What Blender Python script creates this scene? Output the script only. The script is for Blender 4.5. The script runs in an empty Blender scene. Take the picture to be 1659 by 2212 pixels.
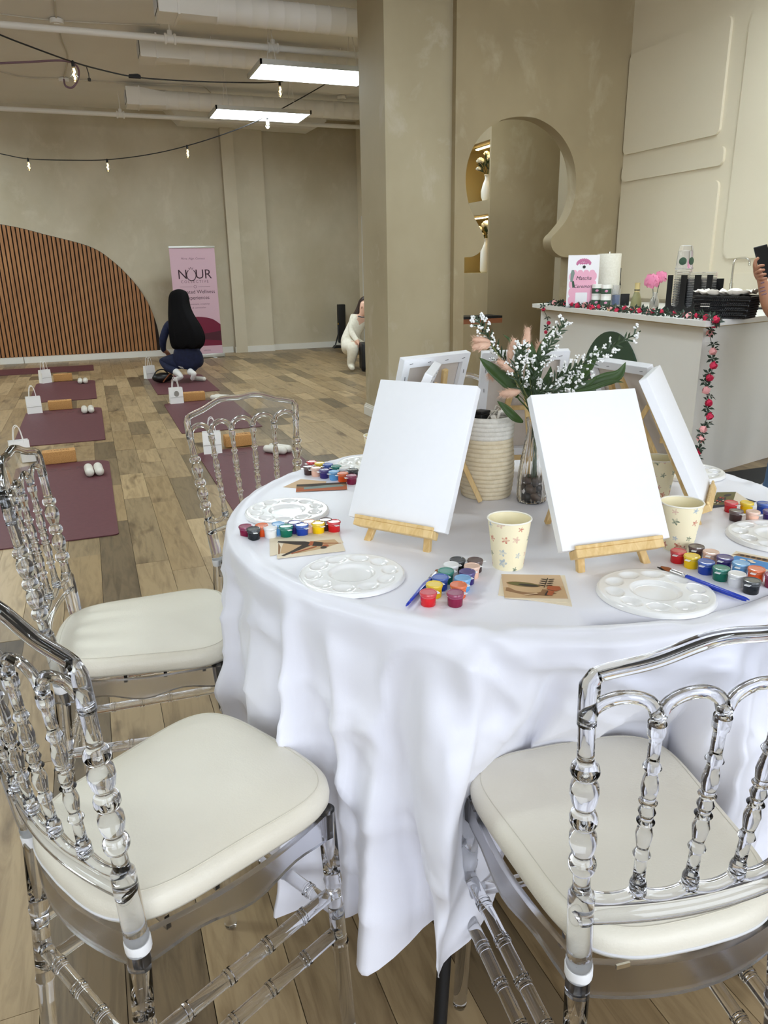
import bpy, bmesh, math, random
import numpy as np
from mathutils import Vector, Matrix, noise

sc = bpy.context.scene
COL = sc.collection
PI = math.pi
rnd = random.Random(7)

# ---------------------------------------------------------------- camera, world, light, exposure
CAM_H = 1.30
CR = Vector((0.93514, -0.35384, -0.01735)); CU = Vector((0.12614, 0.28725, 0.94951)); CF = Vector((0.33650, 0.88963, -0.30865))
_f, _p, _r, _a = 1605.7, 0.313767, -0.017355, 0.36165
CF = Vector((math.sin(_a)*math.cos(_p), math.cos(_a)*math.cos(_p), -math.sin(_p)))
_rt = Vector((math.cos(_a), -math.sin(_a), 0)); _up = _rt.cross(CF)
CR = _rt*math.cos(_r) + _up*math.sin(_r); CU = -_rt*math.sin(_r) + _up*math.cos(_r)
cam = bpy.data.cameras.new('camera'); camo = bpy.data.objects.new('camera', cam); COL.objects.link(camo)
cam.sensor_fit = 'HORIZONTAL'; cam.sensor_width = 36.0; cam.lens = 36.0*_f/1659.0; cam.clip_start = 0.02; cam.clip_end = 100
camo.matrix_world = Matrix(((CR.x, CU.x, -CF.x, 0), (CR.y, CU.y, -CF.y, 0), (CR.z, CU.z, -CF.z, CAM_H), (0, 0, 0, 1)))
sc.camera = camo
def at(px, py, depth):
    """world point seen at a photo pixel, at a distance along the viewing axis"""
    return Vector((0, 0, CAM_H)) + (CF + CR*((px-829.5)/_f) - CU*((py-1106)/_f))*depth
def onz(px, py, z):
    d = CF + CR*((px-829.5)/_f) - CU*((py-1106)/_f)
    return Vector((0, 0, CAM_H)) + d*((z-CAM_H)/d.z)

w = bpy.data.worlds.new('world'); sc.world = w; w.use_nodes = True
w.node_tree.nodes['Background'].inputs[0].default_value = (0.86, 0.92, 1.0, 1)
w.node_tree.nodes['Background'].inputs[1].default_value = 0.9
def area(name, loc, rot, sx, sy, power, col):
    l = bpy.data.lights.new(name, 'AREA'); l.shape = 'RECTANGLE'; l.size = sx; l.size_y = sy; l.energy = power; l.color = col
    o = bpy.data.objects.new(name, l); COL.objects.link(o); o.location = loc; o.rotation_euler = rot; return o
# daylight entering by the shop-front windows behind the camera
area('window_daylight', (-1.6, -3.35, 1.75), (PI/2, 0, 0), 3.2, 2.5, 94, (0.83, 0.90, 1.0))
area('window_daylight', (2.4, -3.35, 1.75), (PI/2, 0, 0), 3.2, 2.5, 94, (0.83, 0.90, 1.0))
sc.view_settings.view_transform = 'Standard'; sc.view_settings.look = 'None'
sc.view_settings.gamma = 1.0; sc.view_settings.use_curve_mapping = False
sc.view_settings.exposure = 0.43
cy = sc.cycles
cy.max_bounces = 13; cy.transmission_bounces = 13; cy.transparent_max_bounces = 8; cy.diffuse_bounces = 4; cy.glossy_bounces = 4
cy.sample_clamp_indirect = 6.0; cy.adaptive_threshold = 0.045; cy.use_denoising = True; cy.caustics_reflective = False

# ---------------------------------------------------------------- materials
def lin(c):
    return tuple(((x/255)/12.92 if x/255 <= 0.04045 else ((x/255+0.055)/1.055)**2.4) for x in c) + (1,)
MATS = {}
def pmat(name, col, rough=0.5, metal=0.0, trans=0.0, ior=1.45, spec=0.5, emit=None, estr=0, coat=0, sheen=0, sss=0, alpha=1):
    m = bpy.data.materials.new(name); m.use_nodes = True
    b = m.node_tree.nodes['Principled BSDF']
    b.inputs['Base Color'].default_value = lin(col); b.inputs['Roughness'].default_value = rough
    b.inputs['Metallic'].default_value = metal; b.inputs['Transmission Weight'].default_value = trans
    b.inputs['IOR'].default_value = ior; b.inputs['Specular IOR Level'].default_value = spec
    b.inputs['Coat Weight'].default_value = coat; b.inputs['Sheen Weight'].default_value = sheen
    b.inputs['Alpha'].default_value = alpha
    if emit: b.inputs['Emission Color'].default_value = lin(emit); b.inputs['Emission Strength'].default_value = estr
    MATS[name] = m; return m
def N(m, typ, **kw):
    n = m.node_tree.nodes.new(typ)
    for k, v in kw.items():
        if k in n.bl_rna.properties.keys(): setattr(n, k, v)
        else: n.inputs[k.replace('_', ' ')].default_value = v
    return n
def L(m, a, ao, b, bi): m.node_tree.links.new(a.outputs[ao], b.inputs[bi])
def bs(m): return m.node_tree.nodes['Principled BSDF']
def ramp(m, stops):
    r = m.node_tree.nodes.new('ShaderNodeValToRGB'); e = r.color_ramp.elements
    while len(e) < len(stops): e.new(0.5)
    for i, (p, c) in enumerate(stops): e[i].position = p; e[i].color = lin(c)
    return r
def mapped(m, scale=(1, 1, 1), coord='Object', rot=(0, 0, 0)):
    t = N(m, 'ShaderNodeTexCoord'); mp = N(m, 'ShaderNodeMapping'); mp.inputs['Scale'].default_value = scale; mp.inputs['Rotation'].default_value = rot
    L(m, t, coord, mp, 'Vector'); return mp
def noisy(name, c1, c2, scale, rough=0.6, detail=6, stretch=(1, 1, 1), bump=0, bscale=None, lo=0.35, hi=0.65, coord='Object', dist=0.0, **kw):
    m = pmat(name, c1, rough, **kw); mp = mapped(m, stretch, coord)
    n = N(m, 'ShaderNodeTexNoise', Scale=scale, Detail=detail, Distortion=dist); L(m, mp, 'Vector', n, 'Vector')
    r = ramp(m, [(lo, c1), (hi, c2)]); L(m, n, 'Fac', r, 'Fac'); L(m, r, 'Color', bs(m), 'Base Color')
    if bump:
        n2 = N(m, 'ShaderNodeTexNoise', Scale=bscale or scale*6, Detail=4); L(m, mp, 'Vector', n2, 'Vector')
        b = N(m, 'ShaderNodeBump', Strength=bump, Distance=0.01); L(m, n2, 'Fac', b, 'Height'); L(m, b, 'Normal', bs(m), 'Normal')
    return m
def plaster(name, base, light, dark, patchy=0.6):
    m = pmat(name, base, 0.62); mp = mapped(m, (1, 1, 0.75))
    a = N(m, 'ShaderNodeTexNoise', Scale=0.9, Detail=5, Roughness=0.55); b = N(m, 'ShaderNodeTexNoise', Scale=3.2, Detail=8, Roughness=0.62, Distortion=0.4)
    L(m, mp, 'Vector', a, 'Vector'); L(m, mp, 'Vector', b, 'Vector')
    r1 = ramp(m, [(0.35, dark), (0.6, base)]); r2 = ramp(m, [(0.56, (0, 0, 0)), (0.74, (255, 255, 255))])
    L(m, a, 'Fac', r1, 'Fac'); L(m, b, 'Fac', r2, 'Fac')
    mul = N(m, 'ShaderNodeMath', operation='MULTIPLY'); mul.inputs[1].default_value = patchy; L(m, r2, 'Color', mul, 0)
    mx = N(m, 'ShaderNodeMix', data_type='RGBA'); L(m, mul, 0, mx, 0); L(m, r1, 'Color', mx, 6); mx.inputs[7].default_value = lin(light); L(m, mx, 2, bs(m), 'Base Color')
    bp = N(m, 'ShaderNodeBump', Strength=0.12, Distance=0.01); L(m, b, 'Fac', bp, 'Height'); L(m, bp, 'Normal', bs(m), 'Normal')
    return m
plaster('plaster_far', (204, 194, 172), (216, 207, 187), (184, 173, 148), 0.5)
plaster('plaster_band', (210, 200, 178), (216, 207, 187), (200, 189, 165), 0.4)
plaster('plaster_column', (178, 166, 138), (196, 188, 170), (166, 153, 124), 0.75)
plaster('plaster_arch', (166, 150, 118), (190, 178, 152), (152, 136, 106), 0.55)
noisy('paint_right', (228, 218, 195), (223, 212, 188), 0.6, 0.55, bump=0.03, bscale=90)
noisy('ceiling_paint', (243, 241, 237), (237, 234, 229), 0.8, 0.7, bump=0.04, bscale=40)
pmat('duct_paint', (240, 237, 231), 0.5); pmat('grille_dark', (70, 66, 60), 0.7)
pmat('white_trim', (226, 223, 215), 0.45); pmat('white_paint', (236, 234, 230), 0.5); pmat('counter_white', (244, 243, 240), 0.5)
pmat('led_panel', (255, 255, 255), 0.5, emit=(236, 250, 255), estr=17.0)
pmat('bulb_filament', (255, 210, 140), 0.5, emit=(255, 205, 120), estr=25.0)
pmat('niche_led', (255, 240, 200), 0.5, emit=(255, 224, 160), estr=14.0)
pmat('wire_black', (26, 26, 28), 0.6); pmat('wire_white', (205, 198, 184), 0.6)
pmat('clear_glass', (255, 255, 255), 0.0, trans=1.0, ior=1.45)
pmat('acrylic', (248, 249, 252), 0.0, trans=1.0, ior=1.47)
pmat('acrylic_soft', (232, 233, 238), 0.16, trans=1.0, ior=1.46)
noisy('cushion_leather', (230, 224, 208), (222, 215, 197), 3.0, 0.42, bump=0.10, bscale=260)
m = MATS['cushion_leather']; t1 = mapped(m); t2 = N(m, 'ShaderNodeTexNoise', Scale=7.0, Detail=3, Distortion=1.0); L(m, t1, 'Vector', t2, 'Vector'); t3 = N(m, 'ShaderNodeBump', Strength=0.22, Distance=0.012); L(m, t2, 'Fac', t3, 'Height')
for nd_ in [q for q in m.node_tree.nodes if q.type == 'BUMP' and q is not t3][:1]: L(m, t3, 'Normal', nd_, 'Normal')
pmat('seam_thread', (214, 208, 192), 0.7); pmat('tape_white', (240, 240, 240), 0.6); pmat('zipper', (216, 216, 218), 0.4)
m = pmat('tablecloth_satin', (238, 238, 246), 0.38, sheen=0.25, spec=0.45)
mp = mapped(m); n1 = N(m, 'ShaderNodeTexNoise', Scale=4.5, Detail=2, Distortion=1.6, noise_type='RIDGED_MULTIFRACTAL'); n2 = N(m, 'ShaderNodeTexNoise', Scale=900.0, Detail=1)
L(m, mp, 'Vector', n1, 'Vector'); L(m, mp, 'Vector', n2, 'Vector')
b1 = N(m, 'ShaderNodeBump', Strength=0.30, Distance=0.010); b2 = N(m, 'ShaderNodeBump', Strength=0.05, Distance=0.002)
L(m, n1, 'Fac', b1, 'Height'); L(m, n2, 'Fac', b2, 'Height'); L(m, b1, 'Normal', b2, 'Normal'); L(m, b2, 'Normal', bs(m), 'Normal')
noisy('canvas_white', (244, 245, 248), (243, 244, 247), 60, 0.75, bump=0.02, bscale=900)
noisy('canvas_back', (222, 212, 202), (214, 203, 192), 12, 0.85, bump=0.08, bscale=600)
pmat('staple', (120, 120, 122), 0.35, metal=0.9)
noisy('pine', (232, 202, 146), (214, 178, 116), 9, 0.5, detail=4, stretch=(6, 6, 0.7), dist=1.5)
pmat('palette_plastic', (246, 246, 245), 0.16, coat=0.3)
def flat(name, col, rough=0.5, **k): return pmat(name, col, rough, **k)
PAINTS = {'red': (214, 30, 38), 'yellow': (250, 206, 10), 'blue': (26, 66, 168), 'green': (10, 110, 88), 'white': (244, 244, 242), 'black': (26, 30, 34),
          'brown': (66, 44, 42), 'peach': (244, 196, 172), 'violet': (52, 38, 112), 'sky_blue': (98, 168, 226), 'orange': (238, 92, 34), 'maroon': (132, 22, 62)}
for k, c in PAINTS.items():
    flat('paint_'+k, c, 0.22)
    cc = tuple(int(x*0.72+200*0.28) for x in c); flat('lid_'+k, cc, 0.18, coat=0.4)
pmat('pot_clear', (238, 240, 240), 0.12, coat=0.3)
noisy('vinyl_dark', (132, 92, 94), (126, 86, 88), 30, 0.42)
noisy('mat_maroon', (94, 50, 56), (88, 45, 51), 40, 0.55, bump=0.03, bscale=600)
pmat('mat_print', (72, 40, 46), 0.5)
noisy('cork', (198, 150, 92), (170, 122, 68), 160, 0.8, detail=3, coord='Object')
pmat('cork_print', (110, 74, 40), 0.8); pmat('bag_paper', (242, 241, 238), 0.7); pmat('seal_grey', (150, 146, 140), 0.7)
pmat('weight_white', (216, 212, 202), 0.35)
noisy('slat_wood', (176, 124, 76), (148, 99, 57), 6, 0.5, stretch=(8, 8, 0.4))
pmat('slat_gap', (40, 28, 20), 0.8)
pmat('alu', (205, 205, 200), 0.35, metal=0.6); pmat('banner_pink', (206, 172, 184), 0.6); pmat('banner_maroon', (112, 22, 52), 0.6); pmat('banner_shade', (74, 26, 40), 0.6)
pmat('ink_dark', (62, 38, 48), 0.7); pmat('ink_soft', (120, 92, 102), 0.7)
pmat('skin_tan', (176, 126, 98), 0.5); pmat('skin_light', (214, 170, 146), 0.5)
noisy('navy_knit', (26, 34, 66), (20, 27, 54), 30, 0.8); noisy('hair_black', (10, 9, 10), (17, 15, 16), 40, 0.7, stretch=(6, 6, 0.5), spec=0.06); noisy('hair_brown', (58, 38, 28), (36, 24, 18), 40, 0.45, stretch=(6, 6, 0.5))
pmat('sock_white', (226, 224, 222), 0.8); noisy('white_knit', (232, 226, 210), (222, 215, 198), 40, 0.8); pmat('denim', (74, 102, 138), 0.8); pmat('tee_dark', (40, 40, 46), 0.8)
pmat('black_plastic', (18, 18, 20), 0.45); pmat('black_leather', (22, 18, 17), 0.38); pmat('tan_leather', (150, 92, 60), 0.5); pmat('phone_glass', (12, 12, 14), 0.12); pmat('gold', (206, 160, 60), 0.3, metal=0.8)
pmat('ceramic_white', (240, 239, 234), 0.3); pmat('petal_white', (250, 246, 228), 0.6); pmat('leaf_dark', (34, 56, 34), 0.5)
noisy('niche_plaster', (196, 176, 124), (186, 166, 114), 1.5, 0.6)
pmat('leaf_green', (56, 82, 32), 0.45); pmat('needle_green', (52, 70, 44), 0.5); pmat('blossom_white', (250, 250, 248), 0.7)
noisy('bunny_peach', (226, 190, 166), (210, 170, 146), 60, 0.9); pmat('bunny_hair', (226, 190, 166), 0.9); pmat('stem_green', (112, 120, 70), 0.6)
for i, c in enumerate([(70, 58, 48), (112, 92, 76), (58, 52, 48), (132, 108, 88), (92, 68, 52)]): noisy('pebble_%d' % i, c, tuple(int(x*0.75) for x in c), 30, 0.4)
pmat('cup_cream', (250, 240, 204), 0.55)
pmat('cup_rim', (250, 246, 232), 0.5)
pmat('brush_blue', (22, 62, 188), 0.2, coat=0.5); pmat('ferrule', (205, 205, 208), 0.25, metal=0.9); pmat('bristle_brown', (150, 84, 40), 0.7); pmat('bristle_black', (34, 28, 26), 0.7)
noisy('rope_cotton', (236, 223, 194), (226, 211, 180), 60, 0.85, bump=0.2, bscale=220); noisy('rope_white', (240, 236, 226), (230, 226, 215), 90, 0.85, bump=0.25, bscale=260); pmat('tissue', (244, 238, 226), 0.8)
pmat('menu_white', (238, 236, 240), 0.35); pmat('menu_pink', (234, 172, 196), 0.4); pmat('menu_rose', (196, 112, 152), 0.45); pmat('ink_black', (40, 44, 42), 0.6); pmat('logo_green', (58, 84, 66), 0.5); pmat('logo_pink', (214, 146, 178), 0.5); pmat('logo_dark', (32, 48, 38), 0.5)
noisy('towel_paper', (244, 240, 228), (236, 231, 217), 90, 0.9, bump=0.1, bscale=200)
pmat('bamboo', (206, 186, 130), 0.5); pmat('olive_ceramic', (142, 138, 98), 0.3); pmat('board_wood', (210, 176, 128), 0.5); pmat('plywood_edge', (196, 176, 140), 0.6)
pmat('peony_pink', (244, 150, 186), 0.6); pmat('rose_red', (214, 44, 84), 0.55); pmat('rose_pink', (246, 176, 178), 0.55); pmat('garland_leaf', (34, 52, 36), 0.5)
pmat('chrome', (200, 196, 186), 0.15, metal=1.0); pmat('wicker_black', (20, 19, 20), 0.35)
pmat('clear_plastic', (250, 250, 252), 0.03, trans=0.92, ior=1.2); pmat('blue_liquid', (70, 104, 160), 0.2, coat=0.5); pmat('floor_mat_dark', (52, 52, 54), 0.8)
pmat('card_cream', (236, 222, 196), 0.7); pmat('card_tan', (214, 184, 148), 0.7); pmat('print_brown', (150, 112, 76), 0.75); pmat('print_dark', (62, 52, 42), 0.75); pmat('print_olive', (112, 104, 56), 0.75); pmat('print_rust', (178, 96, 56), 0.75); pmat('print_blue', (86, 146, 206), 0.75); pmat('print_teal', (132, 146, 140), 0.75); pmat('print_navy', (50, 52, 66), 0.75); pmat('print_red', (196, 74, 56), 0.75); pmat('print_sand', (206, 172, 130), 0.75)
# cup print: scattered flower and leaf motifs on cream paper
m = pmat('cup_print', (250, 240, 204), 0.55); tc = N(m, 'ShaderNodeTexCoord'); mp = N(m, 'ShaderNodeMapping'); mp.inputs['Scale'].default_value = (7.5, 3.4, 1); L(m, tc, 'UV', mp, 'Vector')
vo = N(m, 'ShaderNodeTexVoronoi', voronoi_dimensions='2D', Scale=1.0, Randomness=0.62); L(m, mp, 'Vector', vo, 'Vector')
sub = N(m, 'ShaderNodeVectorMath', operation='SUBTRACT'); L(m, mp, 'Vector', sub, 0); L(m, vo, 'Position', sub, 1)
sx = N(m, 'ShaderNodeSeparateXYZ'); L(m, sub, 'Vector', sx, 'Vector'); an = N(m, 'ShaderNodeMath', operation='ARCTAN2'); L(m, sx, 'Y', an, 0); L(m, sx, 'X', an, 1)
sp = N(m, 'ShaderNodeSeparateColor'); L(m, vo, 'Color', sp, 'Color')
mu = N(m, 'ShaderNodeMath', operation='MULTIPLY'); mu.inputs[1].default_value = 5.0; L(m, an, 0, mu, 0)
co = N(m, 'ShaderNodeMath', operation='COSINE'); L(m, mu, 0, co, 0)
ma = N(m, 'ShaderNodeMath', operation='MULTIPLY_ADD'); ma.inputs[1].default_value = 0.07; ma.inputs[2].default_value = 0.20; L(m, co, 0, ma, 0)
sz = N(m, 'ShaderNodeMath', operation='MULTIPLY_ADD'); sz.inputs[1].default_value = 0.14; sz.inputs[2].default_value = -0.07; L(m, sp, 'Green', sz, 0)
ad = N(m, 'ShaderNodeMath', operation='ADD'); L(m, ma, 0, ad, 0); L(m, sz, 0, ad, 1)
lt = N(m, 'ShaderNodeMath', operation='LESS_THAN'); L(m, vo, 'Distance', lt, 0); L(m, ad, 0, lt, 1)
rc = ramp(m, [(0.0, (206, 138, 134)), (0.25, (226, 190, 168)), (0.45, (128, 140, 116)), (0.62, (178, 190, 196)), (0.8, (204, 120, 96)), (1.0, (168, 112, 120))]); rc.color_ramp.interpolation = 'CONSTANT'; L(m, sp, 'Red', rc, 'Fac')
nz = N(m, 'ShaderNodeTexNoise', Scale=5.0, Detail=3); L(m, mp, 'Vector', nz, 'Vector'); rz_ = ramp(m, [(0.40, (255, 255, 255)), (0.62, (150, 150, 150))]); L(m, nz, 'Fac', rz_, 'Fac')
ml = N(m, 'ShaderNodeMath', operation='MULTIPLY'); L(m, lt, 0, ml, 0); L(m, rz_, 'Color', ml, 1)
mx = N(m, 'ShaderNodeMix', data_type='RGBA'); L(m, ml, 0, mx, 0); mx.inputs[6].default_value = lin((250, 240, 204)); L(m, rc, 'Color', mx, 7); L(m, mx, 2, bs(m), 'Base Color')
# floor planks: several tones, long grain along y
PLANK = []
for i, (a, b) in enumerate([((170, 147, 111), (141, 118, 86)), ((158, 136, 103), (128, 107, 78)), ((143, 123, 93), (112, 95, 70)), ((124, 106, 80), (93, 79, 58)), ((178, 155, 119), (152, 129, 95)), ((152, 129, 95), (121, 100, 70)), ((110, 94, 71), (83, 70, 52))]):
    m = pmat('plank_%d' % i, a, 0.38); tc = N(m, 'ShaderNodeTexCoord'); ge = N(m, 'ShaderNodeNewGeometry'); oi = N(m, 'ShaderNodeObjectInfo')
    sc1 = N(m, 'ShaderNodeVectorMath', operation='SCALE'); sc1.inputs[0].default_value = (31, 17, 5); L(m, oi, 'Random', sc1, 'Scale')
    ad = N(m, 'ShaderNodeVectorMath', operation='ADD'); L(m, ge, 'Position', ad, 0); L(m, sc1, 'Vector', ad, 1)
    mp = N(m, 'ShaderNodeMapping'); mp.inputs['Scale'].default_value = (14, 1.6, 1); L(m, ad, 'Vector', mp, 'Vector')
    g = N(m, 'ShaderNodeTexNoise', Scale=2.4, Detail=8, Roughness=0.62, Distortion=0.8); L(m, mp, 'Vector', g, 'Vector')
    mp2 = N(m, 'ShaderNodeMapping'); mp2.inputs['Scale'].default_value = (4.5, 1.5, 1); L(m, ad, 'Vector', mp2, 'Vector')
    kn = N(m, 'ShaderNodeTexNoise', Scale=1.7, Detail=3, Distortion=0.5); L(m, mp2, 'Vector', kn, 'Vector')
    r = ramp(m, [(0.3, b), (0.56, a)]); L(m, g, 'Fac', r, 'Fac'); kr = ramp(m, [(0.24, (150, 140, 130)), (0.42, (255, 255, 255))]); L(m, kn, 'Fac', kr, 'Fac')
    mx = N(m, 'ShaderNodeMix', data_type='RGBA', blend_type='MULTIPLY'); mx.inputs[0].default_value = 1.0; L(m, r, 'Color', mx, 6); L(m, kr, 'Color', mx, 7); L(m, mx, 2, bs(m), 'Base Color')
    bp = N(m, 'ShaderNodeBump', Strength=0.06, Distance=0.002); L(m, g, 'Fac', bp, 'Height'); L(m, bp, 'Normal', bs(m), 'Normal')
    PLANK.append(m)

# ---------------------------------------------------------------- mesh helpers
class G:
    def __init__(s): s.v = []; s.f = []; s.m = []; s.k = 0
    def add(s, v, f, M=None):
        o = len(s.v); s.v += [tuple(M @ Vector(p)) if M is not None else tuple(p) for p in v]; s.f += [tuple(i+o for i in q) for q in f]; s.m += [s.k]*len(f); return s
    def box(s, c, d, M=None):
        x, y, z = (a/2 for a in d); v = [(c[0]+i*x, c[1]+j*y, c[2]+k*z) for i in (-1, 1) for j in (-1, 1) for k in (-1, 1)]
        return s.add(v, [(0, 1, 3, 2), (4, 6, 7, 5), (0, 4, 5, 1), (2, 3, 7, 6), (0, 2, 6, 4), (1, 5, 7, 3)], M)
    def rbox(s, c, d, r, M=None, n=3):
        bm = bmesh.new(); bmesh.ops.create_cube(bm, size=1); bmesh.ops.scale(bm, vec=d, verts=bm.verts); bmesh.ops.bevel(bm, geom=bm.edges[:], offset=r, segments=n, affect='EDGES', profile=0.5)
        bmesh.ops.translate(bm, vec=c, verts=bm.verts); bm.verts.index_update()
        v = [p.co[:] for p in bm.verts]; f = [tuple(q.index for q in p.verts) for p in bm.faces]; bm.free(); return s.add(v, f, M)
    def lathe(s, prof, n=24, c=(0, 0, 0), M=None, cap=True, sx=1, sy=1):
        v = []; rows = []
        for r, z in prof:
            if r < 1e-6: rows.append([len(v)]); v.append((c[0], c[1], c[2]+z))
            else:
                rows.append(list(range(len(v), len(v)+n))); v += [(c[0]+sx*r*math.cos(2*PI*k/n), c[1]+sy*r*math.sin(2*PI*k/n), c[2]+z) for k in range(n)]
        f = []
        for a, b in zip(rows, rows[1:]):
            if len(a) == 1 and len(b) == 1: continue
            for k in range(n):
                k2 = (k+1) % n
                if len(a) == 1: f.append((a[0], b[k2], b[k]))
                elif len(b) == 1: f.append((a[k], a[k2], b[0]))
                else: f.append((a[k], a[k2], b[k2], b[k]))
        if cap:
            if len(rows[0]) > 1: f.append(tuple(reversed(rows[0])))
            if len(rows[-1]) > 1: f.append(tuple(rows[-1]))
        return s.add(v, f, M)
    def tube(s, pts, rad, n=8, M=None, closed=False, flat=1.0):
        P = [Vector(p) for p in pts]; k = len(P); R = rad if isinstance(rad, (list, tuple)) else [rad]*k
        v = []; f = []; up = None
        for i in range(k):
            t = (P[(i+1) % k]-P[i-1]) if closed else (P[min(i+1, k-1)]-P[max(i-1, 0)])
            t = t.normalized() if t.length > 1e-9 else Vector((0, 0, 1))
            if up is None: up = t.orthogonal().normalized()
            up = (up - t*up.dot(t)); up = up.normalized() if up.length > 1e-6 else t.orthogonal().normalized()
            sd = t.cross(up)
            v += [tuple(P[i] + (up*math.cos(2*PI*j/n) + sd*math.sin(2*PI*j/n)*flat)*R[i]) for j in range(n)]
        for i in range(k if closed else k-1):
            a = i*n; b = ((i+1) % k)*n
            f += [(a+j, a+(j+1) % n, b+(j+1) % n, b+j) for j in range(n)]
        if not closed: f += [tuple(reversed(range(n))), tuple(range((k-1)*n, k*n))]
        return s.add(v, f, M)
    def prism(s, poly, y0, y1, M=None):
        """polygon in x,z pushed from y0 to y1"""
        n = len(poly); v = [(x, y0, z) for x, z in poly] + [(x, y1, z) for x, z in poly]
        f = [tuple(range(n)), tuple(reversed(range(n, 2*n)))] + [(i, i+n, (i+1) % n+n, (i+1) % n) for i in range(n)]
        return s.add(v, f, M)
    def slab(s, poly, z0, z1, M=None):
        n = len(poly); v = [(x, y, z0) for x, y in poly] + [(x, y, z1) for x, y in poly]
        f = [tuple(reversed(range(n))), tuple(range(n, 2*n))] + [(i, (i+1) % n, (i+1) % n+n, i+n) for i in range(n)]
        return s.add(v, f, M)
    def ico(s, c, r, sub=1, M=None, sc3=(1, 1, 1)):
        bm = bmesh.new(); bmesh.ops.create_icosphere(bm, subdivisions=sub, radius=1); bm.verts.index_update()
        v = [(c[0]+p.co.x*r*sc3[0], c[1]+p.co.y*r*sc3[1], c[2]+p.co.z*r*sc3[2]) for p in bm.verts]; f = [tuple(q.index for q in p.verts) for p in bm.faces]; bm.free(); return s.add(v, f, M)
    def mesh(s, name, mats, smooth=40):
        me = bpy.data.meshes.new(name); me.from_pydata(s.v, [], s.f)
        if len(s.f) > 6 and len(s.f) < 30000:
            bm = bmesh.new(); bm.from_mesh(me); bmesh.ops.recalc_face_normals(bm, faces=bm.faces[:]); bm.to_mesh(me); bm.free()
        for q in (mats if isinstance(mats, (list, tuple)) else [mats]): me.materials.append(MATS[q] if isinstance(q, str) else q)
        if max(s.m, default=0): me.polygons.foreach_set('material_index', s.m)
        if smooth:
            me.polygons.foreach_set('use_smooth', [True]*len(s.f)); me.set_sharp_from_angle(angle=math.radians(smooth))
        me.update(); return me
    def build(s, name, mats, parent=None, loc=(0, 0, 0), rot=(0, 0, 0), smooth=40):
        return link(name, s.mesh(name, mats, smooth), parent, loc, rot)
def link(name, me, parent=None, loc=(0, 0, 0), rot=(0, 0, 0), scale=(1, 1, 1)):
    o = bpy.data.objects.new(name, me); COL.objects.link(o); o.location = loc; o.rotation_euler = rot; o.scale = scale
    if parent is not None: o.parent = parent
    return o
def tag(o, label, cat, group=None):
    o['label'] = label; o['category'] = cat
    if group: o['group'] = group
    return o
def thing(name, label, cat, loc=(0, 0, 0), rz=0, group=None, mat=None):
    o = bpy.data.objects.new(name, None); COL.objects.link(o); o.empty_display_size = 0.05
    if mat is not None: o.matrix_world = mat
    else: o.location = loc; o.rotation_euler = (0, 0, rz)
    return tag(o, label, cat, group)
def struct(o): o['kind'] = 'structure'; return o
def dup(root, label, loc=None, rz=None, mat=None, group=None):
    def cp(o, par):
        c = o.copy(); COL.objects.link(c); c.parent = par
        for ch in o.children: cp(ch, c)
        return c
    r = cp(root, None); r['label'] = label
    if group: r['group'] = group
    if mat is not None: r.matrix_world = mat
    if loc is not None: r.location = loc
    if rz is not None: r.rotation_euler = (0, 0, rz)
    return r
def text(body, size, mat, parent, M, name='lettering', ext=0.0004, align='CENTER', space=1.0, shear=0.0):
    cu = bpy.data.curves.new('t', 'FONT'); cu.body = body; cu.size = size; cu.extrude = ext; cu.align_x = align; cu.align_y = 'CENTER'; cu.space_character = space; cu.shear = shear; cu.resolution_u = 3
    o = bpy.data.objects.new('t', cu); COL.objects.link(o); bpy.context.view_layer.update()
    me = bpy.data.meshes.new_from_object(o.evaluated_get(bpy.context.evaluated_depsgraph_get())); bpy.data.objects.remove(o); bpy.data.curves.remove(cu)
    me.materials.clear(); me.materials.append(MATS[mat]); me.name = name
    o = link(name, me, parent); o.matrix_basis = M; return o
def lerp(a, b, t): return a + (b-a)*t
def rrect(w, h, r, n=5, cx=0, cy=0):
    p = []
    for x, y, a in ((w/2-r, h/2-r, 0), (-w/2+r, h/2-r, PI/2), (-w/2+r, -h/2+r, PI), (w/2-r, -h/2+r, 1.5*PI)):
        p += [(cx+x+r*math.cos(a+PI/2*i/n), cy+y+r*math.sin(a+PI/2*i/n)) for i in range(n+1)]
    return p
def spline(pts, n):
    """smooth curve through points (Catmull-Rom)"""
    P = [Vector(p) for p in pts]; P = [P[0]*2-P[1]] + P + [P[-1]*2-P[-2]]; out = []
    for i in range(1, len(P)-2):
        for k in range(n):
            t = k/n; a, b, c, d = P[i-1], P[i], P[i+1], P[i+2]
            out.append(0.5*((2*b) + (c-a)*t + (2*a-5*b+4*c-d)*t*t + (3*b-a-3*c+d)*t**3))
    out.append(P[-2]); return out

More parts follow.
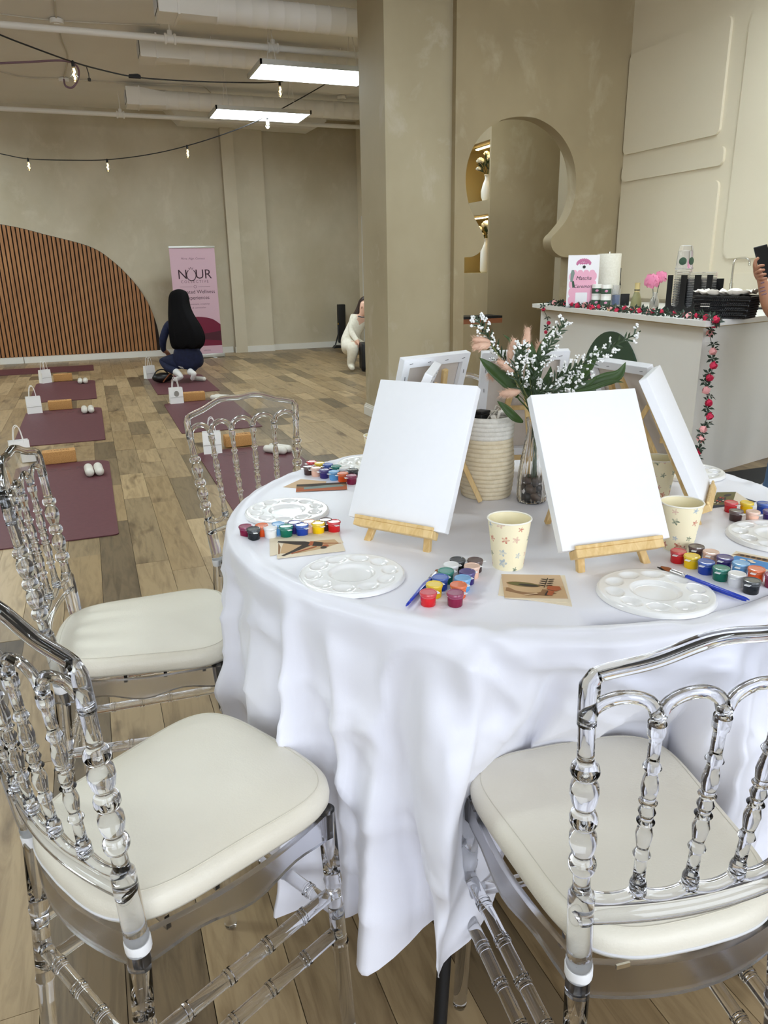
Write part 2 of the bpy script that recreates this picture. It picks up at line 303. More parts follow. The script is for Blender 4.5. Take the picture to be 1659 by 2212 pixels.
# ---------------------------------------------------------------- the room
def onx(px, py, X):
    d = CF + CR*((px-829.5)/_f) - CU*((py-1106)/_f)
    return Vector((0, 0, CAM_H)) + d*(X/d.x)
def ony(px, py, Y):
    d = CF + CR*((px-829.5)/_f) - CU*((py-1106)/_f)
    return Vector((0, 0, CAM_H)) + d*(Y/d.y)
def proj(p):
    q = Vector(p)-Vector((0, 0, CAM_H)); z = CF.dot(q)
    return (829.5+_f*CR.dot(q)/z, 1106-_f*CU.dot(q)/z, z)
ZC = 3.70
g = G(); g.box((0.1, 4.85, -0.035), (9.2, 16.9, 0.05)); floor = struct(g.build('floor', 'slat_gap', smooth=0))
pm = [G().box((0, 0, 0), (1, 1, 1)).mesh('plank', q, 0) for q in PLANK]
planks = []; PW = 0.152
x = -4.2; r0 = random.Random(3)
while x < 4.6:
    y = -0.9 + r0.random()*0.9
    while y < 13.2:
        ln = r0.choice((0.45, 0.62, 0.62, 0.8, 0.95, 1.15))
        y1 = min(y+ln, 13.2); k = r0.choice((0, 0, 1, 1, 2, 3, 4, 5, 5, 6))
        c = (x+PW/2, (y+y1)/2); q = proj((c[0], c[1], 0)); vis = (q[2] > 0.3 and -250 < q[0] < 1900 and -60 < q[1] < 2700) or (abs(c[0]) < 0.9 and -0.2 < c[1] < 1.6)
        if vis: planks.append((PW*(y1-y)/max(q[2], 0.4)**3, x, y, y1, k))
        y = y1
    x += PW
planks.sort(reverse=True); rest = G()
for i, (s_, x, y, y1, k) in enumerate(planks):
    dz = -0.0006*((i*7) % 3)
    if i < 300: link('plank', pm[k], floor, (x+PW/2, (y+y1)/2, -0.004+dz), (0, 0, 0), (PW-0.0016, y1-y-0.0016, 0.008))
    else: rest.k = k; rest.box((x+PW/2, (y+y1)/2, -0.004+dz), (PW-0.0016, y1-y-0.0016, 0.008))
o = rest.build('far_planks', PLANK, floor, smooth=0); o['kind'] = 'stuff'

g = G(); g.box((0.1, 13.3, ZC/2), (9.2, 0.2, ZC)); wall_back = struct(g.build('wall_back', 'plaster_far', smooth=0))
g = G(); g.box((2.615, 13.17, ZC/2), (0.67, 0.16, ZC)); struct(g.build('trim_1', 'plaster_far', smooth=0)); g = G(); g.box((2.38, 13.08, ZC/2), (0.2, 0.05, ZC)); struct(g.build('trim_5', 'plaster_band', smooth=0))
g = G(); g.box((0.6, 13.18, 0.05), (3.3, 0.03, 0.10)); g.box((-2.7, 13.18, 0.05), (3.28, 0.03, 0.10)); g.box((2.615, 13.075, 0.05), (0.69, 0.03, 0.10)); g.box((3.78, 13.18, 0.05), (1.64, 0.03, 0.10)); struct(g.build('baseboard_back', 'white_trim', smooth=0))
g = G(); g.box((-4.5, 4.85, ZC/2), (0.2, 16.9, ZC)); struct(g.build('wall_left', 'plaster_far', smooth=0))
g = G(); g.box((4.7, 4.85, ZC/2), (0.2, 16.9, ZC)); wall_right = struct(g.build('wall_right', 'paint_right', smooth=0))
def rpanel(y0, y1, z0, z1, r=0.05):
    g = G(); p = rrect(y1-y0, z1-z0, r, 6); n = len(p)
    Mx = Matrix(((0, 1, 0, 4.6), (1, 0, 0, (y0+y1)/2), (0, 0, 1, (z0+z1)/2), (0, 0, 0, 1)))
    g.prism(p, -0.022, 0.0, Mx); return g.build('panel', 'paint_right', wall_right, smooth=30)
rpanel(4.865, 5.985, 2.235, 3.015); rpanel(4.795, 5.98, 2.015, 2.15, 0.045); rpanel(4.81, 5.975, 1.03, 1.915)
rpanel(3.2, 4.69, 1.345, 2.97, 0.07); rpanel(3.2, 4.62, 0.35, 1.24, 0.05)
g = G(); g.box((4.585, 12.9, 1.1), (0.03, 0.09, 2.2)); struct(g.build('trim_2', 'white_paint', smooth=0))
g = G(); g.box((0.1, 4.85, ZC+0.05), (9.2, 16.9, 0.1)); struct(g.build('ceiling', 'ceiling_paint', smooth=0))
g = G()
for a in ((0.1, 0.2, 9.0, 0.4), (0.1, 3.4, 9.0, 0.6)): g.box((a[0], -3.6, a[1]), (a[2], 0.16, a[3]))
for xx, wd in ((-3.8, 1.2), (0.4, 0.8), (4.3, 0.6)): g.box((xx, -3.6, 1.75), (wd, 0.16, 2.7))
struct(g.build('wall_front', 'paint_right', smooth=0))
for i, xx in enumerate((-1.6, 2.4)):
    g = G(); g.box((xx, -3.62, 0.42), (3.2, 0.1, 0.04)); g.box((xx, -3.62, 3.08), (3.2, 0.1, 0.04)); g.box((xx-1.58, -3.62, 1.75), (0.04, 0.1, 2.7)); g.box((xx+1.58, -3.62, 1.75), (0.04, 0.1, 2.7)); g.box((xx, -3.62, 1.75), (0.05, 0.1, 2.7))
    wi = struct(g.build('window_%d' % (i+1), 'black_plastic', smooth=0))
    for s_ in (-1, 1): G().box((xx+s_*0.8, -3.62, 1.75), (1.5, 0.008, 2.6)).build('pane', 'clear_glass', wi, smooth=0)

# plaster column with white baseboard, and the keyhole arch wall beside it
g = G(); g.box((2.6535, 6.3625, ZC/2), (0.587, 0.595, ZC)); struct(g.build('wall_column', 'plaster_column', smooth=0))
g = G()
for z0, z1, t in ((0, 0.075, 0.02), (0.075, 0.09, 0.015), (0.09, 0.105, 0.009)):
    g.box((2.36-t/2, 6.3625, (z0+z1)/2), (t, 0.595+2*t, z1-z0)); g.box((2.6535, 6.065-t/2, (z0+z1)/2), (0.587, t, z1-z0)); g.box((2.6535, 6.66+t/2, (z0+z1)/2), (0.587, t, z1-z0))
struct(g.build('baseboard_column', 'white_trim', smooth=0))
key = [(3.043, 0), (3.042, 1.397)] + [tuple(p.to_2d()) for p in spline([Vector(a).to_3d() for a in [(3.06, 1.398), (3.116, 1.402), (3.182, 1.433), (3.221, 1.493), (3.228, 1.549), (3.2, 1.61), (3.131, 1.714), (3.072, 1.83), (3.043, 1.975), (3.053, 2.115), (3.106, 2.25), (3.201, 2.365), (3.335, 2.45), (3.46, 2.487), (3.587, 2.498), (3.721, 2.484), (3.884, 2.414), (4.007, 2.305), (4.087, 2.169), (4.122, 2.004), (4.108, 1.845), (4.049, 1.71), (3.96, 1.61), (3.905, 1.56), (3.894, 1.509), (3.92, 1.451), (3.983, 1.406), (4.047, 1.39), (4.085, 1.387)]], 4)] + [(4.093, 1.387), (4.093, 0)]
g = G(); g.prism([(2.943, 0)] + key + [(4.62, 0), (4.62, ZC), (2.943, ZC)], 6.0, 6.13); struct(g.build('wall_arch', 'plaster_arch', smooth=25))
# little block behind the arch: a blank face towards us, lit niches round its corner
NY0, NY1 = 7.03, 7.9
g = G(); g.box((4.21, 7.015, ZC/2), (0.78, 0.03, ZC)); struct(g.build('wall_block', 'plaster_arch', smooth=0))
g = G()
for z0, z1 in ((0, 1.262), (1.822, 1.952), (2.49, ZC)): g.box((3.845, (NY0+NY1)/2, (z0+z1)/2), (0.05, NY1-NY0, z1-z0))
g.box((3.845, 8.45, ZC/2), (0.05, 1.1, ZC)); struct(g.build('wall_niche', 'plaster_arch', smooth=0))
g = G()
for z0, z1 in ((1.262, 1.822), (1.952, 2.49)):
    g.box((4.26, (NY0+NY1)/2, (z0+z1)/2), (0.02, NY1-NY0, z1-z0)); g.box((4.06, NY1+0.01, (z0+z1)/2), (0.4, 0.02, z1-z0)); g.box((4.06, (NY0+NY1)/2, z0-0.01), (0.4, NY1-NY0, 0.02)); g.box((4.06, (NY0+NY1)/2, z1+0.01), (0.4, NY1-NY0, 0.02))
struct(g.build('trim_3', 'niche_plaster', smooth=0))
for i, (z, wd) in enumerate(((1.815, 'lower'), (2.483, 'upper'))):
    t = thing('niche_light', 'small warm strip light in the roof of the %s wall niche' % wd, 'light', (3.98, 7.35, z), 0, 'niche strip lights')
    G().box((0, 0, 0.003), (0.05, 0.55, 0.006)).build('housing', 'alu', t, smooth=0); G().box((0, 0, -0.004), (0.03, 0.5, 0.008)).build('diffuser', 'niche_led', t, smooth=0)
# dark shelf seen low through the arch
t = thing('wall_shelf', 'dark wooden shelf with black top, low inside the keyhole doorway', 'shelf', (3.62, 6.96, 0.80))
G().box((-0.05, -0.1, 0.045), (0.55, 0.26, 0.022)).build('top', 'black_plastic', t, smooth=0); G().box((-0.05, -0.1, 0.01), (0.55, 0.26, 0.045)).build('board', 'tan_leather', t, smooth=0)
for s_ in (-0.2, 0.12): G().prism([(0, 0), (0.03, 0), (0.03, -0.12)], -0.01, 0.01).build('bracket', 'black_plastic', t, (s_, 0.03, -0.01), smooth=0)

# slatted timber panel with a swooping edge on the far wall
cur = spline([Vector((a, b, 0)) for a, b in [(-4.3, 2.4), (-2.6, 2.28), (-1.079, 2.059), (-0.463, 1.91), (0.146, 1.733), (0.461, 1.51), (0.741, 1.188), (0.92, 0.859), (1.016, 0.524), (1.04, 0.26), (1.033, 0.10)]], 12)
def ztop(x):
    z = 0.1
    for a, b in zip(cur, cur[1:]):
        if a.x <= x <= b.x and b.x > a.x: z = max(z, lerp(a.y, b.y, (x-a.x)/(b.x-a.x)))
    return z
back = [(-2.9, 0.1)] + [(max(p.x, -2.9), p.y) for p in cur if p.x > -2.95]
t = thing('slat_panel', 'brown timber slat panel with a swooping curved edge on far wall', 'panel', (0, 13.2, 0))
G().prism(back, -0.015, -0.001).build('backing', 'slat_gap', t, smooth=0)
x = -2.87
while x < 1.0:
    z1, z2 = ztop(x), ztop(x+0.042)
    if min(z1, z2) > 0.13: G().prism([(x, 0.1), (x+0.042, 0.1), (x+0.042, z2-0.005), (x, z1-0.005)], -0.04, -0.015).build('slat', 'slat_wood', t, smooth=0)
    x += 0.0605

# ceiling services
def air_duct(label, x0, y, z, x1, gr='air ducts under the ceiling'):
    t = thing('air_duct', label, 'duct', (x0, y, z), 0, gr)
    g = G(); s = 0.10
    g.rbox((0.08, 0, 0), (0.16, 0.34, 0.21), 0.004, n=1); g.build('outlet_box', 'duct_paint', t, smooth=30)
    g = G(); g.box((-0.003, 0, 0), (0.004, 0.26, 0.13)); g.build('grille_backing', 'grille_dark', t, smooth=0)
    for i in range(7): G().box((-0.007, -0.11+i*0.0367, 0), (0.006, 0.008, 0.13)).build('louver', 'duct_paint', t, smooth=0)
    G().box((0.165, 0, 0), (0.018, 0.365, 0.23)).build('flange', 'duct_paint', t, smooth=0)
    g = G(); n = 32; ra = []; rb = []
    for k in range(n):
        a = 2*PI*k/n; c, q = math.cos(a), math.sin(a); m_ = max(abs(c), abs(q))
        ra.append((0.172, 0.17*c/m_, 0.105*q/m_)); rb.append((0.50, 0.115*c, 0.115*q))
    g.add(ra+rb, [(k, (k+1) % n, (k+1) % n+n, k+n) for k in range(n)]); g.build('transition', 'duct_paint', t, smooth=50)
    Mx = Matrix.Rotation(PI/2, 4, 'Y')
    ln = x1-x0; prof = [(0.118, 0.50), (0.118, 0.52)]; zz = 0.52
    while zz < ln: prof += [(0.112, zz+0.002), (0.112, zz+0.13), (0.1155, zz+0.136), (0.1155, zz+0.142)]; zz += 0.145
    g = G(); g.lathe(prof, 32, M=Mx); g.build('round_duct', 'duct_paint', t, smooth=50)
    for hx in (0.75, 2.2): G().tube([(hx, 0.0, 0.10), (hx, 0.0, ZC-z)], 0.006, 6).build('hanger_rod', 'duct_paint', t); 
    return t
air_duct('nearest painted air duct, cut by the top of the frame', 0.86, 7.55, 3.50, 4.6)
air_duct('middle painted air duct, behind the nearer bright ceiling light', 0.82, 9.12, 3.53, 4.6)
air_duct('farthest painted air duct, close to the far wall', 0.80, 11.45, 3.52, 4.6)
def pipe(label, y, z, r, fits):
    t = thing('sprinkler_pipe', label, 'pipe', (0, y, z))
    g = G(); g.tube([(-4.4, 0, 0), (4.6, 0, 0)], r, 14); g.build('pipe_run', 'duct_paint', t)
    for fx in fits:
        g = G(); Mx = Matrix.Translation((fx, 0, 0)) @ Matrix.Rotation(PI/2, 4, 'Y'); g.lathe([(r*1.45, -0.055), (r*1.6, -0.05), (r*1.6, -0.035), (r*1.25, -0.03), (r*1.25, 0.03), (r*1.6, 0.035), (r*1.6, 0.05), (r*1.45, 0.055)], 16, M=Mx); g.tube([(fx, 0, 0), (fx, 0, r*2.4)], r*0.8, 10); g.build('tee_fitting', 'duct_paint', t)
    G().tube([(fits[0], 0, r*2.2), (fits[0], 0, ZC-z)], 0.006, 6).build('hanger_rod', 'duct_paint', t)
pipe('painted sprinkler pipe crossing above the nearer ducts', 8.33, 3.44, 0.03, (1.05, 2.05))
pipe('painted sprinkler pipe along the top of the far wall', 12.05, 3.42, 0.03, (0.75,))
g = G(); g.prism([(1.45, ZC-0.001), (1.65, 3.50), (3.72, 3.48), (3.95, 3.60), (3.95, ZC-0.001)], 12.75, 13.195); struct(g.build('trim_4', 'duct_paint', smooth=0))
def led(label, x, y, z, lx=1.2, ly=0.62):
    t = thing('ceiling_light', label, 'ceiling light', (x, y, z), 0, 'bright ceiling panel lights')
    g = G(); fw = 0.018
    for sx, sy, wx, wy in ((0, 1, lx, fw), (0, -1, lx, fw), (1, 0, fw, ly), (-1, 0, fw, ly)): g.box((sx*(lx/2-fw/2), sy*(ly/2-fw/2), 0.02), (wx, wy, 0.045))
    g.build('frame', 'alu', t, smooth=0); G().box((0, 0, 0.03), (lx-0.02, ly-0.02, 0.02)).build('back_plate', 'duct_paint', t, smooth=0)
    G().box((0, 0, 0.012), (lx-2*fw, ly-2*fw, 0.012)).build('diffuser', 'led_panel', t, smooth=0)
    for sx in (-0.42, 0.42):
        g = G()
        for sy in (-1, 1): g.tube([(sx, sy*0.2, 0.04), (sx, 0, ZC-z)], 0.004, 5)
        g.build('hanging_wire', 'duct_paint', t)
        G().box((sx, 0.2, 0.055), (0.05, 0.02, 0.03)).build('bracket', 'alu', t, smooth=0)
led('bright panel light hanging nearer, half hidden by the plaster column', 2.42, 8.24, 3.2)
led('bright panel light hanging farther, above the pink banner', 2.34, 10.42, 3.2)
for k, (xx, yy) in enumerate(((0.2, 4.4), (3.4, 3.4), (-2.2, 2.2), (-2.2, 6.4), (-2.2, 9.2), (-2.2, 11.6))):  # unseen panels, added to brighten the table area and the back room
    led('added panel light above and outside the view', xx, yy, 3.3)
led('small unseen panel light added in the passage behind the keyhole arch', 3.4, 6.56, 3.3, 0.62, 0.36)  # added fill, hidden from the camera, to lift the block's blank face
# junction boxes and surface wiring on the ceiling
def ceil(px, py):
    return onz(px, py, ZC-0.012)
J1, J2 = ceil(122, 42), ceil(138, 170)
for lab, p in (('white junction box on ceiling near top left corner', J1), ('white junction box on ceiling below the looped cable', J2), ('white junction box on ceiling beside the plaster column', ceil(738, 208))):
    t = thing('junction_box', lab, 'junction box', (p.x, p.y, ZC-0.05), 0, 'ceiling junction boxes')
    g = G(); g.lathe([(0.06, 0), (0.065, 0.005), (0.065, 0.04), (0.05, 0.049)], 16); g.build('box', 'duct_paint', t)
    G().lathe([(0.03, -0.006), (0.032, 0)], 12).build('cover', 'duct_paint', t)
def cable(name, label, pts, r, mat, n=8):
    g = G(); g.tube(spline(pts, n), r, 6); return tag(g.build(name, mat), label, 'cable')
cable('ceiling_wire', 'white wire looping down the ceiling between two boxes', [ceil(*p) for p in ((118, 0), (122, 42), (133, 85), (146, 125), (138, 170))], 0.008, 'wire_white')
cable('ceiling_wire', 'white wire running across the ceiling above the top pipe', [ceil(*p) for p in ((0, 30), (60, 38), (122, 45), (250, 52), (345, 55))], 0.007, 'wire_white')
cable('ceiling_wire', 'white wire running right from the lower ceiling box', [ceil(*p) for p in ((0, 155), (60, 168), (138, 170), (215, 176), (330, 182), (430, 186), (455, 200))], 0.007, 'wire_white')
cable('grey_cable', 'grey cable curling in a loop below the ceiling', [at(*p) for p in ((-10, 137, 6.6), (60, 134, 6.7), (135, 131, 6.8), (165, 142, 6.9), (170, 165, 6.9), (158, 188, 6.9), (142, 186, 6.9), (138, 172, 7.0))], 0.009, 'ink_soft')
# string lights
def strings(label, pts, bulbs, size):
    P = spline([at(*p) for p in pts], 10)
    t = thing('string_light', label, 'string light', P[0]); o0 = P[0]
    G().tube([p-o0 for p in P], 0.006, 6).build('cable', 'wire_black', t)
    for px, py, d in bulbs:
        b = at(px, py, d); s = size
        sock = G().lathe([(0.006, 0.012), (0.013, 0.004), (0.014, -0.03), (0.012, -0.036)], 12).build('socket', 'wire_black', t, b-o0)
        bu = G().lathe([(0.011, -0.036), (0.013, -0.045), (0.022, -0.075), (0.029, -0.105), (0.027, -0.125), (0.016, -0.142), (0.0, -0.148)], 16, cap=False).build('bulb', 'clear_glass', t, b-o0)
        G().tube([(0, 0, -0.05), (0.005, 0, -0.075), (-0.005, 0, -0.095), (0.004, 0, -0.115), (0, 0, -0.125)], 0.0055, 6).build('filament', 'bulb_filament', bu)
strings('black cable of filament bulbs sagging from top left behind column', [(-60, 45, 5.4), (0, 75, 5.6), (80, 106, 5.9), (155, 133, 6.2), (215, 150, 6.5), (290, 166, 6.9), (385, 174, 7.3), (500, 178, 7.7), (603, 177, 8.1), (690, 162, 8.5), (772, 134, 8.9), (800, 118, 9.0)], [(157, 134, 6.2), (604, 177, 8.1), (742, 147, 8.75)], 1)
strings('black cable of filament bulbs in one long sag across far wall', [(-60, 322, 10.2), (0, 332, 10.2), (60, 343, 10.2), (150, 346, 10.2), (231, 345, 10.2), (320, 334, 10.1), (404, 315, 10.0), (500, 284, 9.8), (579, 250, 9.6), (680, 195, 9.4), (760, 146, 9.2), (795, 124, 9.1)], [(60, 343, 10.2), (231, 345, 10.2), (404, 315, 10.0), (577, 251, 9.6), (752, 150, 9.2)], 1)
p = at(291, 166, 6.9); t = thing('cable_adapter', 'small black plug adapter taped on the string light cable', 'adapter', p); G().rbox((0, 0, 0), (0.11, 0.03, 0.025), 0.006).build('body', 'wire_black', t); G().tube([(-0.05, 0, 0.012), (0.03, 0, 0.02), (0.05, 0, 0.01)], 0.008, 6).build('plug', 'wire_black', t)
p = at(187, 145, 6.4); t = thing('cable_end', 'black cable end dangling beside the leftmost high bulb', 'cable'); t.location = p; G().tube([(0, 0, 0), (0.01, 0, -0.05), (0.01, 0, -0.085)], 0.004, 6).build('lead', 'wire_black', t); G().lathe([(0.012, 0), (0.014, 0.005), (0.014, 0.02), (0.01, 0.025)], 10, (0.01, 0, -0.107)).build('plug_cap', 'wire_black', t)

# ---------------------------------------------------------------- clear chairs
HWB, HWT, YB, ZT, LE, ZTOP, ZM, ZB, BOW = 0.163, 0.206, -0.19, 0.40, -0.04, 0.87, 0.815, 0.56, 0.024
S = 0.909                                   # table-side things, scaled about the camera: a 48 inch table, 8 inch canvases
LEG = 0.13
def bk(u, z):
    """point on the curved back: u 0..1 from the sitter's left, height z"""
    t = (z-ZT)/(ZTOP-ZT); hw = lerp(HWB, HWT, t)
    return Vector((-hw+2*hw*u, YB+LE*t-BOW*4*u*(1-u), z))
def along(p0, p1):
    d = (p1-p0); q = Vector((0, 0, 1)).rotation_difference(d.normalized()).to_matrix().to_4x4(); return Matrix.Translation(p0) @ q, d.length
def make_chair(label):
    t = thing('clear_chair', label, 'chair', group='clear acrylic chairs around the table')
    # rear posts: leg, then turned upright
    for sgn, u in ((-1, 0), (1, 1)):
        foot = Vector((sgn*0.180, YB-0.04, -LEG)); top = bk(u, ZT)
        Mx, ln = along(foot, top); g = G()
        g.lathe([(0.012, 0), (0.0135, 0.01), (0.0145, 0.22), (0.0165, 0.224), (0.0165, 0.232), (0.0148, 0.236), (0.0155, 0.375), (0.0175, 0.379), (0.0175, 0.387), (0.0158, 0.391), (0.0172, ln)], 20, M=Mx); g.build('rear_leg', 'acrylic', t, smooth=28)
        Mx, ln = along(top, bk(u, ZM)); s = ln/0.415; g = G()
        pr = [(0.0165, 0), (0.0178, 0.012), (0.0178, 0.018), (0.0165, 0.022), (0.0165, 0.028), (0.0172, 0.03), (0.0172, 0.12), (0.0165, 0.14), (0.0126, 0.147), (0.0114, 0.155), (0.0108, 0.176), (0.0118, 0.181), (0.0158, 0.185), (0.0176, 0.191), (0.0176, 0.196), (0.0158, 0.202), (0.0112, 0.205), (0.0110, 0.209), (0.0148, 0.218), (0.0172, 0.231), (0.0165, 0.243), (0.0120, 0.252), (0.0110, 0.256), (0.0150, 0.259), (0.0172, 0.265), (0.0172, 0.272), (0.0148, 0.278), (0.0110, 0.281), (0.0112, 0.286), (0.0152, 0.295), (0.0176, 0.309), (0.0166, 0.321), (0.0122, 0.330), (0.0112, 0.333), (0.0158, 0.337), (0.0176, 0.343), (0.0158, 0.350), (0.0112, 0.354), (0.0102, 0.362), (0.0098, 0.40), (0.0105, 0.415)]
        g.lathe([(r, z*s) for r, z in pr], 22, M=Mx); g.build('back_post', 'acrylic', t, smooth=60)
        Mx, ln = along(bk(u, ZT-0.012), bk(u, ZT+0.008)); g = G(); g.lathe([(0.0186, 0), (0.0190, 0.002), (0.0190, ln-0.002), (0.0186, ln)], 20, M=Mx)
        g.build('tape', 'tape_white', t, smooth=25)
    # spindles
    for i in range(1, 5):
        a, b = bk(i/5, ZB-0.022), bk(i/5, ZM-0.008); Mx, ln = along(a, b); s = ln/0.269; g = G()
        pr = [(0.0108, 0), (0.0108, 0.018), (0.0095, 0.023), (0.0078, 0.026), (0.0074, 0.060), (0.0084, 0.063), (0.0112, 0.068), (0.0084, 0.074), (0.0070, 0.078), (0.0092, 0.090), (0.0106, 0.102), (0.0082, 0.114), (0.0072, 0.117), (0.0112, 0.122), (0.0080, 0.127), (0.0074, 0.130), (0.0108, 0.138), (0.0076, 0.146), (0.0074, 0.148), (0.0112, 0.153), (0.0080, 0.158), (0.0092, 0.164), (0.0106, 0.174), (0.0092, 0.187), (0.0070, 0.198), (0.0082, 0.201), (0.0112, 0.206), (0.0084, 0.212), (0.0072, 0.216), (0.0076, 0.248), (0.0100, 0.252), (0.0108, 0.258), (0.0108, 0.269)]
        g.lathe([(r, z*s) for r, z in pr], 18, M=Mx); g.build('spindle', 'acrylic', t, smooth=60)
    # crest rail: waved top tube, five arches and the thin web between them
    nu = 50
    def zo(u): return 0.868+0.048*math.sin(PI*u)**0.8+0.0035*math.cos(6*PI*u)
    def za(u): q = (u*5) % 1.0; return ZM+0.006+0.030*math.sqrt(max(0, 1-(2*q-1)**2))
    g = G()
    path = [bk(0, ZM-0.004), bk(0, 0.84), bk(0, 0.862)] + [bk(u, zo(u)) for u in [0.02+0.96*i/nu for i in range(nu+1)]] + [bk(1, 0.862), bk(1, 0.84), bk(1, ZM-0.004)]
    g.tube(path, [0.0115, 0.011, 0.0105]+[0.0095]*(nu+1)+[0.0105, 0.011, 0.0115], 12); g.build('crest_rail', 'acrylic', t, smooth=70)
    for i in range(5):
        g = G(); g.tube([bk((i+q/14)/5, ZM-0.002+0.034*math.sqrt(max(0, 1-(q/7-1)**2))) for q in range(15)], 0.0088, 10); g.build('arch', 'acrylic', t, smooth=70)
    g = G(); us = [0.03+0.94*i/80 for i in range(81)]; v = []
    for s_ in (-0.003, 0.003):
        for u in us:
            a, b = bk(u, za(u)), bk(u, zo(u)); v += [(a.x, a.y+s_, a.z), (b.x, b.y+s_, b.z)]
    n = 162; f = [(2*i, 2*i+2, 2*i+3, 2*i+1) for i in range(80)] + [(n+2*i, n+2*i+1, n+2*i+3, n+2*i+2) for i in range(80)] + [(2*i, n+2*i, n+2*i+2, 2*i+2) for i in range(80)] + [(2*i+1, 2*i+3, n+2*i+3, n+2*i+1) for i in range(80)] + [(0, 1, n+1, n), (160, n+160, n+161, 161)]
    g.add(v, f); g.build('crest_web', 'acrylic', t, smooth=40)
    # lower rail: hanging scallops above a flat bar
    for i in range(5):
        g = G(); g.tube([bk((i+q/12)/5, ZB-0.012-0.017*math.sqrt(max(0, 1-(q/6-1)**2))) for q in range(13)], 0.0082, 10); g.build('scallop', 'acrylic', t, smooth=70)
    g = G(); g.tube([bk(u/24, 0.502) for u in range(25)], 0.012, 10, flat=0.55); g.build('lower_rail', 'acrylic', t, smooth=70)
    # front legs
    for sgn in (-1, 1):
        foot = Vector((sgn*0.188, 0.195, -LEG)); top = Vector((sgn*0.182, 0.165, 0.41)); Mx, ln = along(foot, top)
        g = G(); g.lathe([(0.0125, 0), (0.014, 0.008), (0.0145, 0.22), (0.017, 0.224), (0.017, 0.234), (0.0148, 0.238), (0.0152, 0.375), (0.0172, 0.379), (0.0172, 0.389), (0.0155, 0.393), (0.0165, ln)], 20, M=Mx); g.build('front_leg', 'acrylic', t, smooth=28)
    # seat frame: four rails with a shaped lower edge, and the cross ribs under the cushion
    fr = [Vector((sx*a, b, 0)) for sx, a, b in ((-1, 0.165, YB), (1, 0.165, YB), (1, 0.19, 0.17), (-1, 0.19, 0.17))]
    for i in range(4):
        a, b = fr[i], fr[(i+1) % 4]; d = b-a; nrm = Vector((d.y, -d.x, 0)).normalized(); P = []; nn = 16
        for k in range(nn+1):
            u = k/nn; p = a+d*u+nrm*(0.035 if i == 0 else (0.02 if i == 2 else 0.022))*4*u*(1-u)
            lo = 0.362-0.008*math.cos(4*PI*u) if i != 0 else 0.348
            P.append((p, lo))
        g = G(); v = []
        for p, lo in P:
            q = p-nrm*0.011; v += [(p.x, p.y, lo), (p.x, p.y, 0.408), (q.x, q.y, 0.408), (q.x, q.y, lo)]
        f = [(4*k+j, 4*k+(j+1) % 4, 4*k+4+(j+1) % 4, 4*k+4+j) for k in range(nn) for j in range(4)] + [(3, 2, 1, 0), (4*nn, 4*nn+1, 4*nn+2, 4*nn+3)]
        g.add(v, f); g.build('seat_rail', 'acrylic_soft', t, smooth=40)
    for k in range(4): G().box((0, -0.14+k*0.09, 0.395), (0.32, 0.008, 0.02)).build('seat_rib', 'acrylic_soft', t, smooth=0)
    # stretchers with bamboo rings
    def stretch(a, b):
        Mx, ln = along(Vector(a), Vector(b)); g = G(); pr = [(0.0122, 0)]
        for k in range(1, 5):
            z = ln*k/5; pr += [(0.0122, z-0.0085), (0.0142, z-0.0080), (0.0142, z-0.004), (0.0127, z-0.0036), (0.0127, z-0.0006), (0.0142, z), (0.0142, z+0.0040), (0.0122, z+0.0045)]
        pr += [(0.0122, ln)]; g.lathe(pr, 16, M=Mx); g.build('stretcher', 'acrylic', t, smooth=28)
    for sgn in (-1, 1):
        for z in (0.222, 0.125): stretch((sgn*0.172, YB-0.02, z), (sgn*0.184, 0.18, z+0.004))
    stretch((-0.184, 0.18, 0.175), (0.184, 0.18, 0.175)); stretch((-0.172, YB-0.018, 0.172), (0.172, YB-0.018, 0.172))
    # cushion
    def outline(n, grow):
        p = []
        for k in range(n):
            th = 2*PI*k/n; c, s_ = math.cos(th), math.sin(th); e = 0.42
            y = math.copysign(abs(s_)**e, s_)*0.203; hw = lerp(0.168, 0.207, (y+0.2)/0.4)
            x = math.copysign(abs(c)**e, c)*hw; x += 0
            y += (0.012*(1-(x/hw)**2) if y > 0.1 else (-0.018*(1-(x/hw)**2) if y < -0.1 else 0))
            l = math.hypot(x, y); p.append((x*(1+grow/l), y*(1+grow/l)))
        return p
    nn = 96; lay = [(-0.016, 0.410), (-0.004, 0.412), (0.001, 0.420), (0.002, 0.432), (0.0, 0.444), (-0.007, 0.452), (-0.02, 0.457)]
    g = G(); v = []
    for gr, z in lay: v += [(x, y, z) for x, y in outline(nn, gr)]
    base = outline(nn, -0.02)
    for sc_, z in ((0.80, 0.4605), (0.55, 0.4635), (0.28, 0.465)): v += [(x*sc_, y*sc_, z) for x, y in base]
    v.append((0, 0, 0.4655)); R = len(lay)+3
    f = [(r*nn+k, r*nn+(k+1) % nn, (r+1)*nn+(k+1) % nn, (r+1)*nn+k) for r in range(R-1) for k in range(nn)] + [((R-1)*nn+k, (R-1)*nn+(k+1) % nn, R*nn) for k in range(nn)] + [tuple(reversed(range(nn)))]
    g.add(v, f); cu = g.build('cushion', 'cushion_leather', t, smooth=60)
    g = G(); g.tube([(x, y, 0.4562) for x, y in outline(nn, -0.0165)], 0.0007, 5, closed=True); g.build('stitched_seam', 'seam_thread', cu)
    g = G(); g.tube([(x, y, 0.424) for x, y in outline(nn, 0.0015) if y < -0.17], 0.0022, 6); g.build('zipper', 'zipper', cu)
    G().box((-0.115, -0.218, 0.42), (0.02, 0.003, 0.007)).build('zipper_pull', 'chrome', cu, smooth=0)
    for o in t.children: o.location.z += LEG
    t.scale = (S, S, S); return t
def cpose(x, y, deg): return dict(loc=(x*S, y*S, 0), rz=math.radians(deg-90))
